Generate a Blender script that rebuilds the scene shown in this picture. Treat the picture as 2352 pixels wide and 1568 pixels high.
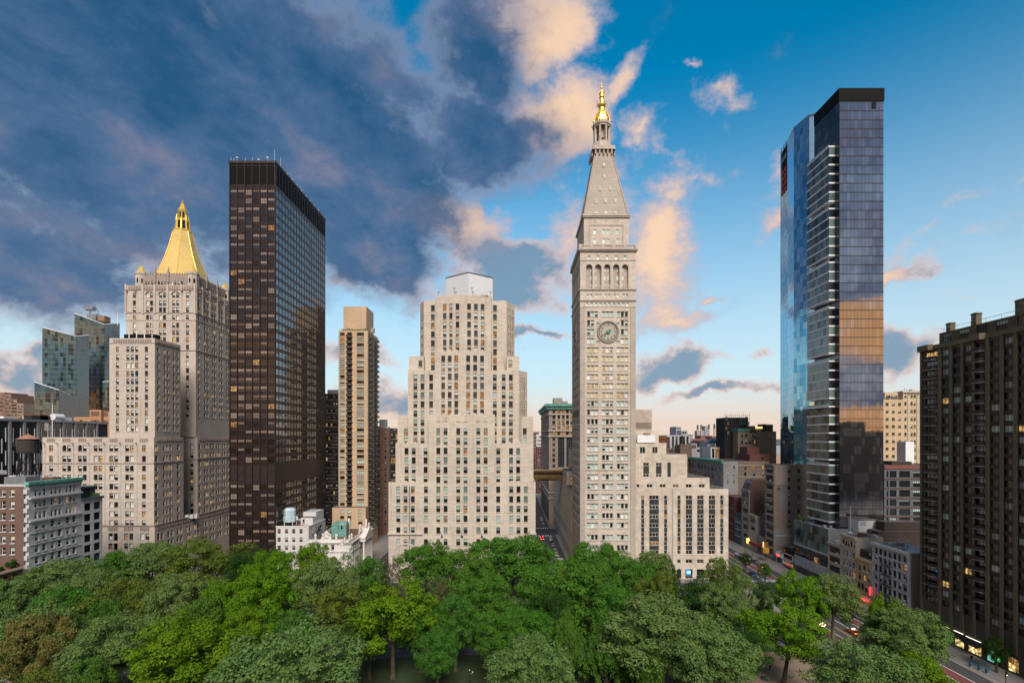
import bpy, bmesh, math, random
import numpy as np
from mathutils import Vector, Matrix
rnd = random.Random(7)
R = math.radians
for o in list(bpy.data.objects): bpy.data.objects.remove(o)
scene = bpy.context.scene
COL = scene.collection
# ------------------------------------------------------------------ camera
# a level 17 mm shift lens, 61 m above the street, looking east along the street grid
FPX, CX, HY, CH = 1110.0, 1175.5, 1003.0, 61.0
cam_d = bpy.data.cameras.new('camera'); cam = bpy.data.objects.new('camera', cam_d); COL.objects.link(cam)
cam.location = (0, 0, CH); cam.rotation_euler = (R(90), 0, 0)
cam_d.sensor_width = 36.0; cam_d.sensor_fit = 'HORIZONTAL'; cam_d.lens = 36.0*FPX/2351.0
cam_d.shift_y = 219.0/2351.0; cam_d.clip_start = 1.0; cam_d.clip_end = 20000
scene.camera = cam
# ------------------------------------------------------------------ exposure
vs = scene.view_settings
vs.view_transform = 'Standard'; vs.look = 'None'; vs.gamma = 1.0; vs.use_curve_mapping = False
vs.exposure = 1.7
# ------------------------------------------------------------------ sun (low in the west, behind the camera)
SUN_EL, SUN_AZ = 44.0, 8.0          # azimuth measured from grid west towards the south
sd = bpy.data.lights.new('sun', 'SUN'); sd.energy = 1.5; sd.angle = R(30); sd.color = (1.0, 0.90, 0.78)
so = bpy.data.objects.new('sun', sd); COL.objects.link(so)
tow = Vector((math.sin(R(SUN_AZ))*math.cos(R(SUN_EL)), -math.cos(R(SUN_AZ))*math.cos(R(SUN_EL)), math.sin(R(SUN_EL))))
so.rotation_euler = tow.to_track_quat('Z', 'Y').to_euler()
# ------------------------------------------------------------------ world
world = bpy.data.worlds.new('World'); scene.world = world; world.use_nodes = True
def world_nodes():
    nt = world.node_tree; N = nt.nodes; L = nt.links; N.clear()
    def nd(t, **kw):
        n = N.new(t)
        for k, v in kw.items(): setattr(n, k, v)
        return n
    def mth(op, a, b=None, c=None, clamp=False):
        n = nd('ShaderNodeMath', operation=op, use_clamp=clamp)
        for i, s in enumerate((a, b, c)):
            if s is None: continue
            if isinstance(s, (int, float)): n.inputs[i].default_value = s
            else: L.new(s, n.inputs[i])
        return n.outputs[0]
    def smooth(v, lo, hi):
        n = nd('ShaderNodeMapRange', interpolation_type='SMOOTHSTEP'); L.new(v, n.inputs[0])
        n.inputs[1].default_value = lo; n.inputs[2].default_value = hi
        return n.outputs[0]
    def mix(f, a, b):
        n = nd('ShaderNodeMix', data_type='RGBA')
        if isinstance(f, (int, float)): n.inputs[0].default_value = f
        else: L.new(f, n.inputs[0])
        for i, s in ((6, a), (7, b)):
            if isinstance(s, tuple): n.inputs[i].default_value = (*s, 1)
            else: L.new(s, n.inputs[i])
        return n.outputs[2]
    tc = nd('ShaderNodeTexCoord'); sep = nd('ShaderNodeSeparateXYZ'); L.new(tc.outputs['Generated'], sep.inputs[0])
    x, y, z = sep.outputs
    az = mth('ARCTAN2', x, y); el = mth('ARCSINE', z)
    sky = nd('ShaderNodeTexSky', sky_type='NISHITA', sun_disc=False)
    sky.sun_elevation = R(SKY_EL); sky.sun_rotation = R(180-SUN_AZ)
    sky.altitude = 60; sky.air_density = 1.0; sky.dust_density = 0.6; sky.ozone_density = 4.0
    hs = nd('ShaderNodeHueSaturation'); hs.inputs['Hue'].default_value = SKY_HUE; hs.inputs['Saturation'].default_value = SKY_SAT; hs.inputs['Value'].default_value = 1.0
    L.new(sky.outputs[0], hs.inputs['Color'])
    base = hs.outputs[0]
    # direction as azimuth / elevation, gently stirred by noise so that cloud rims break up
    cv = nd('ShaderNodeCombineXYZ'); L.new(az, cv.inputs[0]); L.new(el, cv.inputs[1])
    def noise(scale, detail, rough, vec=None, sx=1, sy=1, dist=0.0, off=0.0):
        m = nd('ShaderNodeMapping'); L.new(vec or tc.outputs['Generated'], m.inputs[0])
        m.inputs['Scale'].default_value = (sx, sx, sy) if vec is None else (sx, sy, 1)
        m.inputs['Location'].default_value = (off, off*.7, off*.3)
        n = nd('ShaderNodeTexNoise'); L.new(m.outputs[0], n.inputs['Vector'])
        n.inputs['Scale'].default_value = scale; n.inputs['Detail'].default_value = detail
        n.inputs['Roughness'].default_value = rough; n.inputs['Distortion'].default_value = dist
        return n
    warp = noise(7.0, 5, .6, off=3.1)
    wv = nd('ShaderNodeVectorMath', operation='SUBTRACT'); L.new(warp.outputs['Color'], wv.inputs[0]); wv.inputs[1].default_value = (.5, .5, .5)
    ws = nd('ShaderNodeVectorMath', operation='SCALE'); L.new(wv.outputs[0], ws.inputs[0]); ws.inputs['Scale'].default_value = 0.16
    wa = nd('ShaderNodeVectorMath', operation='ADD'); L.new(cv.outputs[0], wa.inputs[0]); L.new(ws.outputs[0], wa.inputs[1])
    def blobs(lst):
        acc = None
        for (px, py, rx, ry, rot, wgt) in lst:
            a0 = math.atan((px-CX)/FPX); h = math.hypot(FPX, px-CX); e0 = math.atan((HY-py)/h)
            sa = rx*FPX/(h*h); se = ry*h/(h*h+(HY-py)**2)
            m = nd('ShaderNodeMapping', vector_type='TEXTURE'); L.new(wa.outputs[0], m.inputs[0])
            m.inputs['Location'].default_value = (a0, e0, 0); m.inputs['Rotation'].default_value = (0, 0, R(rot)); m.inputs['Scale'].default_value = (sa, se, 1)
            g = nd('ShaderNodeTexGradient', gradient_type='SPHERICAL'); L.new(m.outputs[0], g.inputs[0])
            v = mth('MULTIPLY', g.outputs['Fac'], wgt)
            acc = v if acc is None else mth('MAXIMUM', acc, v)
        return acc
    fine = noise(8.0, 8, .66, off=1.7, dist=.25, sy=1.5).outputs['Fac']
    big = noise(2.6, 5, .6, off=5.2, sy=1.6).outputs['Fac']
    rot = nd('ShaderNodeMapping'); L.new(cv.outputs[0], rot.inputs[0]); rot.inputs['Rotation'].default_value = (0, 0, R(24))
    streak = noise(3.0, 6, .58, vec=rot.outputs[0], sx=1.0, sy=2.3, off=2.2).outputs['Fac']
    bands = noise(1.6, 3, .5, vec=cv.outputs[0], sx=.9, sy=9.0, off=6.3).outputs['Fac']
    nz = mth('SUBTRACT', fine, .5)
    # --- haze low over the horizon, the same all round
    hz = mix(smooth(el, .01, .13), HZ_LOW, HZ_MID)
    base = mix(mth('MULTIPLY', mth('SUBTRACT', 1.0, smooth(el, -.06, .64)), .97), base, hz)
    back = smooth(mth('ABSOLUTE', az), 1.05, 1.6)
    # --- lit heaps
    lit = blobs(LIT)
    ld = mth('ADD', lit, mth('MULTIPLY', nz, 1.55))
    lm = mth('MULTIPLY', smooth(ld, .14, .60), smooth(lit, .0, .22))
    lcol = mix(smooth(ld, .30, .85), CL_LITLOW, CL_LIT)
    lcol = mix(mth('MULTIPLY', smooth(big, .50, .66), .55), lcol, CL_LITLOW)
    # --- small grey clouds
    gr = blobs(GREY)
    gd = mth('ADD', gr, mth('MULTIPLY', nz, 1.4))
    gm = mth('MULTIPLY', smooth(gd, .16, .55), smooth(gr, .0, .16))
    gcol = mix(smooth(gd, .30, .70), CL_PINK, CL_GREY)
    # --- the dark deck, streaked along the wind; behind the camera it goes on, broken, with the sunset showing through
    dk = mth('MAXIMUM', blobs(DARK), mth('MULTIPLY', back, .40))
    dm = smooth(mth('ADD', dk, mth('MULTIPLY', nz, .85)), .06, .50)
    ld2 = mth('ADD', mth('MULTIPLY', streak, .55), mth('ADD', mth('MULTIPLY', big, .45), mth('MULTIPLY', nz, .75)))
    dcol = mix(smooth(ld2, .30, .58), CL_DARK, CL_MID)
    dcol = mix(mth('MULTIPLY', smooth(ld2, .50, .78), .80), dcol, CL_MAUVE)
    rim = mth('MULTIPLY', mth('MULTIPLY', dm, mth('SUBTRACT', 1.0, dm)), 1.7)
    dcol = mix(rim, dcol, CL_LITLOW)
    dcol = mix(mth('MULTIPLY', mth('MULTIPLY', back, smooth(bands, .47, .54)), mth('SUBTRACT', 1.0, smooth(el, .22, .27))), dcol, CL_WEST)
    c = mix(mth('MULTIPLY', lm, .95), base, lcol)
    c = mix(mth('MULTIPLY', gm, .85), c, gcol)
    c = mix(mth('MULTIPLY', dm, .95), c, dcol)
    bg = nd('ShaderNodeBackground'); L.new(c, bg.inputs[0]); bg.inputs[1].default_value = SKY_STR
    out = nd('ShaderNodeOutputWorld'); L.new(bg.outputs[0], out.inputs[0])
SKY_EL, SKY_HUE, SKY_SAT, SKY_STR = 14.0, 0.480, 1.35, 0.056
def lin(r, g, b):
    f = lambda c: ((c/255+.055)/1.055)**2.4 if c > 10 else c/255/12.92
    return tuple(f(v)/(2**vs.exposure)/SKY_STR for v in (r, g, b))
CL_LIT, CL_LITLOW = lin(254, 216, 180), lin(196, 184, 194)
CL_GREY, CL_PINK = lin(118, 146, 172), lin(232, 196, 182)
CL_DARK, CL_MID, CL_MAUVE, CL_WEST = lin(38, 84, 124), lin(76, 106, 144), lin(142, 134, 154), lin(255, 190, 120)
HZ_LOW, HZ_MID = lin(240, 214, 198), lin(222, 236, 240)
LIT = [(1255,85,170,165,0,1),(1170,40,150,110,0,.75),(1275,260,185,155,0,1),(1420,205,100,80,30,.75),(1505,590,160,260,0,1),(1390,530,190,170,0,.85),
       (1065,505,200,80,0,1),(1480,300,80,65,0,.6),(1660,255,220,60,-36,.46),(1545,340,190,44,-28,.46),(1640,400,150,44,-25,.42),(1530,430,150,110,0,.7),
       (1590,142,50,28,0,.6),(1785,400,80,85,0,.7),(1772,510,70,50,0,.85),(2062,632,90,34,0,.85),(1630,684,80,18,0,.6),(1530,735,160,36,0,.65),(330,600,110,60,10,.6),(800,640,90,60,20,.5)]
GREY = [(1565,835,170,66,0,1),(1640,908,240,32,4,.9),(1250,772,140,22,0,.8),(820,830,160,60,0,.75),(890,905,150,80,0,.75),(60,850,200,70,0,.75),(1755,810,60,30,0,.6),
        (2210,500,330,60,26,.36),(2150,600,240,36,20,.34),(2230,655,160,16,10,.5),(2090,800,150,95,5,.95),(1180,610,300,80,0,.85),(1140,660,330,110,4,1)]
DARK = [(230,210,1300,700,0,1),(740,330,560,450,-20,1),(1100,330,260,190,0,.8),(1110,130,210,280,0,.75),(870,570,240,200,-25,.85),(80,600,640,210,0,.75)]
world_nodes()
world.cycles.sampling_method = 'MANUAL'; world.cycles.sample_map_resolution = 256
# ------------------------------------------------------------------ picture measurements -> metres
ZM = {'A':(0,435.5,.3241),'B':(0,907.4,.3241),'C':(508.1,326.7,.3242),'D':(508.1,834.8,.3242),'E':(871.1,595.2,.2315),'F':(871.1,943.7,.2315),
      'G':(1234,174.2,.2592),'H':(1234,551.7,.2592),'I':(1234,929.2,.2777),'J':(1742.2,181.5,.3239),'K':(1742.2,653.3,.3705),'L':(2061.6,653.3,.3055),
      'M':(2061.6,1088.9,.3055),'N':(1451.8,914.6,.1543),'O':(1655.1,1016.3,.2592),'Q':(1655.1,1270.3,.1913),'U':(1205,892.9,.2547),'V':(0,871.1,.1389),'W':(609.8,1132.4,.12345),'P':(0,0,1)}
def mx(k, zx, Y): return (ZM[k][0]+zx*ZM[k][2]-CX)*Y/FPX           # easting offset of a measured column on a plane Y metres away
def mz(k, zy, Y): return CH-(ZM[k][1]+zy*ZM[k][2]-HY)*Y/FPX        # height of a measured row on that plane
def my(k, zx, X): return X*FPX/(ZM[k][0]+zx*ZM[k][2]-CX)           # depth of a measured column on a wall along the street at X
# ------------------------------------------------------------------ materials
MATS = {}
def _nt(name):
    m = bpy.data.materials.new(name); m.use_nodes = True; nt = m.node_tree
    return m, nt, nt.nodes['Principled BSDF']
def _mix(nt, f, a, b, blend='MIX'):
    n = nt.nodes.new('ShaderNodeMix'); n.data_type = 'RGBA'; n.blend_type = blend
    for i, s in ((0, f), (6, a), (7, b)):
        if isinstance(s, (int, float)): n.inputs[i].default_value = s
        elif isinstance(s, tuple): n.inputs[i].default_value = (*s[:3], 1)
        else: nt.links.new(s, n.inputs[i])
    return n.outputs[2]
def _noise(nt, vec, scale, detail=4, rough=.55, sc=(1,1,1)):
    mp = nt.nodes.new('ShaderNodeMapping'); nt.links.new(vec, mp.inputs[0]); mp.inputs['Scale'].default_value = sc
    n = nt.nodes.new('ShaderNodeTexNoise'); nt.links.new(mp.outputs[0], n.inputs['Vector'])
    n.inputs['Scale'].default_value = scale; n.inputs['Detail'].default_value = detail; n.inputs['Roughness'].default_value = rough
    return n.outputs['Fac']
def _ramp(nt, v, lo, hi):
    n = nt.nodes.new('ShaderNodeMapRange'); n.interpolation_type = 'SMOOTHSTEP'; nt.links.new(v, n.inputs[0])
    n.inputs[1].default_value = lo; n.inputs[2].default_value = hi
    return n.outputs[0]
def _pos(nt): return nt.nodes.new('ShaderNodeNewGeometry').outputs['Position']
def sc3(c, k): return tuple(min(1, v*k) for v in c)
def plain(name, col, rough=.7, metal=0.0, var=.12, scale=.6, spec=.4, coat=0.0):
    m, nt, p = _nt(name)
    f = _ramp(nt, _noise(nt, _pos(nt), scale, 4), .3, .7)
    nt.links.new(_mix(nt, f, sc3(col, 1-var), sc3(col, 1+var)), p.inputs['Base Color'])
    p.inputs['Roughness'].default_value = rough; p.inputs['Metallic'].default_value = metal; p.inputs['Specular IOR Level'].default_value = spec
    p.inputs['Coat Weight'].default_value = coat; p.inputs['Coat Roughness'].default_value = .05
    MATS[name] = m; return m
def masonry(name, col, bw=1.3, bh=.62, var=.1, joint=.75, streak=.25, rough=.85, mortar=.018, dirt=(.25,.2,.16)):
    """coursed stone or brick: u runs along the wall whichever way it faces"""
    m, nt, p = _nt(name); pos = _pos(nt)
    sep = nt.nodes.new('ShaderNodeSeparateXYZ'); nt.links.new(pos, sep.inputs[0])
    ad = nt.nodes.new('ShaderNodeMath'); nt.links.new(sep.outputs[0], ad.inputs[0]); nt.links.new(sep.outputs[1], ad.inputs[1])
    cb = nt.nodes.new('ShaderNodeCombineXYZ'); nt.links.new(ad.outputs[0], cb.inputs[0]); nt.links.new(sep.outputs[2], cb.inputs[1])
    br = nt.nodes.new('ShaderNodeTexBrick'); nt.links.new(cb.outputs[0], br.inputs['Vector'])
    br.inputs['Scale'].default_value = 1.0; br.inputs['Brick Width'].default_value = bw; br.inputs['Row Height'].default_value = bh
    br.inputs['Mortar Size'].default_value = mortar; br.inputs['Mortar Smooth'].default_value = .3; br.inputs['Bias'].default_value = 0
    br.inputs['Color1'].default_value = (*sc3(col, 1-var), 1); br.inputs['Color2'].default_value = (*sc3(col, 1+var), 1); br.inputs['Mortar'].default_value = (*sc3(col, joint), 1)
    big = _ramp(nt, _noise(nt, pos, .09, 5, .6), .32, .68)
    c = _mix(nt, big, br.outputs[0], _mix(nt, 1.0, br.outputs[0], (.86, .85, .86), 'MULTIPLY'))
    st = _ramp(nt, _noise(nt, pos, 1.0, 5, .65, (.55, .55, .05)), .52, .78)
    sm = nt.nodes.new('ShaderNodeMath'); sm.operation = 'MULTIPLY'; nt.links.new(st, sm.inputs[0]); sm.inputs[1].default_value = streak
    c = _mix(nt, sm.outputs[0], c, tuple(a*b for a, b in zip(col, (dirt[0]*2.2, dirt[1]*2.4, dirt[2]*2.6))))
    nt.links.new(c, p.inputs['Base Color']); p.inputs['Roughness'].default_value = rough; p.inputs['Specular IOR Level'].default_value = .25
    MATS[name] = m; return m
def glass(name, col, rough=.04, ior=1.7, var=.35, wob=.0, tint=None, metal=0.0):
    mk = 1.0 if metal else .7
    m, nt, p = _nt(name)
    oi = nt.nodes.new('ShaderNodeObjectInfo')
    f = _noise(nt, _pos(nt), .35, 2)
    mp = _mix(nt, oi.outputs['Random'], sc3(col, 1-var), sc3(col, 1+var))
    nt.links.new(_mix(nt, f, mp, _mix(nt, 1.0, mp, (mk, mk, mk), 'MULTIPLY')), p.inputs['Base Color'])
    p.inputs['Roughness'].default_value = rough; p.inputs['IOR'].default_value = ior; p.inputs['Metallic'].default_value = metal
    if tint: p.inputs['Specular Tint'].default_value = (*tint, 1)
    if wob:
        b = nt.nodes.new('ShaderNodeBump'); b.inputs['Strength'].default_value = wob; b.inputs['Distance'].default_value = .25
        nt.links.new(_noise(nt, _pos(nt), .45, 2), b.inputs['Height']); nt.links.new(b.outputs[0], p.inputs['Normal'])
    MATS[name] = m; return m
def lamp(name, col, power):
    m, nt, p = _nt(name)
    p.inputs['Base Color'].default_value = (*sc3(col, .5), 1); p.inputs['Roughness'].default_value = .4
    p.inputs['Emission Color'].default_value = (*col, 1); p.inputs['Emission Strength'].default_value = power
    MATS[name] = m; return m
def roomlight(name, col, power, base):
    """a pane with a lit room behind it: uneven glow, dark in patches by noise"""
    m, nt, p = _nt(name); pos = _pos(nt)
    f = _ramp(nt, _noise(nt, pos, 1.1, 4, .7), .38, .66)
    c = _mix(nt, f, sc3(col, .12), col)
    nt.links.new(c, p.inputs['Emission Color']); p.inputs['Emission Strength'].default_value = power
    p.inputs['Base Color'].default_value = (*base, 1); p.inputs['Roughness'].default_value = .06
    MATS[name] = m; return m
# ------------------------------------------------------------------ mesh builder
class MB:
    def __init__(s): s.v = []; s.f = []; s.m = []
    def quad(s, a, b, c, d, mi=0):
        n = len(s.v); s.v += [tuple(a), tuple(b), tuple(c), tuple(d)]; s.f.append((n, n+1, n+2, n+3)); s.m.append(mi)
    def poly(s, pts, mi=0):
        n = len(s.v); s.v += [tuple(p) for p in pts]; s.f.append(tuple(range(n, n+len(pts)))); s.m.append(mi)
    def box(s, x0, x1, y0, y1, z0, z1, mi=0, top=None, skip=''):
        n = len(s.v); s.v += [(x0,y0,z0),(x1,y0,z0),(x1,y1,z0),(x0,y1,z0),(x0,y0,z1),(x1,y0,z1),(x1,y1,z1),(x0,y1,z1)]
        F = {'b':(0,3,2,1),'t':(4,5,6,7),'w':(0,1,5,4),'s':(1,2,6,5),'e':(2,3,7,6),'n':(3,0,4,7)}
        for k, q in F.items():
            if k in skip: continue
            s.f.append(tuple(n+i for i in q)); s.m.append(top if (k == 't' and top is not None) else mi)
    def prism(s, pts, z0, z1, mi=0, top=None, scale=1.0, cen=None, cap=True):
        """vertical prism over a counter-clockwise outline, optionally tapering to scale at the top"""
        k = len(pts); cen = cen or (sum(p[0] for p in pts)/k, sum(p[1] for p in pts)/k); n = len(s.v)
        s.v += [(p[0], p[1], z0) for p in pts]+[(cen[0]+(p[0]-cen[0])*scale, cen[1]+(p[1]-cen[1])*scale, z1) for p in pts]
        for i in range(k):
            j = (i+1) % k; s.f.append((n+i, n+j, n+k+j, n+k+i)); s.m.append(mi)
        if cap: s.f.append(tuple(n+k+i for i in range(k))); s.m.append(mi if top is None else top)
    def tube(s, a, b, r0, r1=None, seg=8, mi=0, cap=True):
        a, b = Vector(a), Vector(b); r1 = r0 if r1 is None else r1; d = (b-a)
        if d.length < 1e-6: return
        q = d.to_track_quat('Z', 'Y'); n = len(s.v)
        for c, r in ((a, r0), (b, r1)):
            for i in range(seg):
                t = 2*math.pi*i/seg; s.v.append(tuple(c+q @ Vector((r*math.cos(t), r*math.sin(t), 0))))
        for i in range(seg):
            j = (i+1) % seg; s.f.append((n+i, n+j, n+seg+j, n+seg+i)); s.m.append(mi)
        if cap:
            s.f.append(tuple(n+seg+i for i in range(seg))); s.m.append(mi); s.f.append(tuple(n+i for i in reversed(range(seg)))); s.m.append(mi)
    def lathe(s, prof, cx=0, cy=0, seg=12, mi=0, rot=0.0):
        n = len(s.v); k = len(prof)
        for r, z in prof:
            for i in range(seg):
                t = rot+2*math.pi*i/seg; s.v.append((cx+r*math.cos(t), cy+r*math.sin(t), z))
        for a in range(k-1):
            for i in range(seg):
                j = (i+1) % seg; s.f.append((n+a*seg+i, n+a*seg+j, n+(a+1)*seg+j, n+(a+1)*seg+i)); s.m.append(mi)
        s.f.append(tuple(n+(k-1)*seg+i for i in range(seg))); s.m.append(mi)
    def facade(s, o, u, n, W, z0, z1, ops, depth=.35, mi=0):
        """wall with real openings: o = foot corner (xy), u = direction along the wall, n = outward normal"""
        u = Vector((u[0], u[1], 0)); nn = Vector((n[0], n[1], 0)); o = Vector((o[0], o[1], 0))
        flip = u.cross(Vector((0, 0, 1))).dot(nn) < 0
        def q(a0, a1, b0, b1, da=0.0, db=0.0):
            P = [o+u*a0+Vector((0,0,b0)), o+u*a1+Vector((0,0,b0)), o+u*a1+Vector((0,0,b1)), o+u*a0+Vector((0,0,b1))]
            if flip: P.reverse()
            s.quad(*P, mi)
        cuts = sorted({z0, z1, *[c for op in ops for c in (op[2], op[3]) if z0 < c < z1]})
        for b0, b1 in zip(cuts, cuts[1:]):
            if b1-b0 < 1e-5: continue
            mid = (b0+b1)/2; row = sorted((op[0], op[1]) for op in ops if op[2] < mid < op[3]); a = 0.0
            for r0, r1 in row:
                if r0 > a+1e-5: q(a, r0, b0, b1)
                a = max(a, r1)
            if a < W-1e-5: q(a, W, b0, b1)
        for a0, a1, b0, b1 in ops:
            i = -nn*depth
            c = [o+u*a0+Vector((0,0,b0)), o+u*a1+Vector((0,0,b0)), o+u*a1+Vector((0,0,b1)), o+u*a0+Vector((0,0,b1))]
            for k in range(4):
                A, B = c[k], c[(k+1) % 4]; P = [A, A+i, B+i, B]
                if flip: P.reverse()
                s.quad(*P, mi)
    def mesh(s, name, mats, smooth=False):
        me = bpy.data.meshes.new(name); me.from_pydata(s.v, [], s.f)
        for m in mats: me.materials.append(MATS[m] if isinstance(m, str) else m)
        me.polygons.foreach_set('material_index', s.m)
        if smooth: me.polygons.foreach_set('use_smooth', [True]*len(me.polygons))
        me.update(); return me
    def build(s, name, mats, parent=None, smooth=False, loc=None):
        if isinstance(mats, str): mats = [mats]
        o = bpy.data.objects.new(name, s.mesh(name, mats, smooth)); COL.objects.link(o)
        if parent is not None: o.parent = parent
        if loc is not None: o.location = loc
        return o
def thing(name, label, cat, loc=(0,0,0), rz=0.0, group=None):
    o = bpy.data.objects.new(name, None); COL.objects.link(o); o.empty_display_size = .5
    o.location = loc; o.rotation_euler = (0, 0, rz); o['label'] = label; o['category'] = cat
    if group: o['group'] = group
    return o
def tag(o, label, cat, group=None):
    o['label'] = label; o['category'] = cat
    if group: o['group'] = group
    return o
def struct(o): o['kind'] = 'structure'; return o
def inst(name, me, parent, loc, rz=0.0, sc=(1,1,1)):
    o = bpy.data.objects.new(name, me); COL.objects.link(o); o.parent = parent; o.location = loc
    o.rotation_euler = (0, 0, rz); o.scale = sc; return o
# ------------------------------------------------------------------ windows
WST = {}     # style -> dict(frame, vb, hb, sill, arch, var=[(weight, blind fraction, blind material, glass material)])
WCACHE = {}
def window_mesh(st, w, h, vi):
    key = (st, round(w, 1), round(h, 1), vi)
    if key in WCACHE: return WCACHE[key]
    S = WST[st]; _, bf, bmat, gmat = S['var'][vi]; w, h = key[1], key[2]; b = MB(); t = S.get('t', .09)
    mats = [S['frame'], gmat, bmat or gmat, S.get('stone', S['frame'])]
    hw = w/2; arch = S.get('arch', 0)*hw; zt = h
    # the pane and its blind lie at y = .06, bars stand proud of them; everything inside the opening
    zb = h*(1-bf)
    if bf < 1: b.quad((-hw,.06,0),(hw,.06,0),(hw,.06,zb),(-hw,.06,zb), 1)
    if bf > 0: b.quad((-hw,.05,zb),(hw,.05,zb),(hw,.05,h),(-hw,.05,h), 2)
    b.box(-hw, -hw+t, -.02, .08, 0, h, 0); b.box(hw-t, hw, -.02, .08, 0, h, 0)
    b.box(-hw+t, hw-t, -.02, .08, 0, t, 0); b.box(-hw+t, hw-t, -.02, .08, h-t, h, 0)
    for f in S.get('vb', ()): b.box(-hw+w*f-t*.4, -hw+w*f+t*.4, -.01, .07, t, h-t, 0)
    for f in S.get('hb', ()): b.box(-hw+t, hw-t, -.015, .075, h*f-t*.45, h*f+t*.45, 0)
    if S.get('sill'): b.box(-hw-.14, hw+.14, -.52, -.1, -.24, -.02, 3)
    if S.get('lintel'): b.box(-hw-.14, hw+.14, -.48, -.1, h+.02, h+.26, 3)
    if arch:
        k = 6
        for sgn in (-1, 1):
            pts = [(sgn*hw*math.cos(math.pi/2*i/k), h-arch+arch*math.sin(math.pi/2*i/k)) for i in range(k+1)]
            for (xa, za), (xb, zb2) in zip(pts, pts[1:]):
                P = [(xa, -.2, za), (xb, -.2, zb2), (xb, -.2, h), (xa, -.2, h)]
                b.quad(*(P if sgn < 0 else P[::-1]), 3)
                b.quad((xa,-.2,za),(xa,.05,za),(xb,.05,zb2),(xb,-.2,zb2), 3)
    WCACHE[key] = b.mesh('window', mats); return WCACHE[key]
class Bld:
    """one building: an empty at its foot that parents walls, windows and trim"""
    def __init__(s, name, label, cat='building', at=(0,0,0), group=None):
        s.at = Vector(at); s.root = thing(name, label, cat, at, 0, group); s.cnt = {}; s.extra = []; s.rng = random.Random(name)
    def part(s, name, mb, mats, smooth=False):
        o = mb.build(name, mats, s.root, smooth); o.location = -s.at; return o
    def win(s, st, p, w, h, rz, name='window', lim=280):
        S = WST[st]; vi = s.rng.choices(range(len(S['var'])), [v[0] for v in S['var']])[0]
        me = window_mesh(st, w, h, vi); k = s.cnt.get(name, 0)
        sx, sz = w/round(w, 1), h/round(h, 1)
        if k < lim:
            s.cnt[name] = k+1; inst(name, me, s.root, Vector(p)-s.at, rz, (sx, 1, sz))
        else: s.extra.append((name, me, Matrix.Translation(Vector(p)) @ Matrix.Rotation(rz, 4, 'Z') @ Matrix.Diagonal((sx, 1, sz, 1))))
    def mass(s, x0, x1, y0, y1, z0, z1, mat, W=(), S=(), N=(), roof='roofing', depth=.4, name='wall', parapet=0.0, lim=280):
        """block with west (W), south (S) and north (N) openings (centre along wall, foot height, width, height, window style)"""
        b = MB()
        def side(o, u, n, Wd, lst, a0, rz):
            ops = []
            for (c, zf, w, h, st) in lst:
                if c-w/2 < a0+.05 or c+w/2 > a0+Wd-.05 or zf < z0+.02 or zf+h > z1-.02: continue
                ops.append((c-w/2-a0, c+w/2-a0, zf, zf+h))
                if st:
                    p = Vector((o[0]+u[0]*(c-a0)-n[0]*(depth-.1), o[1]+u[1]*(c-a0)-n[1]*(depth-.1), zf)); s.win(st, p, w, h, rz, lim=lim)
            b.facade(o, u, n, Wd, z0, z1, ops, depth)
        side((x0, y0), (1, 0), (0, -1), x1-x0, W, x0, 0)
        side((x1, y0), (0, 1), (1, 0), y1-y0, S, y0, R(90))
        side((x0, y0), (0, 1), (-1, 0), y1-y0, N, y0, R(-90))
        b.quad((x1,y1,z0),(x0,y1,z0),(x0,y1,z1),(x1,y1,z1), 0)
        b.quad((x0,y0,z1-parapet),(x1,y0,z1-parapet),(x1,y1,z1-parapet),(x0,y1,z1-parapet), 1)
        if parapet:
            t = .35; zz = z1-parapet
            b.quad((x0,y0,z1),(x1,y0,z1),(x1-t,y0+t,z1),(x0+t,y0+t,z1), 0); b.quad((x1,y0,z1),(x1,y1,z1),(x1-t,y1-t,z1),(x1-t,y0+t,z1), 0)
            b.quad((x1,y1,z1),(x0,y1,z1),(x0+t,y1-t,z1),(x1-t,y1-t,z1), 0); b.quad((x0,y1,z1),(x0,y0,z1),(x0+t,y0+t,z1),(x0+t,y1-t,z1), 0)
            for A, B in (((x0+t,y0+t),(x1-t,y0+t)),((x1-t,y0+t),(x1-t,y1-t)),((x1-t,y1-t),(x0+t,y1-t)),((x0+t,y1-t),(x0+t,y0+t))):
                b.quad((*B,zz),(*A,zz),(*A,z1),(*B,z1), 0)
        return s.part(name, b, [mat, roof])
    def boxes(s, name, lst, mat, mi_top=None):
        """each box is a part of its own"""
        for bx in lst:
            b = MB(); b.box(*bx); s.part(name, b, mat)
    def trim(s, name, lst, mat):
        b = MB()
        for bx in lst: b.box(*bx)
        return s.part(name, b, mat)
    def finish(s):
        by = {}
        for nm, me, mat in s.extra: by.setdefault(nm, []).append((me, mat))
        for nm, lst in by.items():
            vs_, fs, ms, mats = [], [], [], []
            idx = {}
            for me, M in lst:
                n0 = len(vs_); vs_ += [tuple(M @ v.co) for v in me.vertices]
                mp = []
                for m in me.materials:
                    if m.name not in idx: idx[m.name] = len(mats); mats.append(m)
                    mp.append(idx[m.name])
                for p in me.polygons: fs.append(tuple(n0+i for i in p.vertices)); ms.append(mp[p.material_index])
            me2 = bpy.data.meshes.new(nm); me2.from_pydata(vs_, [], fs)
            for m in mats: me2.materials.append(m)
            me2.polygons.foreach_set('material_index', ms); me2.update()
            o = bpy.data.objects.new(nm, me2); COL.objects.link(o); o.parent = s.root; o.location = -s.at; o['kind'] = 'stuff'
def grid(us, zs, w, h, st): return [(u, z, w, h, st) for z in zs for u in us]
def span(a, b, n): return [a+(b-a)*(i+.5)/n for i in range(n)]
def steps(a, b, n): return [a+(b-a)*i/(n-1) for i in range(n)] if n > 1 else [(a+b)/2]
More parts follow.
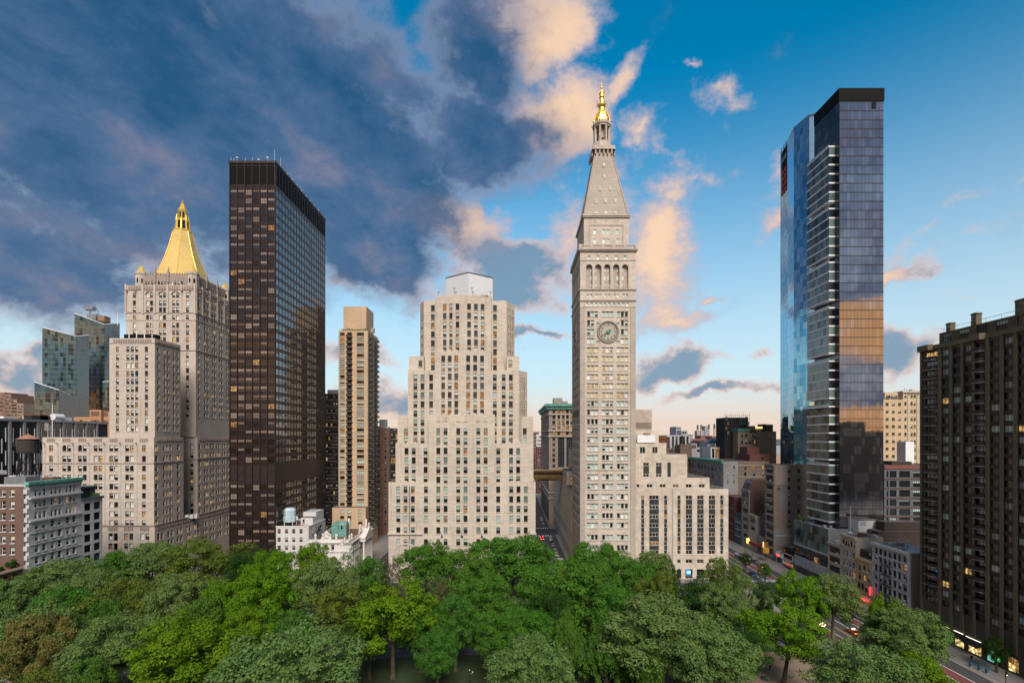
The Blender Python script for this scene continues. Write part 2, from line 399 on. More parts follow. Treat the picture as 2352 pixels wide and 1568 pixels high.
def octo(cx, cy, r, rot=22.5, n=8, sx=1, sy=1): return [(cx+r*sx*math.cos(R(rot+360/n*i)), cy+r*sy*math.sin(R(rot+360/n*i))) for i in range(n)]
def text_part(txt, size, mat, parent, loc, rz=0.0, name='lettering', depth=.03, font_scale=(1,1,1), tilt=0.0):
    cu = bpy.data.curves.new(name, 'FONT'); cu.body = txt; cu.size = size; cu.extrude = depth; cu.align_x = 'CENTER'; cu.align_y = 'CENTER'
    ob = bpy.data.objects.new('tmp', cu); COL.objects.link(ob); bpy.context.view_layer.update()
    me = bpy.data.meshes.new_from_object(ob.evaluated_get(bpy.context.evaluated_depsgraph_get())); bpy.data.objects.remove(ob); me.name = name
    me.materials.clear(); me.materials.append(MATS[mat])
    o = bpy.data.objects.new(name, me); COL.objects.link(o); o.parent = parent; o.location = loc
    o.rotation_euler = (Matrix.Rotation(rz, 3, 'Z') @ Matrix.Rotation(R(90), 3, 'X') @ Matrix.Rotation(tilt, 3, 'Z')).to_euler(); o.scale = font_scale
    return o
def ring(s, pts, z0, z1, mat, ops=None, roof='roofing', depth=.4, name='wall', lim=280):
    """prism over a counter-clockwise outline whose walls may carry openings: ops[i] = list for the wall from pts[i] to pts[i+1]"""
    b = MB(); ops = ops or {}
    for i, A in enumerate(pts):
        B = pts[(i+1) % len(pts)]; d = Vector((B[0]-A[0], B[1]-A[1])); L_ = d.length; u = d/L_; n = Vector((u[1], -u[0])); lst = []
        for (c, zf, w, h, st) in ops.get(i, ()):
            if c-w/2 < .05 or c+w/2 > L_-.05 or zf < z0+.02 or zf+h > z1-.02: continue
            lst.append((c-w/2, c+w/2, zf, zf+h))
            if st: s.win(st, (A[0]+u[0]*c-n[0]*(depth-.1), A[1]+u[1]*c-n[1]*(depth-.1), zf), w, h, math.atan2(u[1], u[0]), lim=lim)
        b.facade(A, u, n, L_, z0, z1, lst, depth)
    b.poly([(p[0], p[1], z1) for p in pts], 1)
    return s.part(name, b, [mat, roof])
Bld.ring = ring
def useg(k, zx, A, B):
    kk = (ZM[k][0]+zx*ZM[k][2]-CX)/FPX; dx, dy = B[0]-A[0], B[1]-A[1]; t = (kk*A[1]-A[0])/(dx-kk*dy)
    return t*math.hypot(dx, dy)
def meas(k, A, B, cols, rows, w, h, st):
    Y = (A[1]+B[1])/2
    return [(useg(k, c, A, B), mz(k, r, Y)-h/2, w, h, st) for r in rows for c in cols]
def flat(k, Y, cols, rows, w, h, st): return [(mx(k, c, Y), mz(k, r, Y)-h/2, w, h, st) for r in rows for c in cols]
def clutter(B, x0, x1, y0, y1, z, n=6):
    g = B.rng
    for i in range(n):
        x, y = g.uniform(x0, x1), g.uniform(y0, y1); k = g.random(); b = MB()
        if k < .4: w, d, h = g.uniform(.5,1.5), g.uniform(.5,1.5), g.uniform(.8,1.9); b.box(x-w, x+w, y-d, y+d, z, z+h); B.part('roof_unit', b, g.choice(['grey_metal','air_conditioner','concrete','brown_brick']))
        elif k < .75: h = g.uniform(1.2,2.6); b.tube((x,y,z),(x,y,z+h), .14, .14, 7); b.lathe([(.14,z+h),(.3,z+h+.1),(.3,z+h+.3),(.05,z+h+.4)], x, y, 7); B.part('vent_pipe', b, 'grey_metal')
        else: b.tube((x,y,z+.4),(x+g.uniform(-3,3),y+g.uniform(-3,3),z+.4), .2, .2, 7); B.part('duct', b, 'grey_metal')
# ------------------------------------------------------------------ palette
masonry('limestone', (.565,.50,.42), 2.6, .62, .09, .80, .62)
masonry('limestone_annex', (.56,.495,.415), 2.4, 1.3, .12, .82, .6)
masonry('tower_marble', (.54,.48,.41), 1.7, .8, .10, .82, .5)
masonry('tower_trim', (.42,.37,.32), 1.7, .8, .08, .86, .3)
masonry('ny_stone', (.53,.465,.405), 1.5, .55, .10, .82, .55)
masonry('ny_stone_dark', (.34,.28,.25), 1.5, .55, .10, .84, .5)
masonry('white_marble', (.66,.63,.60), 1.8, .7, .04, .90, .20)
masonry('white_brick', (.62,.62,.62), .9, .35, .04, .93, .15)
masonry('white_terracotta', (.53,.54,.55), 1.2, .5, .07, .85, .35)
masonry('cream_stone', (.50,.44,.35), 1.2, .5, .06, .88, .35)
masonry('yellow_stone', (.52,.38,.20), 1.2, .5, .06, .88, .25)
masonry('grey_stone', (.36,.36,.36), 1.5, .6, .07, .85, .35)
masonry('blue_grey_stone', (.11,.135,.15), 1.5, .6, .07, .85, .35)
masonry('brown_brick', (.16,.10,.08), .5, .2, .18, 1.25, .3)
masonry('red_brick', (.19,.075,.06), .5, .2, .18, 1.2, .3)
masonry('tan_brick', (.55,.40,.265), .6, .25, .10, .9, .15)
masonry('beige_brick', (.55,.42,.27), .8, .3, .08, .9, .15)
masonry('olive_brick', (.10,.086,.060), .9, .3, .10, .85, .2)
masonry('dark_brick', (.050,.040,.035), .5, .2, .15, 1.2, .3)  # darkened further to hold the shade falling from blocks westward
masonry('orange_brick', (.46,.26,.14), .6, .25, .10, .9, .2)
masonry('painted_wall', (.30,.28,.27), .5, .2, .14, .9, .8)
plain('roofing', (.10,.085,.08), .9, 0, .3, .3)
plain('roof_brown', (.14,.07,.05), .9, 0, .2, .4)
plain('roof_grey', (.35,.36,.38), .8, 0, .2, .3)
plain('dark_metal', (.035,.03,.03), .45, .3)
plain('bronze_metal', (.062,.044,.040), .38, .55, .15)
plain('bronze_panel', (.045,.032,.030), .3, .5, .2)
plain('louver_black', (.007,.007,.008), .6, 0, .1, .6, .12)
plain('grey_metal', (.30,.31,.33), .45, .5)
plain('white_metal', (.72,.74,.76), .45, .0, .04)
plain('white_paint', (.78,.78,.76), .6, 0, .04)
plain('pale_frame', (.68,.68,.63), .5, 0, .05)
plain('black_paint', (.015,.015,.017), .4)
plain('verdigris', (.11,.32,.26), .65, 0, .35, 1.2)
plain('verdigris_dark', (.07,.22,.19), .65, 0, .35, .8)
plain('gold', (.93,.60,.13), .38, .65, .14, .5)
masonry('gold_tile', (.80,.58,.21), 1.1, .55, .07, .72, .30, .46, .03, (.38,.32,.24)); MATS['gold_tile'].node_tree.nodes['Principled BSDF'].inputs['Metallic'].default_value = .45
plain('concrete', (.30,.28,.26), .85, 0, .15)
plain('slab_white', (.70,.72,.73), .55, 0, .06)
plain('spandrel_dark', (.055,.060,.065), .4, .2, .2)
plain('wood_tank', (.045,.038,.034), .85, 0, .3, 2)
plain('rust_roof', (.30,.16,.10), .8, 0, .2)
plain('hoist_red', (.42,.05,.02), .6, 0, .25)
plain('awning_black', (.008,.009,.011), .8)
plain('awning_red', (.45,.02,.03), .7)
plain('sign_white', (.75,.72,.72), .5)
plain('air_conditioner', (.5,.5,.48), .6)
glass('pane_dark', (.020,.022,.024), .06, 1.6)
glass('pane_brown', (.045,.028,.018), .08, 1.5)
glass('pane_sky', (.05,.065,.068), .05, 1.75)
glass('blind_green', (.20,.27,.25), .12, 1.55, .25)
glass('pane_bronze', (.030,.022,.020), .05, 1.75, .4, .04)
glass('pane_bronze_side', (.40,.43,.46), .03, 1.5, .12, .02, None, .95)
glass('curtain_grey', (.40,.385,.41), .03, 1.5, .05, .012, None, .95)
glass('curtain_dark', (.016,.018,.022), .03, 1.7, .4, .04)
glass('curtain_blue', (.13,.36,.52), .04, 1.5, .2, .04, None, .9)
glass('curtain_pale', (.62,.85,.92), .05, 1.5, .1, .02, None, .8)
glass('curtain_teal', (.035,.085,.10), .04, 2.1, .4, .04)
glass('curtain_olive', (.055,.105,.098), .05, 1.9, .4, .03)
glass('pod_glass', (.035,.055,.058), .04, 1.9, .5, .05)
glass('frost_glass', (.42,.50,.52), .2, 1.5, .12)
glass('blind_sky_teal', (.46,.60,.56), .12, 1.55, .18)  # for blinds, and for reflected sky painted into clock tower panes
glass('blind_sky_white', (.72,.74,.72), .12, 1.55, .14)
glass('blind_sky_cream', (.62,.54,.36), .12, 1.55, .2)  # for blinds, and for sunset reflection painted into the tower's middle rows
glass('blind_grey', (.28,.31,.31), .12, 1.55, .2)
glass('blind_brown', (.17,.12,.095), .12, 1.5, .3)
glass('blind_taupe', (.26,.20,.17), .12, 1.5, .3)
glass('blind_olive', (.40,.40,.24), .12, 1.5, .2)
roomlight('room_sunset_warm', (1.0,.58,.18), .28, (.05,.03,.02))  # lit rooms; also paints sunset glow into some clock tower panes
roomlight('room_dim', (1.0,.50,.16), .18, (.05,.03,.02))
roomlight('room_pale', (1.0,.86,.52), .40, (.1,.08,.05))
roomlight('room_glow', (1.0,.62,.20), 1.1, (.1,.06,.03))
# ------------------------------------------------------------------ window styles
WST['sash3'] = dict(frame='dark_metal', vb=(1/3, 2/3), hb=(.5,), t=.07, sill=1, stone='limestone',
    var=[(2,.45,'blind_sky_teal','pane_dark'),(2,.4,'blind_green','pane_dark'),(2.4,0,None,'pane_dark'),(1.0,1,'blind_sky_teal','pane_dark'),(2.4,.5,'blind_green','pane_dark'),(1.4,1,'blind_green','pane_dark'),(1.6,.65,'blind_sky_teal','pane_brown'),(1.0,.4,'blind_grey','room_dim'),(.5,.5,'blind_brown','pane_brown')])
WST['sash3hi'] = dict(frame='dark_metal', vb=(1/3, 2/3), hb=(.5,), t=.07, sill=1, stone='limestone',
    var=[(4,0,None,'pane_sky'),(2,0,None,'pane_dark'),(2,.6,'blind_sky_teal','room_dim'),(2,.5,'blind_sky_white','pane_sky'),(1.5,0,None,'room_dim')])
WST['tower'] = dict(frame='pale_frame', t=.13, lintel=1, sill=1, stone='tower_trim',
    var=[(3,0,None,'blind_sky_teal'),(2.0,.0,None,'blind_sky_white'),(2.4,.0,None,'pane_dark'),(1,.5,'blind_sky_teal','pane_dark')])  # whole panes coloured pale to paint in the sky they reflect
WST['tower_sunset_sheen'] = dict(frame='pale_frame', t=.13, lintel=1, sill=1, stone='tower_trim',
    var=[(5,0,None,'blind_sky_cream'),(1.2,0,None,'blind_sky_white'),(1.6,.45,'blind_sky_cream','room_sunset_warm')])  # cream tone and emission paint the sunset mirrored in the middle rows
WST['tower_pale'] = dict(frame='pale_frame', t=.12, var=[(3,0,None,'blind_sky_white'),(2,0,None,'blind_sky_teal')])  # reflected sky put into the pane colour here too
WST['dark_pair'] = dict(frame='white_paint', vb=(.5,), t=.10, var=[(3,0,None,'pane_brown'),(2,0,None,'pane_dark'),(1.4,.4,'blind_brown','pane_brown'),(1.0,0,None,'room_dim')])
WST['dark_triple'] = dict(frame='white_paint', vb=(1/3,2/3), t=.10, var=[(3,0,None,'pane_brown'),(2,.4,'blind_brown','pane_dark'),(1.0,0,None,'room_dim')])
WST['dark_one'] = dict(frame='white_paint', t=.10, var=[(3,0,None,'pane_brown'),(2,0,None,'pane_dark'),(1.0,0,None,'room_dim')])
WST['fluted'] = dict(frame='spandrel_dark', vb=(.2,.4,.6,.8), t=.06, var=[(1,0,None,'spandrel_dark')])
WST['ny'] = dict(frame='dark_metal', hb=(.52,), t=.07, sill=1, stone='ny_stone',
    var=[(3,.45,'blind_sky_white','pane_dark'),(2.4,.5,'blind_grey','pane_dark'),(2,0,None,'pane_dark'),(1.2,1,'blind_sky_white','pane_dark'),(1.4,.4,'blind_grey','room_dim'),(.7,.3,'blind_sky_cream','room_sunset_warm'),(1,.5,'blind_sky_teal','pane_brown')])
WST['ny_arch'] = dict(WST['ny'], arch=.8)
WST['bronze'] = dict(frame='bronze_panel', vb=(1/3,2/3), hb=(.5,), t=.10,
    var=[(4,0,None,'pane_bronze'),(3,.5,'blind_brown','pane_bronze'),(1.6,1,'blind_taupe','pane_bronze'),(.2,0,None,'room_dim'),(2.4,.5,'blind_taupe','pane_bronze'),(.05,0,None,'room_sunset_warm')])
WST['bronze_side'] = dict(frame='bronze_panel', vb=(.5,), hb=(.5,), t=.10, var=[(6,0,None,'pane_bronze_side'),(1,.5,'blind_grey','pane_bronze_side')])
WST['bay'] = dict(frame='dark_metal', vb=(1/3,2/3), t=.08, sill=1, stone='concrete', var=[(3,0,None,'blind_grey'),(2,0,None,'pane_dark'),(2,0,None,'blind_sky_teal'),(.5,0,None,'room_dim'),(1,.5,'blind_sky_white','pane_brown')])
WST['loft'] = dict(frame='dark_metal', hb=(.5,), t=.09, sill=1, stone='concrete', var=[(3,0,None,'pane_dark'),(2,.4,'blind_grey','pane_dark'),(1,.5,'blind_sky_white','pane_dark'),(.35,0,None,'room_dim'),(.2,0,None,'room_sunset_warm')])
WST['loft_arch'] = dict(WST['loft'], arch=1.0, stone='cream_stone')
WST['white_sash'] = dict(frame='white_paint', hb=(.5,), t=.10, sill=1, stone='white_terracotta', var=[(3,0,None,'pane_dark'),(2,.5,'blind_sky_teal','pane_sky'),(2,.5,'blind_grey','pane_dark'),(.6,0,None,'room_dim'),(.5,.6,'blind_sky_cream','pane_dark')])
WST['wide'] = dict(frame='dark_metal', vb=(.25,.5,.75), hb=(.5,), t=.08, var=[(3,0,None,'pane_dark'),(1,.4,'blind_sky_teal','pane_dark'),(1,.3,'blind_grey','pane_dark'),(.3,0,None,'room_dim')])
WST['green_ribbon'] = dict(frame='dark_metal', vb=(1/3,2/3), t=.08, var=[(4,0,None,'pane_dark'),(2,0,None,'blind_grey'),(1.3,1,'blind_sky_teal','pane_dark'),(.25,0,None,'room_sunset_warm'),(1.0,0,None,'pane_brown')])
WST['pane_g'] = dict(frame='dark_metal', t=.05, var=[(3,0,None,'curtain_olive'),(2,0,None,'pane_dark'),(3,0,None,'curtain_teal')])
WST['pane_b'] = dict(frame='dark_metal', t=.04, var=[(5,0,None,'curtain_grey')])
# ================================================================== stepped limestone office block (centre)
def build_stepped_block():
    Y0 = 207.0
    B = Bld('stepped_office_block', 'massive pale limestone office block with stepped setbacks and white rooftop box', 'building', (mx('F',820,Y0), Y0, 0))
    F = lambda zx, Y: mx('F', zx, Y); FZ = lambda zy, Y: mz('F', zy, Y); E = lambda zx, Y: mx('E', zx, Y); EZ = lambda zy, Y: mz('E', zy, Y)
    rows = [201,297,394,489,585,681,778,874,970,1067,1182,1300]; cc = [584,656,782,854,981,1053]
    w, h = 1.68, 2.75
    zc, z1, z2, z2b, z3 = FZ(32,Y0), FZ(705,Y0), FZ(318,209), FZ(52,213), EZ(1100,211)
    B.mass(F(490,Y0), F(1143,Y0), Y0, 250, 0, zc, 'limestone', W=flat('F',Y0,cc,rows,w,h,'sash3'), parapet=.9)
    Yw = 207.7
    B.mass(F(90,Yw), F(490,Y0)-.01, Yw, 280, 0, z1, 'limestone', W=flat('F',Yw,[187,259,331,461],rows[6:],w,h,'sash3'), parapet=.8)
    B.mass(F(1143,Y0)+.01, F(1548,Yw), Yw, 280, 0, z1, 'limestone', W=flat('F',Yw,[1178,1307,1379,1451],rows[6:],w,h,'sash3'), parapet=.8)
    Y2 = 209.2
    B.mass(F(160,Y2), F(490,Y0)-.02, Y2, 278, z1-.9, z2, 'limestone', W=flat('F',Y2,[269,340,458],[398,489,583,675],w,h,'sash3'), parapet=.8)
    B.mass(F(1143,Y0)+.02, F(1527,Y2), Y2, 278, z1-.9, z2, 'limestone', W=flat('F',Y2,[1178,1305,1376],[398,489,583,675],w,h,'sash3'), parapet=.8)
    Yb = 213.5
    B.mass(F(180,Yb), F(300,Yb), Yb, 270, z2-.9, z2b, 'limestone', W=flat('F',Yb,[263],[207,295],w,h,'sash3'), parapet=.6)
    B.mass(F(1375,Yb), F(1527,Yb), Yb, 270, z2-.9, z2b, 'limestone', W=flat('F',Yb,[1441],[201,287],w,h,'sash3'), parapet=.6)
    Y3 = 211.5; r3 = [1175,1260,1348,1438,1530,1619,1711,1801]
    xl, xr, xc = E(282,Y3), E(1383,Y3), E(1466,217.5)
    pts = [(xl,Y3),(E(548,Y3),Y3),(E(1108,Y3),Y3),(xr,Y3),(xc,217.5),(xc,262),(xl,262)]
    B.ring(pts, z2-.95, z3, 'limestone', {0: meas('E',pts[0],pts[1],[357,427,513],r3,w,h,'sash3'), 2: meas('E',pts[2],pts[3],[1144,1232,1303],r3,w,h,'sash3'),
                                        3: meas('E',pts[3],pts[4],[1407,1426,1444],[1042,1124,1207,1290,1374,1458,1535],.8,2.6,'sash3hi')}, name='wall')
    # shoulders beside the shaft
    Ys = 216; zs = EZ(962,Ys)
    B.mass(E(292,Ys), E(440,Ys), Ys, 258, z3-.2, zs, 'limestone', W=flat('E',Ys,[407],[1036],w,h,'sash3hi'), parapet=.5)
    B.mass(E(1262,Ys), E(1386,Ys), Ys, 258, z3-.2, zs, 'limestone', W=flat('E',Ys,[1299],[1031],w,h,'sash3hi'), parapet=.5)
    # folded front bay
    A, C_, D = (E(550,211.0),211.0), (E(800,209.4),209.4), (E(1107,211.0),211.0); z4 = EZ(908,210)
    r4 = [987,1076,1164,1254,1346,1437,1520]
    pts = [A, C_, D, (D[0],240), (A[0],240)]
    B.ring(pts, zc-1.2, z4, 'limestone', {0: meas('E',A,C_,[632,697,762],r4,w,h,'sash3hi'), 1: meas('E',C_,D,[880,949,1018],r4,w,h,'sash3hi')})
    # shaft
    Yt = 217.0
    P = [(E(405,224),224),(E(440,219),219),(E(565,219),219),(E(565,Yt),Yt),(E(822,215.2),215.2),(E(1112,Yt),Yt),(E(1112,219),219),(E(1260,219),219),(E(1340,226),226),(E(1340,226),250),(E(405,224),250)]
    zt = EZ(368,Yt); rt = [474,563,652,738,826,905]; rs = [486,575,659,746,834,921,1008,1082]
    B.ring([P[3],P[4],P[5],(P[5][0],246),(P[3][0],246)], z4-4, zt, 'limestone', {0: meas('E',P[3],P[4],[648,711,774],rt,w,h,'sash3hi'), 1: meas('E',P[4],P[5],[889,957,1023],rt,w,h,'sash3hi')})
    zw = EZ(412,219)
    ptl = [P[0],P[1],P[2],(P[2][0],248),(P[0][0],248)]
    B.ring(ptl, z3-.3, zw, 'limestone', {0: meas('E',P[0],P[1],[418,429],[640,724,806,888],.7,2.6,'sash3hi'), 1: meas('E',P[1],P[2],[530],rs,w,h,'sash3hi')})
    ptr = [P[6],P[7],P[8],P[9],(P[6][0],250)]
    B.ring(ptr, z3-.3, zw, 'limestone', {0: meas('E',P[6],P[7],[1146],rs,w,h,'sash3hi'), 1: meas('E',P[7],P[8],[1278,1299,1320],[535,621,706,790,875,945],.9,2.6,'sash3hi')})
    # scalloped parapets: rounded crests between the piers
    def crest(x, y, z, wd=1.5, hh=.7, rz=0):
        b = MB(); b.prism([(-wd/2,-.5),(wd/2,-.5),(wd/2,.5),(-wd/2,.5)], 0, hh*.55, 0); b.prism([(-wd*.36,-.45),(wd*.36,-.45),(wd*.36,.45),(-wd*.36,.45)], hh*.55, hh, 0, scale=.8)
        o = b.build('parapet_crest', 'limestone', B.root); o.location = Vector((x, y, z))-B.at; o.rotation_euler = (0,0,rz)
    for c in (600,672,741,775): crest(E(c,216.4), 217.3, zt, 1.5, .8)
    for c in (870,955,1018,1060): crest(E(c,215.9), 216.8, zt, 1.7, .9)
    for c in (632,697,762): crest(E(c,210.8), 211.4, z4, 1.2, .6)
    for c in (880,949,1018): crest(E(c,210.6), 211.3, z4, 1.2, .6)
    for c in (565,640,710,790,860,930,1000,1070): crest(F(c+10,Y0), 207.55, zc, 1.9, .55)
    for c in (215,262,305,335): crest(F(c+20,Y2), 209.7, z2, 1.3, .5)
    for c in (1290,1338,1385): crest(F(c,Y2), 209.7, z2, 1.3, .5)
    for c in (190,260,330): crest(F(c,Yw), 208.2, z1, 1.6, .5)
    for c in (1310,1380,1450): crest(F(c,Yw), 208.2, z1, 1.6, .5)
    # shallow piers between the window columns
    for c in (508,535,620,705,735,820,902,930,1017,1105,1128): 
        b = MB(); x = F(c,Y0); b.box(x-.28, x+.28, Y0-.22, Y0+.1, 8, zc-2.2); B.part('pier', b, 'limestone')
    for c in (295,300,395,425): 
        b = MB(); x = F(c,Yw); b.box(x-.25, x+.25, Yw-.2, Yw+.1, 8, z1-1.6); B.part('pier', b, 'limestone')
    for c in (223,1343,1415,1240,1270,1490):
        b = MB(); x = F(c,Yw); b.box(x-.25, x+.25, Yw-.2, Yw+.1, 8, z1-1.6); B.part('pier', b, 'limestone')
    for k in (610,680,740):
        b = MB(); uu = useg('E',k-8,P[3],P[4]); d = Vector(P[4])-Vector(P[3]); p = Vector(P[3])+d.normalized()*uu; b.box(p.x-.3, p.x+.3, p.y-.25, p.y+.1, z4+1, zt-.2); B.part('pier', b, 'limestone')
    for k in (848,922,990,1062):
        b = MB(); uu = useg('E',k,P[4],P[5]); d = Vector(P[5])-Vector(P[4]); p = Vector(P[4])+d.normalized()*uu; b.box(p.x-.3, p.x+.3, p.y-.25, p.y+.1, z4+1, zt-.2); B.part('pier', b, 'limestone')
    # carved panels under the centre parapet
    for c in (584,656,782,854,981,1053):
        x = F(c,Y0)
        for k in (-1,0,1):
            b = MB(); b.box(x+k*.42-.12, x+k*.42+.12, Y0-.2, Y0+.1, FZ(95,Y0), FZ(50,Y0)); B.part('carved_rib', b, 'limestone')
        b = MB(); b.box(x-.9, x+.9, Y0-.28, Y0+.1, FZ(102,Y0), FZ(96,Y0)); B.part('ledge', b, 'limestone')
    # base mouldings, arch and flag staffs
    for a, c in ((90,425),(1490,1556)):
        b = MB(); b.box(F(a,Yw)-.2, F(c,Yw), Yw-.7, Yw+.1, FZ(1222,Yw), FZ(1204,Yw)); B.part('ledge', b, 'limestone')
    for i, c in enumerate((621,820,1018)):
        b = MB(); x = F(c,Y0); z = FZ(1235,Y0); b.tube((x,Y0-.2,z),(x-.9,Y0-4.5,z+4.6), .09, .05, 6, 0); b.lathe([(.05,z-.6),(.4,z-.45),(.45,z-.1),(.2,z+.2),(.05,z+.3)], x, Y0-.5, 8, 0); B.part('flag_staff', b, 'dark_metal')
    b = MB()
    for i in range(12):
        a0, a1 = math.pi*i/12, math.pi*(i+1)/12; xx, zz = F(262,Yw), FZ(1440,Yw)
        for r0, r1 in ((5.2,5.9),): b.quad(*[(xx+r*math.cos(a), Yw-.25, zz+r*math.sin(a)) for r, a in ((r0,a0),(r1,a0),(r1,a1),(r0,a1))][::-1], 0)
    B.part('portal_arch', b, 'limestone')
    # white mechanical box on the roof, folded in front like the shaft
    p = [(E(657,236),236),(E(884,228),228),(E(1123,236),236),(E(1123,236),252),(E(657,236),252)]
    b = MB(); b.prism(p, zt-1, EZ(184,236), 0); B.part('mechanical_screen', b, 'corrugated_white')
    q = [(p[0][0]-.05,p[0][1]-.08),(p[1][0],p[1][1]-.1),(p[2][0]+.05,p[2][1]-.08),(p[2][0]+.05,p[2][1]+.2),(p[1][0],p[1][1]+.2),(p[0][0]-.05,p[0][1]+.2)]
    b = MB(); b.prism(q, EZ(184,236)-.35, EZ(184,236)+.06, 0); B.part('dark_coping', b, 'dark_metal')
    for c, zy in ((587,328),(742,290),(757,328),(918,288),(928,326),(1102,326)):
        b = MB(); x = E(c,218); b.tube((x,218,zt-.5),(x,218,EZ(zy,218)), .07, .07, 6); b.box(x-.55, x+.55, 217.8, 218.2, EZ(zy,218), EZ(zy,218)+.14); B.part('roof_light', b, 'dark_metal')
    B.finish()
plain('corrugated_white', (.66,.69,.72), .5, .1, .03, .2)
build_stepped_block()
# ================================================================== clock tower with gold lantern
def build_clock_tower():
    Y0 = 207.0; x0, x1 = mx('H',378,Y0), mx('H',868,Y0); Y1 = 235.0; xc, yc = (x0+x1)/2, (Y0+Y1)/2
    T = Bld('clock_tower', 'tall marble campanile with round clock face and golden lantern on its pyramid roof', 'tower', (xc, yc, 0))
    HZ = lambda zy, Y=Y0: mz('H', zy, Y); IZ = lambda zy: mz('I', zy, Y0); HX = lambda zx, Y=Y0: mx('H', zx, Y); GZ = lambda zy, Y: mz('G', zy, Y)
    zcor = HZ(92); w, h = 1.38, 2.25
    tri = [453,488,522,586,620,655,718,753,788]; side2 = [453,487,753,788]
    ops = []
    for r in (655,): ops += flat('H',Y0,tri,[r],w,h,'tower')
    ops += flat('H',Y0,side2,[733,813,892],w,h+.15,'tower')
    ops += flat('H',Y0,tri,[972,1050,1131,1210],w,h,'tower_sunset_sheen') + flat('H',Y0,tri,[1290,1370],w,h,'tower_sunset_sheen') + flat('H',Y0,tri,[1448,1527],w,h,'tower')
    ops += [(mx('H',c,Y0), IZ(r)-h/2, w, h, 'tower') for r in (65,142,214,288,361,437,510,597,675,760,838,918,996,1096,1182) for c in tri]
    ops += flat('H',Y0,[438,478,518,558,598,638,678,718,758,798],[568],1.05,1.6,'tower_pale')
    ops += flat('H',Y0,[444,474,524,554,604,634,684,713,764,793],[492],.95,1.5,'tower_pale')
    ops += flat('H',Y0,[457,538,618,697,777],[155],1.2,1.7,'tower_pale')
    arches = [(mx('H',c,Y0), HZ(430), 2.72, HZ(213)-HZ(430), None) for c in (459,538,618,698,777)]
    # inner shaft face sits .35 m behind the corner piers
    nside = [(Y0+2.6+(Y1-Y0-5.2)*(i+.5)/9, IZ(r)-h/2, w*1.1, h, 'tower') for r in (65,142,214,288,361,437,510,597,675,760,838,918,996) for i in range(9) if i % 3 != 9]
    nside += [(Y0+2.6+(Y1-Y0-5.2)*(i+.5)/9, HZ(r)-h/2, w*1.1, h, 'tower') for r in (655,972,1050,1131,1210,1290,1370,1448,1527) for i in range(9)]
    nside += [(Y0+2.6+(Y1-Y0-5.2)*(i+.5)/9, HZ(r)-h/2, w*1.1, h, 'tower') for r in (733,813,892) for i in (0,1,7,8)]
    narch = [(Y0+2.6+(Y1-Y0-5.2)*(i+.5)/5, HZ(430), 2.9, HZ(213)-HZ(430), None) for i in range(5)]
    T.mass(x0, x1, Y0, Y1, 0, HZ(437), 'tower_marble', W=ops, N=nside, depth=.42)
    T.mass(x0, x1, Y0, Y1, HZ(437)+.0, HZ(200), 'tower_marble', W=arches, N=narch, depth=1.6)
    T.mass(x0, x1, Y0, Y1, HZ(200), zcor, 'tower_marble', W=ops, depth=.42)
    # loggia: back walls, arch heads, balusters, inner windows
    zb, zt = HZ(430), HZ(213)
    for c, _, wd, hh, _ in arches:
        b = MB(); b.quad((c-wd/2,Y0+1.6,zb),(c+wd/2,Y0+1.6,zb),(c+wd/2,Y0+1.6,zt),(c-wd/2,Y0+1.6,zt)); T.part('loggia_wall', b, 'tower_trim')
        b = MB(); hw = wd/2; k = 8
        for sg in (-1,1):
            for i in range(k):
                a0, a1 = math.pi/2*i/k, math.pi/2*(i+1)/k
                P = [(c+sg*hw*math.cos(a0),zt-hw+hw*math.sin(a0)),(c+sg*hw*math.cos(a1),zt-hw+hw*math.sin(a1))]
                q = [(P[0][0],Y0+.02,P[0][1]),(P[1][0],Y0+.02,P[1][1]),(P[1][0],Y0+.02,zt),(P[0][0],Y0+.02,zt)]
                b.quad(*(q if sg < 0 else q[::-1])); b.quad((P[0][0],Y0+.02,P[0][1]),(P[0][0],Y0+1.6,P[0][1]),(P[1][0],Y0+1.6,P[1][1]),(P[1][0],Y0+.02,P[1][1]))
        T.part('arch_head', b, 'tower_marble')
        for i in range(7):
            b = MB(); b.lathe([(.08,zb),(.11,zb+.3),(.06,zb+.6),(.10,zb+1.05)], c-wd/2+wd*(i+.5)/7, Y0+.2, 6); T.part('baluster', b, 'tower_marble', True)
        b = MB(); b.box(c-wd/2, c+wd/2, Y0+.02, Y0+.4, zb+1.05, zb+1.3); T.part('hand_rail', b, 'tower_marble')
    for c in (473,514,596,626,708,752):
        for r, hh in ((250,1.7),(327,1.9),(392,1.0)): T.win('tower_pale', (HX(c,Y0+1.55), Y0+1.5, HZ(r)-hh/2), .8, hh, 0)
    for c, _, wd, hh, _ in narch:
        b = MB(); b.quad((x0+1.6,c-wd/2,zb),(x0+1.6,c-wd/2,zt),(x0+1.6,c+wd/2,zt),(x0+1.6,c+wd/2,zb)); T.part('loggia_wall', b, 'tower_trim')
    # string courses and cornices: continuous rings
    def course(z0, z1, e, mat='tower_trim', bx=None):
        a, b_, c, d = bx or (x0, x1, Y0, Y1); b = MB()
        b.box(a-e, b_+e, c-e, c-.003, z0, z1); b.box(a-e, b_+e, d+.003, d+e, z0, z1); b.box(a-e, a-.003, c-.003, d+.003, z0, z1); b.box(b_+.003, b_+e, c-.003, d+.003, z0, z1); T.part('string_course', b, mat)
    for r, e, t in ((437,.45,.45),(533,.4,.5),(180,.18,.25),(592,.15,.2)): course(HZ(r)-t/2, HZ(r)+t/2, e)
    course(IZ(541)-.2, IZ(541)+.2, .15)
    course(zcor-.5, zcor, .5); course(zcor, zcor+.55, .9)
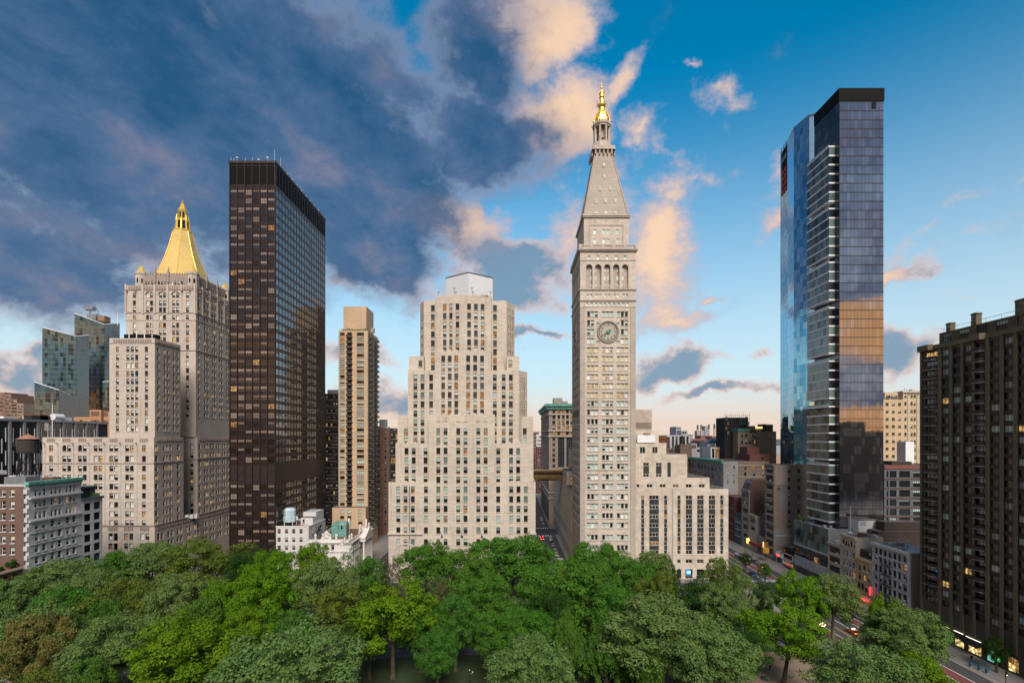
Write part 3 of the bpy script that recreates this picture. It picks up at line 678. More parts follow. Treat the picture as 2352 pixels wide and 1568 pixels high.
    # corner piers standing proud of the window field
    for a, b2 in ((378,421),(822,868)):
        b = MB(); b.box(HX(a)-(.06 if a < 500 else 0), HX(b2)+(.06 if a > 500 else 0), Y0-.28, Y0-.004, 0, HZ(600)); T.part('corner_pier', b, 'tower_trim')
    # upper balcony balustrade
    bx = (x0-.6, x1+.6, Y0-.6, Y1+.6); zb0, zb1 = zcor+.55, HZ(45)
    for i in range(6):
        x = x0-.4+(x1-x0+.2)*i/5; b = MB(); b.box(x-.1, x+.9 if i < 5 else x+.7, Y0-.75, Y0-.1, zb0, zb1+.12); T.part('balcony_post', b, 'tower_marble')
    for i in range(5):
        xa = x0+.5+(x1-x0+.2)*i/5
        for k in range(6):
            b = MB(); b.box(xa+.25+k*.55, xa+.5+k*.55, Y0-.55, Y0-.3, zb0, zb1-.35); T.part('baluster', b, 'tower_marble')
    b = MB(); b.box(x0-.7, x1+.7, Y0-.72, Y0-.12, zb1-.35, zb1+.1); b.box(x0-.7, x0-.1, Y0-.1, Y1+.6, zb0, zb1+.05); b.box(x1+.1, x1+.7, Y0-.1, Y1+.6, zb0, zb1+.05); T.part('hand_rail', b, 'tower_marble')
    # upper block
    Yu = 210.2; hx = 9.75; ux0, ux1 = xc-hx, xc+hx; uy1 = 2*yc-Yu; zu = GZ(1250,Yu)
    uo = flat('G',Yu,[507,588,627,708],[1383,1465],1.35,2.0,'tower_pale') + flat('G',Yu,[503,514,603,614,704,716],[1290],.4,.4,'tower_pale')
    T.mass(ux0, ux1, Yu, uy1, zcor+.5, zu, 'tower_marble', W=uo, N=[(yc+d, z, 1.3, 2.0, 'tower_pale') for d in (-5,-1,1,5) for z in (GZ(1383,Yu)-1, GZ(1465,Yu)-1)], depth=.3)
    b = MB(); 
    for a, c, z0_, z1_ in ((455,762,1330,1318),(455,468,1498,1330),(749,762,1498,1330)): b.box(mx('G',a,Yu), mx('G',c,Yu), Yu-.12, Yu-.003, GZ(z0_,Yu), GZ(z1_,Yu))
    T.part('panel_moulding', b, 'tower_trim')
    course(zu-.35, zu+.25, .5, bx=(ux0,ux1,Yu,uy1)); course(zu+.25, zu+.75, .75, 'tower_marble', bx=(ux0,ux1,Yu,uy1))
    for i in range(26):
        b = MB(); x = ux0-.5+(2*hx+1)*i/25; b.box(x-.12, x+.12, Yu-.7, Yu-.45, zu+.75, zu+1.0); T.part('antefix', b, 'tower_trim')
    # pyramid
    zp0, zp1 = zu+.6, GZ(720,217.5); hb, ht = 9.6, 4.05
    base = [(xc-hb,yc-hb*1.08),(xc+hb,yc-hb*1.08),(xc+hb,yc+hb*1.08),(xc-hb,yc+hb*1.08)]
    b = MB(); b.prism(base, zp0, zp1, 0, scale=ht/hb); T.part('pyramid_roof', b, 'tower_slab')
    def pyr(zx, zy):
        """point of the west slope seen at that place"""
        Y = 213.0
        for _ in range(8):
            z = mz('G', zy, Y); t = (z-zp0)/(zp1-zp0); Y = yc-(hb*1.08)*(1+(ht/hb-1)*t)
        return mx('G', zx, Y), Y, z
    for zx, zy in ((588,793),(592,893),(551,1002),(643,1002),(518,1113),(603,1110),(688,1110)):
        px, py, pz = pyr(zx, zy); b = MB(); b.box(px-.62, px+.62, py-.45, py+1.6, pz-1.05, pz+.45); k = 6
        n0 = len(b.v); top = [(px+.62*math.cos(math.pi*i/k), pz+.45+.6*math.sin(math.pi*i/k)) for i in range(k+1)]
        b.poly([(x, py-.45, z) for x, z in top][::-1]); 
        for (xa, za), (xb, zb_) in zip(top, top[1:]): b.quad((xa,py-.45,za),(xb,py-.45,zb_),(xb,py+1.8,zb_),(xa,py+1.8,za))
        d = T.part('dormer', b, 'tower_marble')
        b = MB(); b.poly([(px+.36*math.cos(2*math.pi*i/12), py-.47, pz+.12+.5*math.sin(2*math.pi*i/12)) for i in range(12)]); o = b.build('pane', 'blind_sky_teal', d)
    for zx in (521,605,690): 
        px, py, pz = pyr(zx, 1212); T.win('tower_pale', (px, py-.25, pz-.5), 1.2, 1.0, 0)
    # corner ribs
    for sx, sy in ((-1,-1),(1,-1),(-1,1),(1,1)):
        b = MB(); b.tube((xc+sx*hb,yc+sy*hb*1.08,zp0),(xc+sx*ht,yc+sy*ht*1.08,zp1), .42, .26, 6); T.part('corner_rib', b, 'tower_trim')
    # gallery on corbels
    zg = GZ(655,216.2); zg2 = GZ(618,216.0); hg = 4.95
    sq = lambda r: [(xc-r,yc-r*1.05),(xc+r,yc-r*1.05),(xc+r,yc+r*1.05),(xc-r,yc+r*1.05)]
    b = MB(); b.prism(sq(4.0), zp1-.2, zg+.2); T.part('gallery_drum', b, 'tower_marble')
    for i in range(5):
        for sx, sy in ((0,-1),(-1,0),(1,0)):
            t = -3.6+7.2*i/4; b = MB()
            if sy: b.box(xc+t-.3, xc+t+.3, yc-4.95*1.05, yc-4.2, zp1+.5, zg+.02)
            else: b.box(xc+sx*4.95-.35, xc+sx*4.95+.35, yc+t-.3, yc+t+.3, zp1+.3, zg+.02)
            T.part('corbel', b, 'tower_trim')
    b = MB(); b.prism(sq(hg+.25), zg, zg+.5); b.prism(sq(hg), zg+.5, zg2); T.part('gallery', b, 'tower_marble')
    for i in range(9):
        b = MB(); t = -4.2+8.4*i/8; b.box(xc+t-.1, xc+t+.1, yc-hg*1.05-.1, yc-hg*1.05-.003, zg+.7, zg2-.2); T.part('baluster', b, 'tower_trim')
    # lantern stage: stepped octagon, ring of columns with a bell inside
    zl0, zl1, zl2 = GZ(575,218), GZ(437,218), GZ(398,218)
    b = MB(); b.prism(octo(xc,yc,4.4), zg2-.3, (zg2+zl0)/2); b.prism(octo(xc,yc,4.0), (zg2+zl0)/2, zl0); T.part('lantern_base', b, 'tower_marble')
    b = MB(); b.prism(octo(xc,yc,1.7), zl0, zl1); T.part('lantern_core', b, 'tower_trim')
    for i in range(8):
        a = R(22.5+45*i); b = MB(); b.box(-.38,.38,-.32,.32,0,zl1-zl0); o = b.build('lantern_column', 'tower_marble', T.root); o.location = Vector((xc+3.45*math.cos(a), yc+3.45*math.sin(a), zl0))-T.at; o.rotation_euler = (0,0,a)
    b = MB(); b.lathe([(.9,zl0+.5),(.8,zl0+.9),(.55,zl0+1.5),(.3,zl0+1.8),(.05,zl0+1.9)], xc, yc-2.3, 10); T.part('bell', b, 'bronze_metal', True)
    b = MB(); b.prism(octo(xc,yc,4.0), zl1, zl1+.8); b.prism(octo(xc,yc,4.35), zl1+.8, zl2); T.part('lantern_cornice', b, 'tower_marble')
    # gold dome and upper lantern
    G_ = lambda zy: GZ(zy, 220.0); zd, zd1 = zl2, G_(302)
    dome = [(3.62,zd),(3.66,zd+.5),(3.5,zd+1.6)]+[(3.5*math.cos(t)+.0, zd+1.6+(zd1-zd-1.6)*math.sin(t)) for t in (R(18),R(34),R(48),R(60))]+[(1.5,zd1)]
    b = MB(); b.lathe(dome, xc, yc, 8, rot=R(22.5)); T.part('gold_dome', b, 'gold')
    for i in range(8):
        a = R(22.5+45*i); b = MB()
        for (r0, z0_), (r1, z1_) in zip(dome, dome[1:]): b.tube((xc+r0*math.cos(a),yc+r0*math.sin(a),z0_),(xc+r1*math.cos(a),yc+r1*math.sin(a),z1_), .11, .11, 5)
        T.part('dome_rib', b, 'gold')
    for i in range(8):
        a = R(45*i-90); b = MB(); b.box(-.5,.5,-.35,.4,0,1.3); b.prism([(-.5,-.35),(.5,-.35),(.5,.4),(-.5,.4)],1.3,1.75,0,scale=.4); o = b.build('dome_window', 'gold', T.root); o.location = Vector((xc+3.25*math.cos(a), yc+3.25*math.sin(a), zd+.5))-T.at; o.rotation_euler = (0,0,a+R(90))
        b = MB(); b.quad((-.3,-.37,.15),(.3,-.37,.15),(.3,-.37,1.2),(-.3,-.37,1.2)); b.build('pane', 'pane_dark', o)
    b = MB(); b.lathe([(1.5,G_(302)),(1.2,G_(290)),(1.1,G_(275)),(1.9,G_(258)),(2.05,G_(248)),(1.0,G_(246)),(.85,G_(220)),(.8,G_(192)),(1.1,G_(186)),(1.3,G_(182)),(1.0,G_(178)),(1.05,G_(152)),(1.35,G_(147)),(.7,G_(140)),(.35,G_(118)),(.2,G_(108))], xc, yc, 8, rot=R(22.5)); T.part('upper_lantern', b, 'gold')
    for i in range(8):
        a = R(22.5+45*i); b = MB(); b.tube((xc+1.35*math.cos(a),yc+1.35*math.sin(a),G_(150)),(xc+1.55*math.cos(a),yc+1.55*math.sin(a),G_(138)), .09, .02, 5); T.part('pinnacle', b, 'gold')
        b = MB(); b.tube((xc+2.0*math.cos(a),yc+2.0*math.sin(a),G_(248)),(xc+2.3*math.cos(a),yc+2.3*math.sin(a),G_(222)), .06, .05, 5); b.tube((xc+2.3*math.cos(a),yc+2.3*math.sin(a),G_(250)),(xc+2.75*math.cos(a),yc+2.75*math.sin(a),G_(255)), .1, .16, 5); T.part('flood_light', b, 'dark_metal')
        c = R(22.5+45*(i+1)); b = MB(); b.tube((xc+2.3*math.cos(a),yc+2.3*math.sin(a),G_(224)),(xc+2.3*math.cos(c),yc+2.3*math.sin(c),G_(224)), .05, .05, 5); T.part('ring_rail', b, 'gold')
        b = MB(); b.tube((xc+4.1*math.cos(a),yc+4.1*math.sin(a),zl2-.3),(xc+4.75*math.cos(a),yc+4.75*math.sin(a),zl2+.3), .08, .2, 5); T.part('flood_light', b, 'dark_metal')
    b = MB(); b.lathe([(.1,G_(112)),(.35,G_(107)),(.6,G_(98)),(.6,G_(92)),(.35,G_(84)),(.14,G_(78)),(.10,G_(55)),(.02,G_(30))], xc, yc, 10); T.part('finial', b, 'gold', True)
    # clock faces
    def clock(cen, rz, big=1.0):
        c = bpy.data.objects.new('clock', None); COL.objects.link(c); c.parent = T.root; c.location = Vector(cen)-T.at; c.rotation_euler = (0,0,rz)
        Rr = 4.15
        def disc(r0, r1, y, seg=48):
            b = MB()
            for i in range(seg):
                a0, a1 = 2*math.pi*i/seg, 2*math.pi*(i+1)/seg
                b.quad(*[(r*math.cos(a), y, r*math.sin(a)) for r, a in ((r0,a0),(r0,a1),(r1,a1),(r1,a0))])
            return b
        b = MB(); b.poly([(Rr*math.cos(2*math.pi*i/48), -.12, Rr*math.sin(2*math.pi*i/48)) for i in range(48)]); b.build('clock_face', 'clock_face', c)
        disc(3.55, Rr, -.15).build('minute_band', 'clock_band', c)
        b = MB()
        for i in range(48):
            a0, a1 = 2*math.pi*i/48, 2*math.pi*(i+1)/48; pr = [(4.15,-.15),(4.3,-.45),(4.65,-.5),(4.85,-.2),(4.9,.3)]
            for (r0,y0),(r1,y1) in zip(pr, pr[1:]): b.quad((r0*math.cos(a0),y0,r0*math.sin(a0)),(r0*math.cos(a1),y0,r0*math.sin(a1)),(r1*math.cos(a1),y1,r1*math.sin(a1)),(r1*math.cos(a0),y1,r1*math.sin(a0)))
        b.build('wreath_ring', 'clock_rim', c)
        for i in range(60):
            a = 2*math.pi*i/60; b = MB(); b.box(-.09,.09,-.2,-.16,-.13,.13); o = b.build('minute_mark', 'clock_dark', c); o.location = (3.87*math.cos(a), 0, 3.87*math.sin(a)); o.rotation_euler = (0,-a,0)
        for n in range(1, 13):
            a = R(90-30*n); text_part(str(n), 1.25, 'clock_dark', c, (3.0*math.cos(a), -.2, 3.0*math.sin(a)), 0, 'numeral', .04)
        # hands: 7:39
        def hand(ang, ln, wd, tail, name):
            b = MB(); b.poly([(-wd,-.34,-tail),(wd,-.34,-tail),(wd*.6,-.34,ln*.6),(wd*1.5,-.34,ln*.75),(0,-.34,ln),(-wd*1.5,-.34,ln*.75),(-wd*.6,-.34,ln*.6)]); b.poly([(-wd*2.4,-.33,-tail-.2),(wd*2.4,-.33,-tail-.2),(0,-.33,-tail+.8)])
            o = b.build(name, 'clock_dark' if name == 'hour_hand' else 'verdigris_dark', c); o.rotation_euler = (0, R(ang), 0); return o
        hand(39/60*360, 3.7, .16, 1.3, 'minute_hand'); hand((7+39/60)*30, 2.3, .22, .9, 'hour_hand')
        b = MB(); b.lathe([(.85,.0),(.85,.2),(.5,.35),(.1,.4)], 0, 0, 14); o = b.build('hand_boss', 'verdigris_dark', c); o.rotation_euler = (R(90),0,0); o.location = (0,-.3,0)
        for sx in (-1,1):
            for sz in (-1,1):
                for k in range(7):
                    b = MB(); r = .22+.12*((k*37) % 5)/4; b.lathe([(r*.6,-r*.5),(r,0),(r*.6,r*.6),(.02,r*.8)], 0, 0, 6); o = b.build('carved_leaf', 'tower_trim', c)
                    t = k/6; o.location = (sx*(3.5+1.0*math.sin(t*3)+.25*(k % 2)), -.1, sz*(4.3-.9*t+.3*math.cos(k*2.1))); 
    clock((HX(625), Y0, HZ(812)), 0); clock((x0, yc, HZ(830)), R(-90))
    T.finish()
masonry('tower_slab', (.40,.36,.31), 3.0, 1.6, .05, .7, .35, mortar=.05)
plain('clock_face', (.36,.35,.285), .6, 0, .06, 1.5); plain('clock_band', (.17,.20,.175), .6, 0, .1, 1.5); plain('clock_rim', (.30,.27,.22), .7, 0, .15, 2); plain('clock_dark', (.03,.03,.028), .5)
build_clock_tower()
# ================================================================== stepped annex south of the tower and its long north wing
def build_annex():
    Y0 = 207.4; IX = lambda c, Y=Y0: mx('I', c, Y); IZ = lambda r, Y=Y0: mz('I', r, Y); xa = mx('H',868,207)+.02
    A = Bld('stone_annex', 'low stepped stone office annex with dark window strips right of the clock tower', 'building', (IX(1200), Y0, 0))
    rows = (765,844,924,998,1073,1147,1218); o = []
    wh = 1.75
    for c, wd, st in ((870,1.3,'dark_one'),(964,4.1,'dark_triple'),(1060,1.3,'dark_one'),(1170,1.3,'dark_one'),(1253,2.75,'dark_pair'),(1347,2.75,'dark_pair'),(1443,2.75,'dark_pair'),(1524,1.3,'dark_one')):
        # one tall recess per strip; glazing and fluted metal spandrels alternate inside it
        zlo, zhi = IZ(1236), IZ(750); o.append((IX(c), zlo, wd, zhi-zlo, None))
        for i, r in enumerate(rows):
            A.win(st, (IX(c), Y0+.42, IZ(r)-wh/2), wd, wh, 0)
            z0_, z1_ = IZ(rows[i+1])+wh/2 if i < 6 else zlo, IZ(r)-wh/2
            b = MB(); b.box(IX(c)-wd/2, IX(c)+wd/2, Y0+.44, Y0+.6, z0_, z1_)
            n = int(wd/.28)
            for k in range(n): x = IX(c)-wd/2+wd*(k+.5)/n; b.box(x-.05, x+.05, Y0+.36, Y0+.44, z0_, z1_)
            if z1_-z0_ > .2: A.part('spandrel', b, 'spandrel_dark')
    o += [(IX(c), IZ(1294)-.9, wd, 1.8, st) for c, wd, st in ((1170,1.4,'dark_one'),(1253,2.75,'dark_pair'),(1347,2.75,'dark_pair'),(1443,2.75,'dark_pair'),(1524,1.4,'dark_one'),(870,1.4,'dark_one'),(964,4.1,'dark_triple'),(1060,1.4,'dark_one'))]
    o += [(IX(c), .3, wd, IZ(1358)-.3, None) for c, wd in ((1170,1.9),(1253,3.1),(1347,3.1),(1443,3.1))]
    z1, z2, z3, z4, z5, z6 = IZ(695), IZ(603,210), IZ(408,213), IZ(315,216), IZ(218,219), IZ(40,222)
    A.mass(xa, IX(1578), Y0, 275, 0, z1, 'limestone_annex', W=o, depth=.6, parapet=.6)
    b = MB(); b.box(IX(1113), IX(1118), Y0-.2, Y0-.003, 3, z1); A.part('drain_pipe', b, 'concrete')
    b = MB(); b.box(xa, IX(1578)+.1, Y0-.15, Y0-.003, IZ(1243), IZ(1238)); A.part('string_course', b, 'limestone_annex')
    for c, wd in ((1170,1.9),(1253,3.1),(1347,3.1),(1443,3.1)):
        b = MB(); b.box(IX(c)-wd/2, IX(c)+wd/2, Y0+.62, Y0+.7, .3, IZ(1358)); s = A.part('shop_front', b, 'pane_dark')
        b = MB(); b.box(IX(c)-wd/2, IX(c)+wd/2, Y0+.5, Y0+.61, IZ(1416), IZ(1411)); b.box(IX(c)-.05, IX(c)+.05, Y0+.5, Y0+.61, .3, IZ(1416)); b.build('shop_frame', 'grey_metal', s).location = (0,0,0)
    b = MB(); x, z = IX(1252), IZ(1385); b.box(x-.85, x+.85, Y0+.3, Y0+.42, z-.85, z+.85); o2 = A.part('lit_sign', b, 'sign_blue')
    b = MB(); b.box(x-.68, x+.7, Y0+.26, Y0+.3, z-.2, z+.16)
    for t, hh in ((-.45,.34),(-.1,.3),(.08,.36),(.45,.3)): b.box(x+t-.07, x+t+.07, Y0+.26, Y0+.3, z+.16, z+hh)
    b.build('lettering', 'sign_blue_white', o2)
    A.mass(xa, IX(1422,210), 210, 272, z1-.7, z2, 'limestone_annex', W=[(IX(c,210), IZ(670,210)-.75, wd, 1.5, 'dark_pair' if wd > 1.6 else 'dark_one') for c, wd in ((831,1.3),(927,2.6),(1035,2.6),(1143,2.6),(1251,2.6),(1359,2.6))], depth=.3, parapet=.5)
    W3 = []
    for c in (898,1003):
        W3.append((IX(c,213), IZ(597,213), 2.5, IZ(479,213)-IZ(597,213), None)); 
        for r in (492,584): A.win('dark_pair', (IX(c,213), 213.3, IZ(r,213)-.65), 2.5, 1.35, 0)
        A.win('fluted', (IX(c,213), 213.35, IZ(569,213)), 2.5, IZ(506,213)-IZ(569,213), 0)
    for c in (1088,): W3.append((IX(c,213), IZ(597,213), 1.5, IZ(477,213)-IZ(597,213), 'fluted'))
    xk, xe = IX(1113,213), IX(1238,213)
    A.mass(xa, xe, 213, 268, z2-.6, z3, 'limestone_annex', W=W3, depth=.45, parapet=.5)
    A.mass(xa, IX(1065,216), 216, 262, z3-.6, z4, 'limestone_annex', W=[(IX(c,216), IZ(380,216)-1.2, 2.4, 2.9, 'dark_pair') for c in (869,972)], depth=.4, parapet=.5)
    A.mass(xa, IX(1003,219), 219, 258, z4-.6, z5, 'limestone_annex', depth=.4, parapet=.4)
    A.mass(xa, IX(946,222), 222, 254, z5-.5, z6, 'concrete_tan', depth=.4)
    for i in range(8):
        b = MB(); r = 145+i*7; b.box(xa, IX(944,222), 221.72, 221.97, IZ(r+3,222), IZ(r,222)); A.part('louver', b, 'concrete_tan')
    b = MB(); b.box(IX(824,216), IX(971,216), 215.6, 217.2, z4+.1, IZ(250,216)); A.part('roof_screen', b, 'white_metal')
    b = MB(); b.tube((IX(885,217),218.6,IZ(240,218)),(IX(940,217),218.6,IZ(240,218)), .55, .55, 10); A.part('roof_tank', b, 'rust_roof')
    for i in range(7):
        b = MB(); x = IX(815+i*21,219); b.tube((x,219.3,z5),(x,219.3,z5+1.1), .04, .04, 5); A.part('rail_post', b, 'white_metal')
    b = MB(); b.tube((xa,219.3,z5+1.1),(IX(945,219),219.3,z5+1.1), .04, .04, 5); A.part('hand_rail', b, 'white_metal')
    # north wing along the side street
    xn = mx('H',378,207)
    yw = (236.5, 258, 281, 343); zr = (mz('U',905,245), mz('U',745,262), mz('U',720,285))
    wins = lambda y0, y1, z0, z1: [(y, z0, .9, z1-z0, 'dark_one') for y in span(y0, y1, int((y1-y0)/3.2))]
    for i in range(3):
        zt = (mz('U',900,238), mz('U',735,262), mz('U',830,284))[i]
        A.mass(xn, xn+30, yw[i]+.02, yw[i+1]-.02, 0, zt, 'limestone_annex', N=wins(yw[i], yw[i+1], 14, zt-3)+wins(yw[i], yw[i+1], 5, 10), W=[(xn+3, zt-9, 1.6, 6, 'dark_one')] if i == 1 else (), depth=.5)
    A.mass(xn+6, xn+30, 262, 300, zr[1]-8, mz('U',545,270), 'limestone_annex', N=wins(262, 300, 38, mz('U',545,270)-3), W=[(xn+6+d, 40, 1.1, 9, 'dark_one') for d in (2,5,8,11)], depth=.5)
    A.mass(xn+14, xn+30, 266, 296, mz('U',545,270)-1, mz('U',470,274), 'limestone_annex', W=[(xn+14+d, mz('U',545,270)+1, 1.1, 3.5, 'dark_one') for d in (2,5,8)], depth=.5)
    A.finish()
plain('concrete_tan', (.40,.34,.28), .85, 0, .12, .4); lamp('sign_blue', (.01,.22,.95), 1.2); lamp('sign_blue_white', (.7,.85,1.0), 2.0)
build_annex()
# ================================================================== covered bridge over the side street
def build_bridge():
    Yb = 279.0; xa, xb = 9.0, 29.2; z0, z1 = mz('U',822,Yb), mz('U',732,Yb)
    g = thing('covered_footbridge', 'arched bronze footbridge high across the narrow side street', 'bridge', ((xa+xb)/2, Yb+2, z0))
    at = Vector(g.location)
    def p(nm, b, m): o = b.build(nm, m, g); o.location = -at
    b = MB(); k = 14; pts = [(xa+(xb-xa)*i/k, z0-.9+1.6*math.sin(math.pi*i/k)) for i in range(k+1)]
    for (x0,a),(x1,c) in zip(pts, pts[1:]): b.quad((x0,Yb,a),(x1,Yb,c),(x1,Yb,z0+2.6),(x0,Yb,z0+2.6)); b.quad((x0,Yb,a),(x0,Yb+4,a),(x1,Yb+4,c),(x1,Yb,c))
    b.quad((xa,Yb+4,z0-.5),(xa,Yb+4,z0+2.6),(xb,Yb+4,z0+2.6),(xb,Yb+4,z0-.5)); p('arched_girder', b, 'bridge_bronze')
    b = MB(); b.box(xa, xb, Yb+.3, Yb+3.7, z0+2.6, z1-1.2); p('glazing', b, 'pane_brown')
    for i in range(18):
        b = MB(); x = xa+(xb-xa)*(i+.5)/18; b.box(x-.1, x+.1, Yb+.05, Yb+.3, z0+2.6, z1-1.2); p('mullion', b, 'bridge_bronze')
    b = MB(); b.box(xa, xb, Yb-.1, Yb+4.1, z1-1.2, z1-.2); p('fascia', b, 'bridge_bronze')
    b = MB(); b.box(xa, xb, Yb-.25, Yb+4.25, z1-.2, z1+.15); p('bridge_roof', b, 'bridge_gold')
    b = MB(); b.box(xa, xb, Yb-.2, Yb-.003, z0+2.5, z0+2.8); p('sill_band', b, 'bridge_gold')
plain('bridge_bronze', (.17,.11,.05), .5, .4); plain('bridge_gold', (.52,.36,.16), .5, .3)
build_bridge()
# ================================================================== gothic office tower with gilded pyramid (left)
def build_gold_tower():
    Y0 = 208.0; AX = lambda c, Y: mx('A', c, Y); AZ = lambda r, Y: mz('A', r, Y); BX = lambda c, Y: mx('B', c, Y); BZ = lambda r, Y: mz('B', r, Y)
    X1 = -153.0
    G = Bld('gothic_office_tower', 'pale gothic office tower with gilded octagonal pyramid roof', 'tower', (-176, 240, 0))
    w, h = 1.7, 2.6
    # widest base
    zb = 23.2; pr = [c+d for c in (800,911,1025) for d in (-18,18)]
    Wb = flat('B',207,[p-223 for p in pr]+pr,[1000],w,2.9,'ny_arch')+flat('B',207,[p-223 for p in pr]+pr,[1068],w,2.5,'ny')
    Sb = [(y+d, z, 1.6, hh, st) for y in [210.4+6.1*i for i in range(13)] for d in (-1.05,1.05) for z, hh, st in ((zb-6.9,3.0,'ny_arch'),(zb-10.4,2.5,'ny'),(zb-14.2,2.6,'ny'))]
    Wb += [(mx('B',c,207), 1.0, 4.4, 9.5, 'ny_portal') for c in (811,911,1025)]
    G.mass(mx('P',40,207), X1, 207, 300, 0, zb, 'ny_stone', W=Wb, S=Sb, depth=.55, parapet=.8)
    # main block
    za = BZ(297,Y0); cols = [362,455,489,566,600,677,711,788,822,900,933,1019]
    Wa = flat('B',Y0,cols,[375],w,h,'ny_arch')+flat('B',Y0,cols,[450],w,h,'ny')+flat('B',Y0,cols,[518],w,h-.2,'ny_arch')+flat('B',Y0,cols,[581,646,711,775,840,904],w,h-.2,'ny')
    xa = X1-1.0; ya1 = my('B',1300,xa); zr = [BZ(r,Y0) for r in (375,450,518,581,646,711,775,840,904)]
    Sa = [(my('B',c,xa), z-h/2, 1.25 if c not in (1108,1262) else 1.6, h, 'ny_arch' if i in (0,2) else 'ny') for i, z in enumerate(zr) for c in (1108,1163,1185,1208,1262)]
    G.mass(BX(300,Y0), xa, Y0, ya1, zb-.9, za, 'ny_stone', W=Wa, S=Sa, depth=.5, parapet=.7)
    # east block beyond the court
    Yb = 240.0; xb = -156.2; xbw = BX(1290,Yb); zr2 = [BZ(r,Yb) for r in (362,425,485,545,600,655,712,768,822)]
    sb = [241.9]+[247+5.0*i+d for i in range(9) for d in (-.9,.9)]
    G.mass(-200, xb, Yb, 300, zb-.9, za+.02, 'ny_stone', W=[(BX(1358,Yb), z-h/2, w, h, 'ny_arch' if i in (0,2) else 'ny') for i, z in enumerate(zr2)],
           S=[(y, z-h/2, 1.5, h, 'ny_arch' if i in (0,2) else 'ny') for i, z in enumerate(zr2) for y in sb], depth=.5, parapet=.7)
    # west wing tower
    Yc = 208.6; zc = AZ(1052,Yc); colc = [832,906,937,968,1037]; rc = [1130,1188,1244,1302,1358,1413,1469,1524]+[1456+r for r in (125,180,235)]
    xcS = xa-.1; yc1 = my('A',1278,xcS)
    Wc = [(AX(c,Yc), AZ(r,Yc)-1.15, 1.35, 2.3, 'ny_arch' if r in (1130,1302) else 'ny') for r in rc for c in colc]
    Sc = [(my('A',c,xcS), AZ(r,Yc)-1.15, 1.15, 2.3, 'ny_arch' if r in (1130,1302) else 'ny') for r in rc for c in (1120,1166,1191,1230,1256)]
    G.mass(AX(775,Yc), xcS, Yc, yc1, za-.8, zc, 'ny_stone', W=Wc, S=Sc, depth=.45, parapet=.9)
    # main shaft
    xd0, xd1 = AX(893,Yb), -157.0; zd = AZ(678,Yb); cold = [952,1045,1073,1137,1165,1230,1258,1328]
    yd1 = 275.0
    Wd = [(AX(c,Yb), AZ(r,Yb)-1.15, 1.5, 2.35, 'ny_arch' if r in (748,905,960,1175,1333) else 'ny') for r in (748,803,852,905,960,1012,1063,1115) for c in cold]
    Wd += [(AX(1328,Yb), AZ(r,Yb)-1.15, 1.5, 2.35, 'ny_arch' if r in (1175,1333) else 'ny') for r in (1175,1228,1281,1333,1387,1438,1490,1540,1593)]
    yds = [242.2]+[c+d for c in (248.2,254.4,260.6,266.8) for d in (-1.0,1.0)]+[272.8]
    Sd = [(y, AZ(r,Yb)-1.15, 1.4, 2.35, 'ny_arch' if r in (748,960,1175,1333) else 'ny') for r in (748,803,852,905,960,1012,1063,1115,1175,1228,1281,1333,1387,1438,1490,1540,1593) for y in yds]
    G.mass(xd0, xd1, Yb, yd1, za-.5, zd, 'ny_stone', W=Wd, S=Sd, depth=.45, parapet=1.0)
    # crown: gallery set back behind the parapet
    Yk = 242.4; zk = AZ(603,Yk); xk0, xk1, yk1 = xd0+2.6, xd1-2.4, yd1-2.4
    G.mass(xk0, xk1, Yk, yk1, zd-1.1, zk, 'ny_stone_dark', W=[(AX(c,Yk), AZ(662,Yk)-1.0, .95, 2.0, 'ny_arch') for c in (1035,1057,1078,1126,1148,1171,1218,1242,1266,1288)], S=[(Yk+3.5+2.1*i, AZ(662,Yk)-1.0, .95, 2.0, 'ny_arch') for i in range(12)], depth=.35, parapet=.8)
    for i in range(22):
        b = MB(); x = xk0+(xk1-xk0)*(i+.5)/22; b.box(x-.28, x+.28, Yk-.12, Yk+.3, zk, zk+.75); G.part('crown_merlon', b, 'ny_stone_dark')
    for i in range(20):
        b = MB(); y = Yk+(yk1-Yk)*(i+.5)/20; b.box(xk1-.3, xk1+.12, y-.28, y+.28, zk, zk+.75); G.part('crown_merlon', b, 'ny_stone_dark')
    for cx_, cy_ in ((xk0+1.9,Yk+1.6),(xk1-1.6,Yk+1.6),(xk1-1.6,yk1-1.6),(xk0+1.9,yk1-1.6)):
        t = MB(); t.prism(octo(cx_,cy_,2.7), zd-1, zk+.3); t.prism(octo(cx_,cy_,2.95), zk+.3, zk+.9); t.prism(octo(cx_,cy_,2.5), zk+.9, zk+1.6); tu = G.part('corner_turret', t, 'ny_stone')
        for i in range(8):
            a = R(45*i); b = MB(); r = 2.53
            b.quad(*[(cx_+r*math.cos(a)-s*.42*math.sin(a), cy_+r*math.sin(a)+s*.42*math.cos(a), z) for s, z in ((-1,zk-4.2),(1,zk-4.2),(1,zk-2.0),(-1,zk-2.0))]); b.build('turret_window', 'pane_dark', tu)
        b = MB(); b.lathe([(2.1,zk+1.6),(1.6,zk+2.6),(.9,zk+4.0),(.3,zk+4.7),(.35,zk+5.0),(.08,zk+5.3),(.03,zk+6.2)], cx_, cy_, 8, rot=R(22.5)); b.build('gold_cap', 'gold', tu)
    def finial(x, y, z, hh, s=1.0, m='ny_stone_dark'):
        b = MB(); b.prism([(x-.4*s,y-.4*s),(x+.4*s,y-.4*s),(x+.4*s,y+.4*s),(x-.4*s,y+.4*s)], z, z+hh*.4); b.prism([(x-.5*s,y-.5*s),(x+.5*s,y-.5*s),(x+.5*s,y+.5*s),(x-.5*s,y+.5*s)], z+hh*.4, z+hh, 0, scale=.06); G.part('finial', b, m)
    for c in (1100,1193): finial(AX(c,Yk), Yk, zk-4, 8.2, 1.3)
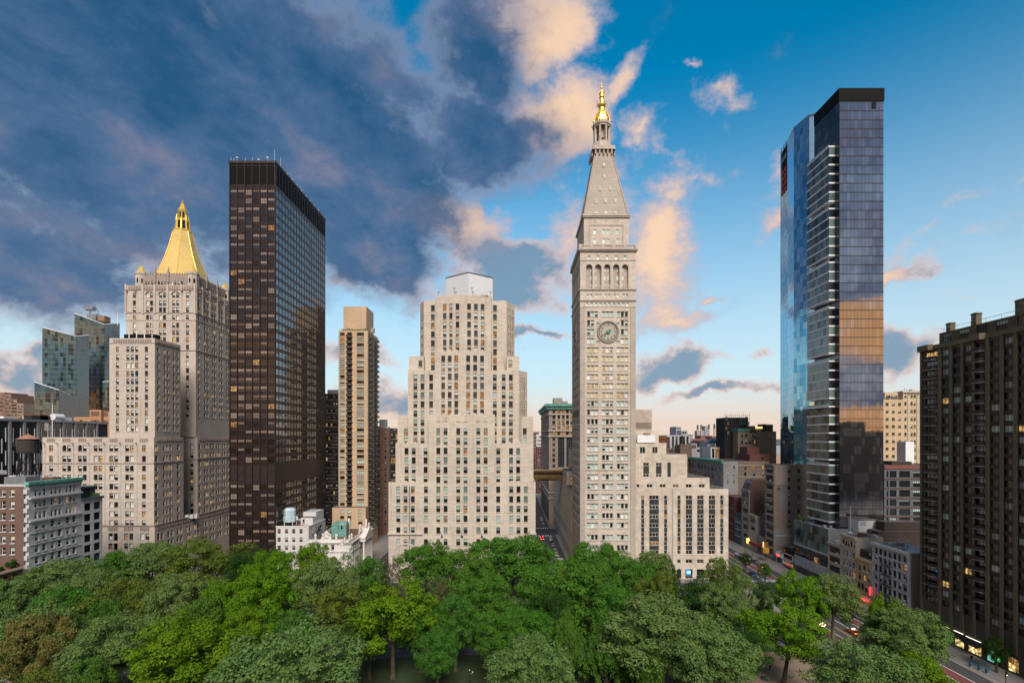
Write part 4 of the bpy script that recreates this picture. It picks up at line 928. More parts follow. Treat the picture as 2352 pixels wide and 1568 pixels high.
    for i in range(2): finial(xk1, Yk+10+9*i, zk-4, 8.2, 1.3)
    # gargoyles, arcaded bands and piers on the shaft
    for c in (905,965,1293,1350): 
        b = MB(); b.tube((AX(c,Yb),Yb+.2,zd-3.0),(AX(c,Yb)-.2,Yb-2.0,zd-2.8), .34, .2, 6); G.part('gargoyle', b, 'ny_stone_dark')
    for i in range(5):
        b = MB(); y = 242+7.5*i; b.tube((xd1-.2,y,zd-3.0),(xd1+1.9,y,zd-2.8), .34, .2, 6); G.part('gargoyle', b, 'ny_stone_dark')
    for c in (1013,1098,1190,1285,893,1382): 
        b = MB(); x = AX(c,Yb); b.box(x-.45, x+.45, Yb-.4, Yb-.003, AZ(880,Yb), zd+.6); G.part('pier', b, 'ny_stone')
    for y in (240.6,245.2,251.3,257.5,263.7,269.8,274.5): 
        b = MB(); b.box(xd1+.003, xd1+.4, y-.45, y+.45, AZ(880,Yb), zd+.6); G.part('pier', b, 'ny_stone')
    for c in (1059,1151,1244):
        x = AX(c,Yb); zz = AZ(722,Yb); b = MB(); k = 8
        for i in range(k):
            a0, a1 = math.pi*i/k, math.pi*(i+1)/k
            b.quad(*[(x+r*math.cos(a), Yb-.25, zz-1.5+r*.8*math.sin(a)) for r, a in ((1.9,a0),(2.3,a0),(2.3,a1),(1.9,a1))][::-1])
        G.part('hood_mould', b, 'ny_stone_dark')
    def band(x0, x1, y, z0, z1, n, nm='carved_panel'):
        for i in range(n):
            x = x0+(x1-x0)*(i+.5)/n; wd = (x1-x0)/n*.34; b = MB(); b.box(x-wd, x+wd, y-.2, y-.003, z0, z1); b.box(x-wd*.3, x+wd*.3, y-.32, y-.2, z0+.2, z1-.2); G.part(nm, b, 'ny_stone_dark')
    def bandS(x, y0, y1, z0, z1, n):
        for i in range(n):
            y = y0+(y1-y0)*(i+.5)/n; wd = (y1-y0)/n*.34; b = MB(); b.box(x+.003, x+.2, y-wd, y+wd, z0, z1); b.box(x+.2, x+.32, y-wd*.3, y+wd*.3, z0+.2, z1-.2); G.part('carved_panel', b, 'ny_stone_dark')
    band(xd0+1, xd1-1, Yb, zd-1.8, zd-.3, 26); bandS(xd1, Yb+1, yd1-1, zd-1.8, zd-.3, 26)
    for c in (362,472,583,694,805,916,1019): band(BX(c-30,Y0), BX(c+30,Y0), Y0, za-1.9, za-.5, 4)
    bandS(xa, Y0+1, ya1-1, za-1.9, za-.5, 12); bandS(xb, Yb+1, Yb+34, za-1.9, za-.5, 18)
    band(AX(800,Yc), AX(1075,Yc), Yc, zc-1.7, zc-.5, 16); bandS(xcS, Yc+1, yc1-1, zc-1.7, zc-.5, 9)
    for c in (800,911,1025): band(mx('B',c-34,207), mx('B',c+34,207), 207, zb-2.2, zb-.6, 5)
    bandS(X1, 208, 284, zb-2.2, zb-.6, 44)
    for c in (410,520,632,742,855,970,318):
        b = MB(); x = BX(c,Y0); b.tube((x-.3,Y0+.1,za-2.6),(x+.2,Y0-1.5,za-2.5), .28, .16, 5); G.part('gargoyle', b, 'ny_stone_dark')
        b = MB(); b.box(x-.2, x+.2, Y0-.2, Y0-.003, zb, za-2.6); G.part('pier', b, 'ny_stone')
    def course(x0, x1, y0, y1, z, e=.25, t=.35):
        b = MB(); b.box(x0, x1+e, y0-e, y0-.003, z-t/2, z+t/2); b.box(x1+.003, x1+e, y0-.003, y1, z-t/2, z+t/2); G.part('string_course', b, 'ny_stone_dark')
    course(BX(300,Y0), xa, Y0, ya1, BZ(481,Y0)); course(xd0, xd1, Yb, yd1, AZ(1140,Yb)); course(xd0, xd1, Yb, yd1, AZ(872,Yb)); course(xd0, xd1, Yb, yd1, AZ(926,Yb), .15, .25); course(xd0, xd1, Yb, yd1, zd-2.2, .3, .4); course(mx('P',40,207), X1, 207, 300, zb-.1, .35, .4); course(-200, xb, Yb, 300, BZ(452,Yb)); course(AX(775,Yc), xcS, Yc, yc1, zc-2.1, .2, .3)
    # gilded roof and lantern
    cx_, cy_ = -175.2, 257.2; z0, z1 = AZ(592,247), AZ(290,255)
    prof = [(12.9,z0-2.5),(12.4,z0)]+[(12.4+(4.35-12.4)*t-.75*math.sin(math.pi*t), z0+(z1-z0)*t) for t in (.15,.3,.45,.6,.75,.9,1)]
    b = MB(); b.lathe(prof, cx_, cy_, 8, rot=R(22.5)); G.part('gilded_roof', b, 'gold_tile')
    for i in range(8):
        a = R(22.5+45*i); b = MB()
        for (r0,za_),(r1,zb_) in zip(prof, prof[1:]): b.tube((cx_+r0*math.cos(a),cy_+r0*math.sin(a),za_),(cx_+r1*math.cos(a),cy_+r1*math.sin(a),zb_), .22, .2, 5)
        G.part('roof_rib', b, 'gold')
    za_, zb_, zc_, zt_ = z1, AZ(215,256), AZ(150,256.5), AZ(66,257)
    b = MB(); b.prism(octo(cx_,cy_,4.5), za_, za_+.7); G.part('lantern_base', b, 'gold'); b = MB(); b.prism(octo(cx_,cy_,2.3), za_+.7, zb_); G.part('lantern_core', b, 'pane_dark')
    for i in range(8):
        a = R(22.5+45*i); b = MB(); b.tube((cx_+3.1*math.cos(a),cy_+3.1*math.sin(a),za_+.6),(cx_+2.8*math.cos(a),cy_+2.8*math.sin(a),zb_), .5, .42, 6); b.tube((cx_+2.8*math.cos(a),cy_+2.8*math.sin(a),zb_),(cx_+2.7*math.cos(a),cy_+2.7*math.sin(a),zb_+3.4), .36, .03, 5); G.part('lantern_buttress', b, 'gold')
    b = MB(); b.prism(octo(cx_,cy_,3.0), zb_-.6, zb_+.5); b.prism(octo(cx_,cy_,2.1), zb_+.5, zc_); b.prism(octo(cx_,cy_,2.3), zc_, zc_+.5); G.part('lantern_stage', b, 'gold')
    for i in range(8):
        a = R(45*i); b = MB(); r = 1.97
        b.quad(*[(cx_+r*math.cos(a)-s*.5*math.sin(a), cy_+r*math.sin(a)+s*.5*math.cos(a), z) for s, z in ((-1,zb_+1.2),(1,zb_+1.2),(1,zc_-.7),(-1,zc_-.7))]); G.part('lantern_opening', b, 'pane_dark')
    b = MB(); b.lathe([(1.8,zc_+.5),(.45,zt_-2.2),(.22,zt_-1.9),(.36,zt_-1.6),(.15,zt_-1.2),(.04,zt_)], cx_, cy_, 8, rot=R(22.5)); G.part('spire', b, 'gold')
    for k in range(5):
        z = zc_+.9+k*.95; r = 1.75-.3*k
        for i in range(8):
            a = R(22.5+45*i); b = MB(); b.lathe([(.05,z-.2),(.2,z),(.05,z+.25)], cx_+r*math.cos(a), cy_+r*math.sin(a), 5); G.part('crocket', b, 'gold')
    # roof plant on the west wing
    zz = zc-.8
    b = MB(); b.box(AX(890,222), AX(1115,222), 221, 223.8, zz, AZ(1028,222)); G.part('roof_plant', b, 'louver_black')
    for c in (915,968,1024,1078):
        b = MB(); x = AX(c,220.5); b.tube((x,220.5,zz),(x,220.5,AZ(1012,220.5)), .22, .22, 8); b.tube((x,220.5,AZ(1012,220.5)),(x-.7,220.5,AZ(1012,220.5)), .22, .22, 8); G.part('vent_pipe', b, 'white_metal')
    b = MB(); b.tube((AX(1077,219),219,zz),(AX(1077,219),219,AZ(858,219)), .16, .1, 8); G.part('flag_pole', b, 'white_metal')
    b = MB(); b.tube((BX(1062,Y0+1.2),Y0+1.2,za-.5),(BX(1060,Y0+1.2),Y0+1.2,BZ(60,Y0+1.2)), .13, .09, 8); G.part('flag_pole', b, 'white_metal')
    b = MB(); b.tube((BX(371,Y0+1.2),Y0+1.2,za-.5),(BX(371,Y0+1.2),Y0+1.2,BZ(62,Y0+1.2)), .16, .1, 8); G.part('flag_pole', b, 'white_metal')
    for c, y in ((1320,228),(1352,229),(1382,230)):
        b = MB(); b.box(BX(c-12,y), BX(c+14,y), y, y+1.6, zb-.8, zb+1.0); G.part('air_conditioner', b, 'air_conditioner')
    G.finish()
WST['ny_portal'] = dict(frame='dark_metal', vb=(.33,.66), hb=(.4,), t=.14, arch=.9, stone='ny_stone', var=[(1,0,None,'pane_dark')])
build_gold_tower()
# ================================================================== bronze-black curtain wall slab
def build_black_slab():
    Y0 = 207.0; CXf = lambda c, Y=Y0: mx('C', c, Y); CZ = lambda r, Y=Y0: mz('C', r, Y); DZ = lambda r: mz('D', r, Y0)
    x0, x1 = CXf(57), CXf(384); Y1 = 262.0; zt = CZ(138)
    K = Bld('dark_glass_slab', 'tall bronze-black office slab with gridded windows and black louvred top', 'tower', ((x0+x1)/2, Y0, 0))
    rows = [CZ(r) for r in (355,415,480,545,606,670,733,797,860,922,986,1050,1112,1175,1237,1299,1368,1432,1495,1558)]+[DZ(r) for r in (55,118,178,240,303,367,430,492,555,617,680,876,940,1003,1068,1132,1195,1262)]
    h = 2.35; xs = steps(x0+.25, x1-.25, 7); bays = [((a+b)/2, b-a-.5) for a, b in zip(xs, xs[1:])]
    ys = steps(Y0+.3, Y1-.3, 20); sb = [((a+b)/2, b-a-.5) for a, b in zip(ys, ys[1:])]
    W = [(c, z-h/2, wd, h, 'bronze') for z in rows for c, wd in bays]; S = [(c, z-h/2, wd, h, 'bronze_side') for z in rows for c, wd in sb]
    K.mass(x0, x1, Y0, Y1, 0, zt, 'bronze_panel', W=W, S=S, depth=.12, parapet=.5, lim=300)
    zl0, zl1 = CZ(298), CZ(168)
    for c, wd in bays:
        b = MB(); b.box(c-wd/2, c+wd/2, Y0-.05, Y0-.003, zl0, zl1)
        for i in range(12): z = zl0+(zl1-zl0)*(i+.5)/12; b.box(c-wd/2, c+wd/2, Y0-.16, Y0-.05, z-.1, z+.1)
        K.part('louver_panel', b, 'louver_black')
    for c, wd in sb:
        b = MB(); b.box(x1+.003, x1+.05, c-wd/2, c+wd/2, zl0, zl1)
        for i in range(12): z = zl0+(zl1-zl0)*(i+.5)/12; b.box(x1+.05, x1+.16, c-wd/2, c+wd/2, z-.1, z+.1)
        K.part('louver_panel', b, 'louver_black')
    for x in xs:
        b = MB(); b.box(x-.13, x+.13, Y0-.42, Y0-.003, 6, zt); K.part('mullion', b, 'bronze_metal')
    for y in ys:
        b = MB(); b.box(x1+.003, x1+.14, y-.13, y+.13, 6, zt); K.part('mullion', b, 'bronze_metal')
    b = MB(); b.box(x0-.1, x1+.45, Y0-.45, Y0-.003, zt-.9, zt+.15); b.box(x1+.003, x1+.45, Y0-.003, Y1, zt-.9, zt+.15); K.part('parapet_band', b, 'bronze_metal')
    for z0, z1 in ((DZ(855),DZ(718)),):
        for c, wd in bays: b = MB(); b.box(c-wd/2, c+wd/2, Y0-.1, Y0-.003, z0, z1); K.part('blank_panel', b, 'bronze_metal')
        b = MB(); b.box(x1+.003, x1+.1, Y0, Y1, z0, z1); K.part('blank_panel', b, 'bronze_metal')
    for c, zy in ((68,105),(90,112),(112,108),(170,110),(220,108),(265,122),(328,108),(377,55),(420,110)):
        b = MB(); Y = 209 if c < 400 else 214; x = CXf(c,Y); z = CZ(zy,Y); b.tube((x,Y,zt-.3),(x,Y,z), .06, .04, 5)
        if c in (112,328,265): b.lathe([(.05,z-.6),(.42,z-.4),(.42,z),(.1,z+.1)], x, Y, 8)
        K.part('antenna', b, 'white_metal')
    for i in range(8):
        b = MB(); y = 219+5*i; b.tube((x1-.6,y,zt-.2),(x1-.6,y,zt+1.3+.5*(i%2)), .08, .05, 5); b.lathe([(.05,zt+.9),(.3,zt+1.1),(.3,zt+1.4),(.05,zt+1.5)], x1-.6, y, 7); K.part('antenna', b, 'white_metal')
    K.finish()
build_black_slab()
# ================================================================== low white courthouse and its white neighbour
def statue(par, x, y, z, hh, at, rz=0.0, nm='statue'):
    b = MB(); r = hh*.16; b.box(-r*1.3, r*1.3, -r*1.3, r*1.3, 0, hh*.12)
    b.lathe([(r*1.15,hh*.12),(r*1.25,hh*.25),(r*.95,hh*.5),(r*1.15,hh*.68),(r*1.05,hh*.8),(r*.4,hh*.86),(r*.55,hh*.9),(r*.55,hh*.97),(r*.2,hh)], 0, 0, 8)
    b.tube((r*1.0,0,hh*.78),(r*1.35,-r*.9,hh*.55), r*.38, r*.3, 5); b.tube((-r*1.0,0,hh*.78),(-r*1.2,-r*.7,hh*.5), r*.38, r*.3, 5); b.tube((r*1.35,-r*.9,hh*.55),(r*.6,-r*1.5,hh*.62), r*.3, r*.22, 5)
    o = b.build(nm, 'white_marble', par, True); o.location = Vector((x,y,z))-at; o.rotation_euler = (0,0,rz); return o
def build_courthouse():
    Y0 = 207.6; WX = lambda c, Y=Y0: mx('W', c, Y); WZ = lambda r, Y=Y0: mz('W', r, Y)
    C = Bld('marble_courthouse', 'ornate white marble courthouse with rooftop statues and small green penthouse', 'building', (WX(1100), Y0, 0))
    x0, x1 = WX(800)+.03, -69.0; Y1 = 239.0; zt = WZ(868)
    W = [(WX(c), WZ(1000)-1.0, 1.25, 2.0, 'loft') for c in (985,1115,1248)]+[(WX(c), 2.5, 1.7, 4.2, 'loft') for c in (985,1115,1248)]
    S = [(y, WZ(1000)-1.0, 1.25, 2.0, 'loft') for y in span(Y0+1, 217, 3)+span(231, Y1-1, 3)]+[(y, 3, 1.6, 4.2, 'loft') for y in span(Y0+1, 217, 3)+span(231, Y1-1, 3)]
    C.mass(x0, x1, Y0, Y1, 0, WZ(915), 'white_marble', W=W, S=S, depth=.4, roof='roof_brown')
    zc = WZ(915)
    def cour(z0, z1, e): 
        b = MB(); b.box(x0, x1+e, Y0-e, Y0-.003, z0, z1); b.box(x1+.003, x1+e, Y0-.003, Y1, z0, z1); C.part('cornice', b, 'white_marble')
    cour(zc-.5, zc, .55); cour(zc, zc+.35, .85); cour(WZ(1075)-.3, WZ(1075)+.25, .5)
    b = MB(); b.box(x0, x1-.1, Y0+.1, Y0+.5, zc, zt); b.box(x1-.5, x1-.1, Y0+.5, Y1, zc, zt); C.part('parapet', b, 'white_marble')
    b = MB(); b.box(x0, x1-.05, Y0+.05, Y0+.55, zt, zt+.22); b.box(x1-.55, x1-.05, Y0+.55, Y1, zt, zt+.22); C.part('coping', b, 'white_marble')
    for c in (1045,1180,1315,915,1380):
        b = MB(); b.box(WX(c)-.45, WX(c)+.45, Y0-.25, Y0-.003, .5, zc-.5); C.part('pilaster', b, 'white_marble')
        b = MB(); b.box(WX(c)-.6, WX(c)+.6, Y0-.12, Y0+.62, zc+.35, zt+.3); C.part('parapet_block', b, 'white_marble')
    for i in range(12):
        b = MB(); y = Y0+1.2+i*2.6; b.box(x1-.62, x1+.02, y-.35, y+.35, zc+.35, zt+.3); C.part('parapet_block', b, 'white_marble')
        b = MB(); b.box(x1+.003, x1+.25, y-.4, y+.4, .5, zc-.5) if not 217 < y < 231 else b.box(x1+.003, x1+.1, y-.4, y+.4, .5, zc-.5); C.part('pilaster', b, 'white_marble')
    # portico with pediment on the side street
    ya, yb, xp = 217.4, 230.6, x1+3.0
    for i in range(6):
        b = MB(); y = ya+.9+(yb-ya-1.8)*i/5; b.lathe([(.75,.9),(.75,1.2),(.62,1.4),(.52,zc-2.4),(.7,zc-2.0),(.75,zc-1.7)], xp-.9, y, 12); C.part('column', b, 'white_marble', True)
    b = MB(); b.box(x1+.003, xp, ya, yb, 0, .9); b.box(x1+.003, xp, ya, yb, zc-1.7, zc-.3); C.part('entablature', b, 'white_marble')
    b = MB(); zm = zc+3.2; ym = (ya+yb)/2
    b.poly([(xp,ya-.4,zc-.3),(xp,yb+.4,zc-.3),(xp,ym,zm)]); b.quad((x1-.4,ya-.4,zc-.3),(xp,ya-.4,zc-.3),(xp,ym,zm),(x1-.4,ym,zm)); b.quad((xp,yb+.4,zc-.3),(x1-.4,yb+.4,zc-.3),(x1-.4,ym,zm),(xp,ym,zm)); C.part('pediment', b, 'white_marble')
    zs = zt+.25
    for c, hh in ((925,2.6),(1312,2.6)): statue(C.root, WX(c), Y0+.3, zs, hh, C.at)
    xg = WX(1127)
    b = MB(); b.box(xg-2.2, xg+2.2, Y0+.0, Y0+.9, zt+.22, zt+1.1); C.part('group_plinth', b, 'white_marble')
    for d, hh in ((-1.5,1.9),(-.6,2.4),(0,3.2),(.7,2.4),(1.6,1.9)): statue(C.root, xg+d, Y0+.4, zt+1.0, hh, C.at)
    for c, hh in ((1425,2.5),(1470,2.5),(1560,2.5),(1600,2.6),(1812,2.6),(1862,2.6),(1920,2.8)): statue(C.root, x1-.3, my('W',c,x1-.3), zs, hh, C.at, R(90))
    ym_ = my('W',1752,x1-.3)
    for d, hh in ((-1.3,2.0),(0,3.6),(1.3,2.0)): statue(C.root, x1-.1, ym_+d, zs+(.8 if d == 0 else .2), hh, C.at, R(90))
    # roof: green penthouse, slatted low dome, white flue
    zr = zc+.02; Yp = 219.0; px0, px1, pxm = mx('W',1225,Yp), mx('W',1480,Yp), mx('W',1345,Yp); zp = mz('W',595,Yp); z00 = zr
    b = MB(); b.box(px0, pxm, Yp, Yp+5, z00, zp); b.poly([(px0-.2,Yp-.2,zp),(pxm+.2,Yp-.2,zp),((px0+pxm)/2,Yp-.2,zp+1.5)]); b.quad((px0-.2,Yp-.2,zp),((px0+pxm)/2,Yp-.2,zp+1.5),((px0+pxm)/2,Yp+5,zp+1.5),(px0-.2,Yp+5,zp)); b.quad((pxm+.2,Yp-.2,zp),(pxm+.2,Yp+5,zp),((px0+pxm)/2,Yp+5,zp+1.5),((px0+pxm)/2,Yp-.2,zp+1.5))
    b.box(pxm+.01, px1, Yp+.6, Yp+5, z00, zp-.1); b.prism([(pxm+.01,Yp+.4),(px1+.2,Yp+.4),(px1+.2,Yp+5.2),(pxm+.01,Yp+5.2)], zp-.1, zp+1.2, 0, scale=.75); C.part('penthouse', b, 'verdigris_pale')
    b = MB(); b.box(mx('W',1392,Yp), mx('W',1420,Yp), Yp+.5, Yp+.62, mz('W',670,Yp), mz('W',605,Yp)); C.part('penthouse_window', b, 'pane_dark')
    b = MB(); xd, yd = mx('W',1345,228), 228.0; b.lathe([(5.2,zr),(5.2,zr+1.1),(4.2,zr+2.1),(2.6,zr+3.0),(.9,zr+3.6),(.7,zr+3.7),(.7,zr+4.1),(.1,zr+4.3)], xd, yd, 24); C.part('low_dome', b, 'dark_metal')
    for i in range(24):
        a = 2*math.pi*i/24; b = MB()
        for (r0,z0),(r1,z1) in zip([(5.2,zr+1.1),(4.2,zr+2.1),(2.6,zr+3.0)], [(4.2,zr+2.1),(2.6,zr+3.0),(.9,zr+3.6)]): b.tube((xd+r0*math.cos(a),yd+r0*math.sin(a),z0),(xd+r1*math.cos(a),yd+r1*math.sin(a),z1), .07, .07, 4)
        C.part('dome_rib', b, 'grey_metal')
    for c, z0, z1, y in ((1547,585,465,226),(1870,520,480,236)): b = MB(); x = mx('W',c,y); b.box(x-.32, x+.32, y, y+.6, zr, mz('W',z1,y)); C.part('flue', b, 'white_paint')
    b = MB(); b.tube((mx('W',1495,218),218,zr),(mx('W',1495,218),218,mz('W',215,218)), .07, .04, 6); C.part('flag_pole', b, 'white_metal')
    C.finish()
    # neighbour
    Yn = 207.2; nx = lambda c, Y=Yn: mx('W', c, Y); nz = lambda r, Y=Yn: mz('W', r, Y)
    D = Bld('white_office_house', 'plain white four-bay building with rooftop tank beside the dark slab', 'building', (nx(450), Yn, 0))
    xa, xb = nx(110), nx(800); zt = nz(612); y1 = 225.8
    D.mass(xa, xb, Yn, y1, 0, zt, 'white_brick', W=flat('W',Yn,[250,387,521,657],[705,862,1010,1160],1.4,2.05,'white_red'), S=[(y, z, 1.2, 2.2, 'loft') for y in (210.5,216.4,220.6) for z in (zt-3.6, zt-7.6, zt-11.4)], depth=.35, parapet=.5)
    b = MB(); b.box(xa-.15, xb+.15, Yn-.15, Yn-.003, zt-.25, zt+.12); b.box(xb+.003, xb+.15, Yn-.003, y1, zt-.25, zt+.12); D.part('coping', b, 'white_paint')
    for r in (765,965): b = MB(); b.box(xa, xb+.06, Yn-.06, Yn-.003, nz(r)-.08, nz(r)+.08); D.part('string_course', b, 'white_brick')
    Yu = 212.6; D.mass(mx('W',655,Yu), xb-.4, Yu, 216.6, zt-.5, mz('W',452,Yu), 'white_brick', W=[(mx('W',706,Yu), mz('W',533,Yu), .9, 1.25, 'loft')], depth=.2)
    D.mass(mx('W',700,216.6), xb-.6, 216.62, 225.4, zt-.5, mz('W',345,217), 'white_brick', S=[(220, zt+2, .6, .9, 'loft'), (223, zt+2, .6, .9, 'loft')], depth=.2, roof='roof_grey')
    xt, yt = nx(455,213), 213.0; z0 = mz('W',520,yt); z1 = mz('W',425,yt); z2 = mz('W',310,yt); z3 = mz('W',268,yt)
    for dx, dy in ((-1.8,-1.5),(1.8,-1.5),(-1.8,1.5),(1.8,1.5)): b = MB(); b.tube((xt+dx,yt+dy,zt-.5),(xt+dx,yt+dy,z0), .12, .12, 6); D.part('tank_leg', b, 'white_paint')
    sq = lambda r: octo(xt, yt, r, 22.5)
    b = MB(); b.prism(sq(2.75), z0, z1); D.part('tank_skirt', b, 'tank_blue'); b = MB(); b.prism(sq(2.45), z1, z2); D.part('tank_body', b, 'tank_blue'); b = MB(); b.prism(sq(2.45), z2, z3, 0, scale=.72); D.part('tank_roof', b, 'tank_blue')
    b = MB(); b.tube((nx(575,214),214,zt-.4),(nx(575,214),214,mz('W',440,214)), .16, .16, 7); b.box(nx(555,214), nx(600,214), 213.8, 214.3, mz('W',485,214), mz('W',430,214)); D.part('vent_pipe', b, 'white_paint')
    for k in range(9): b = MB(); b.box(nx(600+k*12,209), nx(605+k*12,209), 208.9, 209.0, zt-.4, zt+.5); D.part('roof_rail', b, 'red_rail')
    for i in range(3):
        b = MB(); b.box(xb+.003, xb+1.1, 212.0+2.3*i, 214.4+2.3*i, zt-5.2+1.4*i, zt-5.05+1.4*i); b.box(xb+.9, xb+1.0, 212.0+2.3*i, 214.4+2.3*i, zt-5.05+1.4*i, zt-4.2+1.4*i); D.part('fire_escape', b, 'black_paint')
    D.finish()
WST['white_red'] = dict(frame='cream_frame', hb=(.5,), t=.1, var=[(2,.45,'blind_olive','pane_dark'),(1.2,.5,'blind_red','pane_dark'),(2,.2,'blind_grey','pane_dark')])
plain('cream_frame', (.5,.42,.34), .6); glass('blind_red', (.32,.07,.05), .15, 1.5); plain('tank_blue', (.45,.58,.66), .55, .1, .08); plain('red_rail', (.4,.07,.05), .6); plain('verdigris_pale', (.13,.29,.25), .7, 0, .3, 1.5)
build_courthouse()
# ================================================================== tan apartment tower with balconies
def build_tan_tower():
    Y0 = 265.0; q = lambda c, Y=Y0: mx('C', c, Y); z = lambda r, Y=Y0: mz('C', r, Y)
    x0, x1 = q(830), q(1037); y1 = my('C',1108,x1)
    A = Bld('tan_apartment_tower', 'slender tan brick apartment tower stacked with balconies', 'tower', ((x0+x1)/2, Y0, 0))
    zt = z(1332); fh = 37.6*.3242*Y0/FPX; n = 36; rows = [zt-2.9-fh*i for i in range(n)]
    W = [(q(c), r, wd, 1.7, 'apt') for r in rows for c, wd in ((857,2.6),(985,3.9))]+[(q(908), r-.6, 2.6, 2.4, 'apt_door') for r in rows]
    S = [(y, r, 2.0, 1.8, 'apt') for r in rows for y in (268.5,274,279.5,285)]
    A.mass(x0, x1, Y0, y1, 0, zt, 'tan_brick', W=W, S=S, depth=.3, parapet=.6)
    for r in rows:
        b = MB(); b.box(x0-.04, x1+.04, Y0-.05, Y0-.003, r-.78, r-.58); b.box(x1+.003, x1+.05, Y0-.003, y1, r-.78, r-.58); A.part('floor_band', b, 'cream_stone')
        b = MB(); b.box(q(887), q(930), Y0-1.1, Y0-.06, r-.75, r-.6); A.part('balcony', b, 'concrete')
        bb = MB(); bb.box(q(887), q(930), Y0-1.1, Y0-1.05, r-.6, r+.35); A.part('balcony_rail', bb, 'dark_metal')
        for ya in (268.5,279.5):
            b = MB(); b.box(x1+.06, x1+1.9, ya-2.2, ya+2.2, r-.75, r-.6); A.part('balcony', b, 'concrete')
            b = MB(); b.box(x1+1.84, x1+1.9, ya-2.2, ya+2.2, r-.6, r+.35); b.box(x1+.06, x1+1.84, ya-2.2, ya-2.14, r-.6, r+.35); A.part('balcony_rail', b, 'dark_metal')
    A.mass(q(865,270), q(1027,270), 270, 284, zt-.6, mz('C',1163,270), 'tan_brick')
    b = MB(); b.box(q(850,267), q(1030,267), 267, 269, zt-.5, zt+1.0); A.part('roof_hedge', b, 'hedge')
    for c in (885,1000,1060): b = MB(); b.box(q(c,268), q(c+20,268), 268, 270, zt-.4, zt+2.0); A.part('roof_plant', b, 'concrete')
    A.mass(mx('D',792,262), q(1040)+.0, 260.5, Y0-.02, 0, mz('D',1015,262), 'tan_brick', W=[(mx('D',c,262), mz('D',r,262), 2.2, 1.6, 'apt') for c in (862,913,990) for r in (1052,1095,1135)], depth=.3)
    A.finish()
WST['apt'] = dict(frame='dark_metal', vb=(.33,.66), t=.08, sill=1, stone='cream_stone', var=[(3,0,None,'blind_grey'),(2,0,None,'pane_dark'),(2,0,None,'blind_sky_teal'),(1,.5,'blind_sky_white','pane_dark'),(.4,0,None,'room_dim'),(1,0,None,'pane_brown')])
WST['apt_door'] = dict(frame='dark_metal', vb=(.5,), t=.09, var=[(3,0,None,'pane_dark'),(2,0,None,'pane_brown'),(.8,.4,'blind_grey','pane_dark')])
plain('hedge', (.05,.08,.02), .9, 0, .4, 2)
build_tan_tower()
# ================================================================== brown blocks in the gaps
def simple(name, label, x0, x1, y0, y1, z1, mat, ncw, nr, ncs=0, side='S', w=1.4, h=1.8, st='loft', z0=0, cornice=None, cat='building', top=2.2, foot=6, roof='roofing', group=None, parapet=.7, east=0):
    B = Bld(name, label, cat, ((x0+x1)/2, y0, 0), group)
    zs = steps(foot, z1-top-h, nr) if nr > 1 else [z1-top-h]
    Wl = grid(span(x0+.6, x1-.6, ncw), zs, w, h, st) if ncw else (); Sl = grid(span(y0+.6, y1-.6, ncs), zs, w, h, st) if ncs else ()
    B.mass(x0, x1, y0, y1, z0, z1, mat, W=Wl, S=Sl if side == 'S' else (), N=Sl if side == 'N' else (), depth=.3, parapet=parapet, roof=roof)
    if cornice:
        m, e, t = cornice; b = MB(); b.box(x0-e, x1+e, y0-e, y0-.003, z1-t, z1+.1)
        if side == 'S': b.box(x1+.003, x1+e, y0-.003, y1, z1-t, z1+.1)
        else: b.box(x0-e, x0-.003, y0-.003, y1, z1-t, z1+.1)
        B.part('cornice', b, m)
    if y0 < 450: clutter(B, x0+1, x1-1, y0+1, y0+9, z1-parapet, 5)
    return B
b_ = simple('brown_loft_block', 'dark brown loft block squeezed between the black slab and tan tower', mx('C',730,290), mx('D',832,290), 290, 330, mz('D',212,290), 'dark_brick', 5, 20, w=1.1, h=2.0, top=1.5); 
bq = MB(); bq.box(mx('D',752,292), mx('D',826,292), 292, 300, mz('D',212,290)-.6, mz('D',185,292)); b_.part('penthouse', bq, 'grey_metal'); b_.finish()
b_ = simple('brown_brick_block', 'brown brick block with few windows left of the stepped block', mx('D',1085,300), mx('D',1192,300), 300, 340, mz('D',455,300), 'brown_brick', 2, 16, w=1.0, h=1.5); 
bq = MB(); bq.box(mx('D',1120,304), mx('D',1160,304), 304, 310, mz('D',455,300)-.6, mz('D',395,304)); b_.part('penthouse', bq, 'grey_metal'); b_.finish()
b_ = simple('ornate_brown_block', 'ornate dark brown block directly left of the stepped block', mx('D',1192,296), mx('D',1290,296), 296, 330, mz('D',470,296), 'dark_brick', 5, 12, w=1.2, h=3.2); b_.finish()
masonry('beige_plaster', (.36,.29,.22), 6, 4, .05, .85, .5); plain('slate_panel', (.24,.26,.28), .6); glass('curtain_teal2', (.10,.20,.19), .06, 1.8, .4, .03); glass('pane_red', (.10,.02,.02), .08, 1.5)
lamp('neon_red', (1.0,.03,.03), 1.6); lamp('neon_orange', (1.0,.35,.08), 2.2); lamp('neon_yellow', (1.0,.75,.10), 1.2); lamp('neon_yellow_dim', (.9,.75,.25), .35); plain('neon_frame', (.05,.01,.01), .5); plain('sign_orange', (.5,.28,.05), .5)
masonry('cream_brown', (.30,.24,.19), 1.0, .4, .1, .85, .5); masonry('faded_sign', (.40,.33,.28), .5, .2, .16, .9, .6); masonry('tan_grey_brick', (.24,.19,.15), .5, .2, .15, 1.1, .5); masonry('tan_dim', (.30,.24,.17), .8, .3, .1, .9, .3); masonry('red_dim', (.11,.06,.055), .5, .2, .15, 1.1, .3)
plain('netting', (.02,.022,.024), .9, 0, .3, .5); plain('netting_green', (.015,.06,.05), .9); plain('scaffold', (.13,.10,.09), .7); plain('scaffold_orange', (.45,.13,.05), .7); plain('orange_net', (.30,.11,.06), .8); plain('brown_plain', (.17,.12,.09), .85)
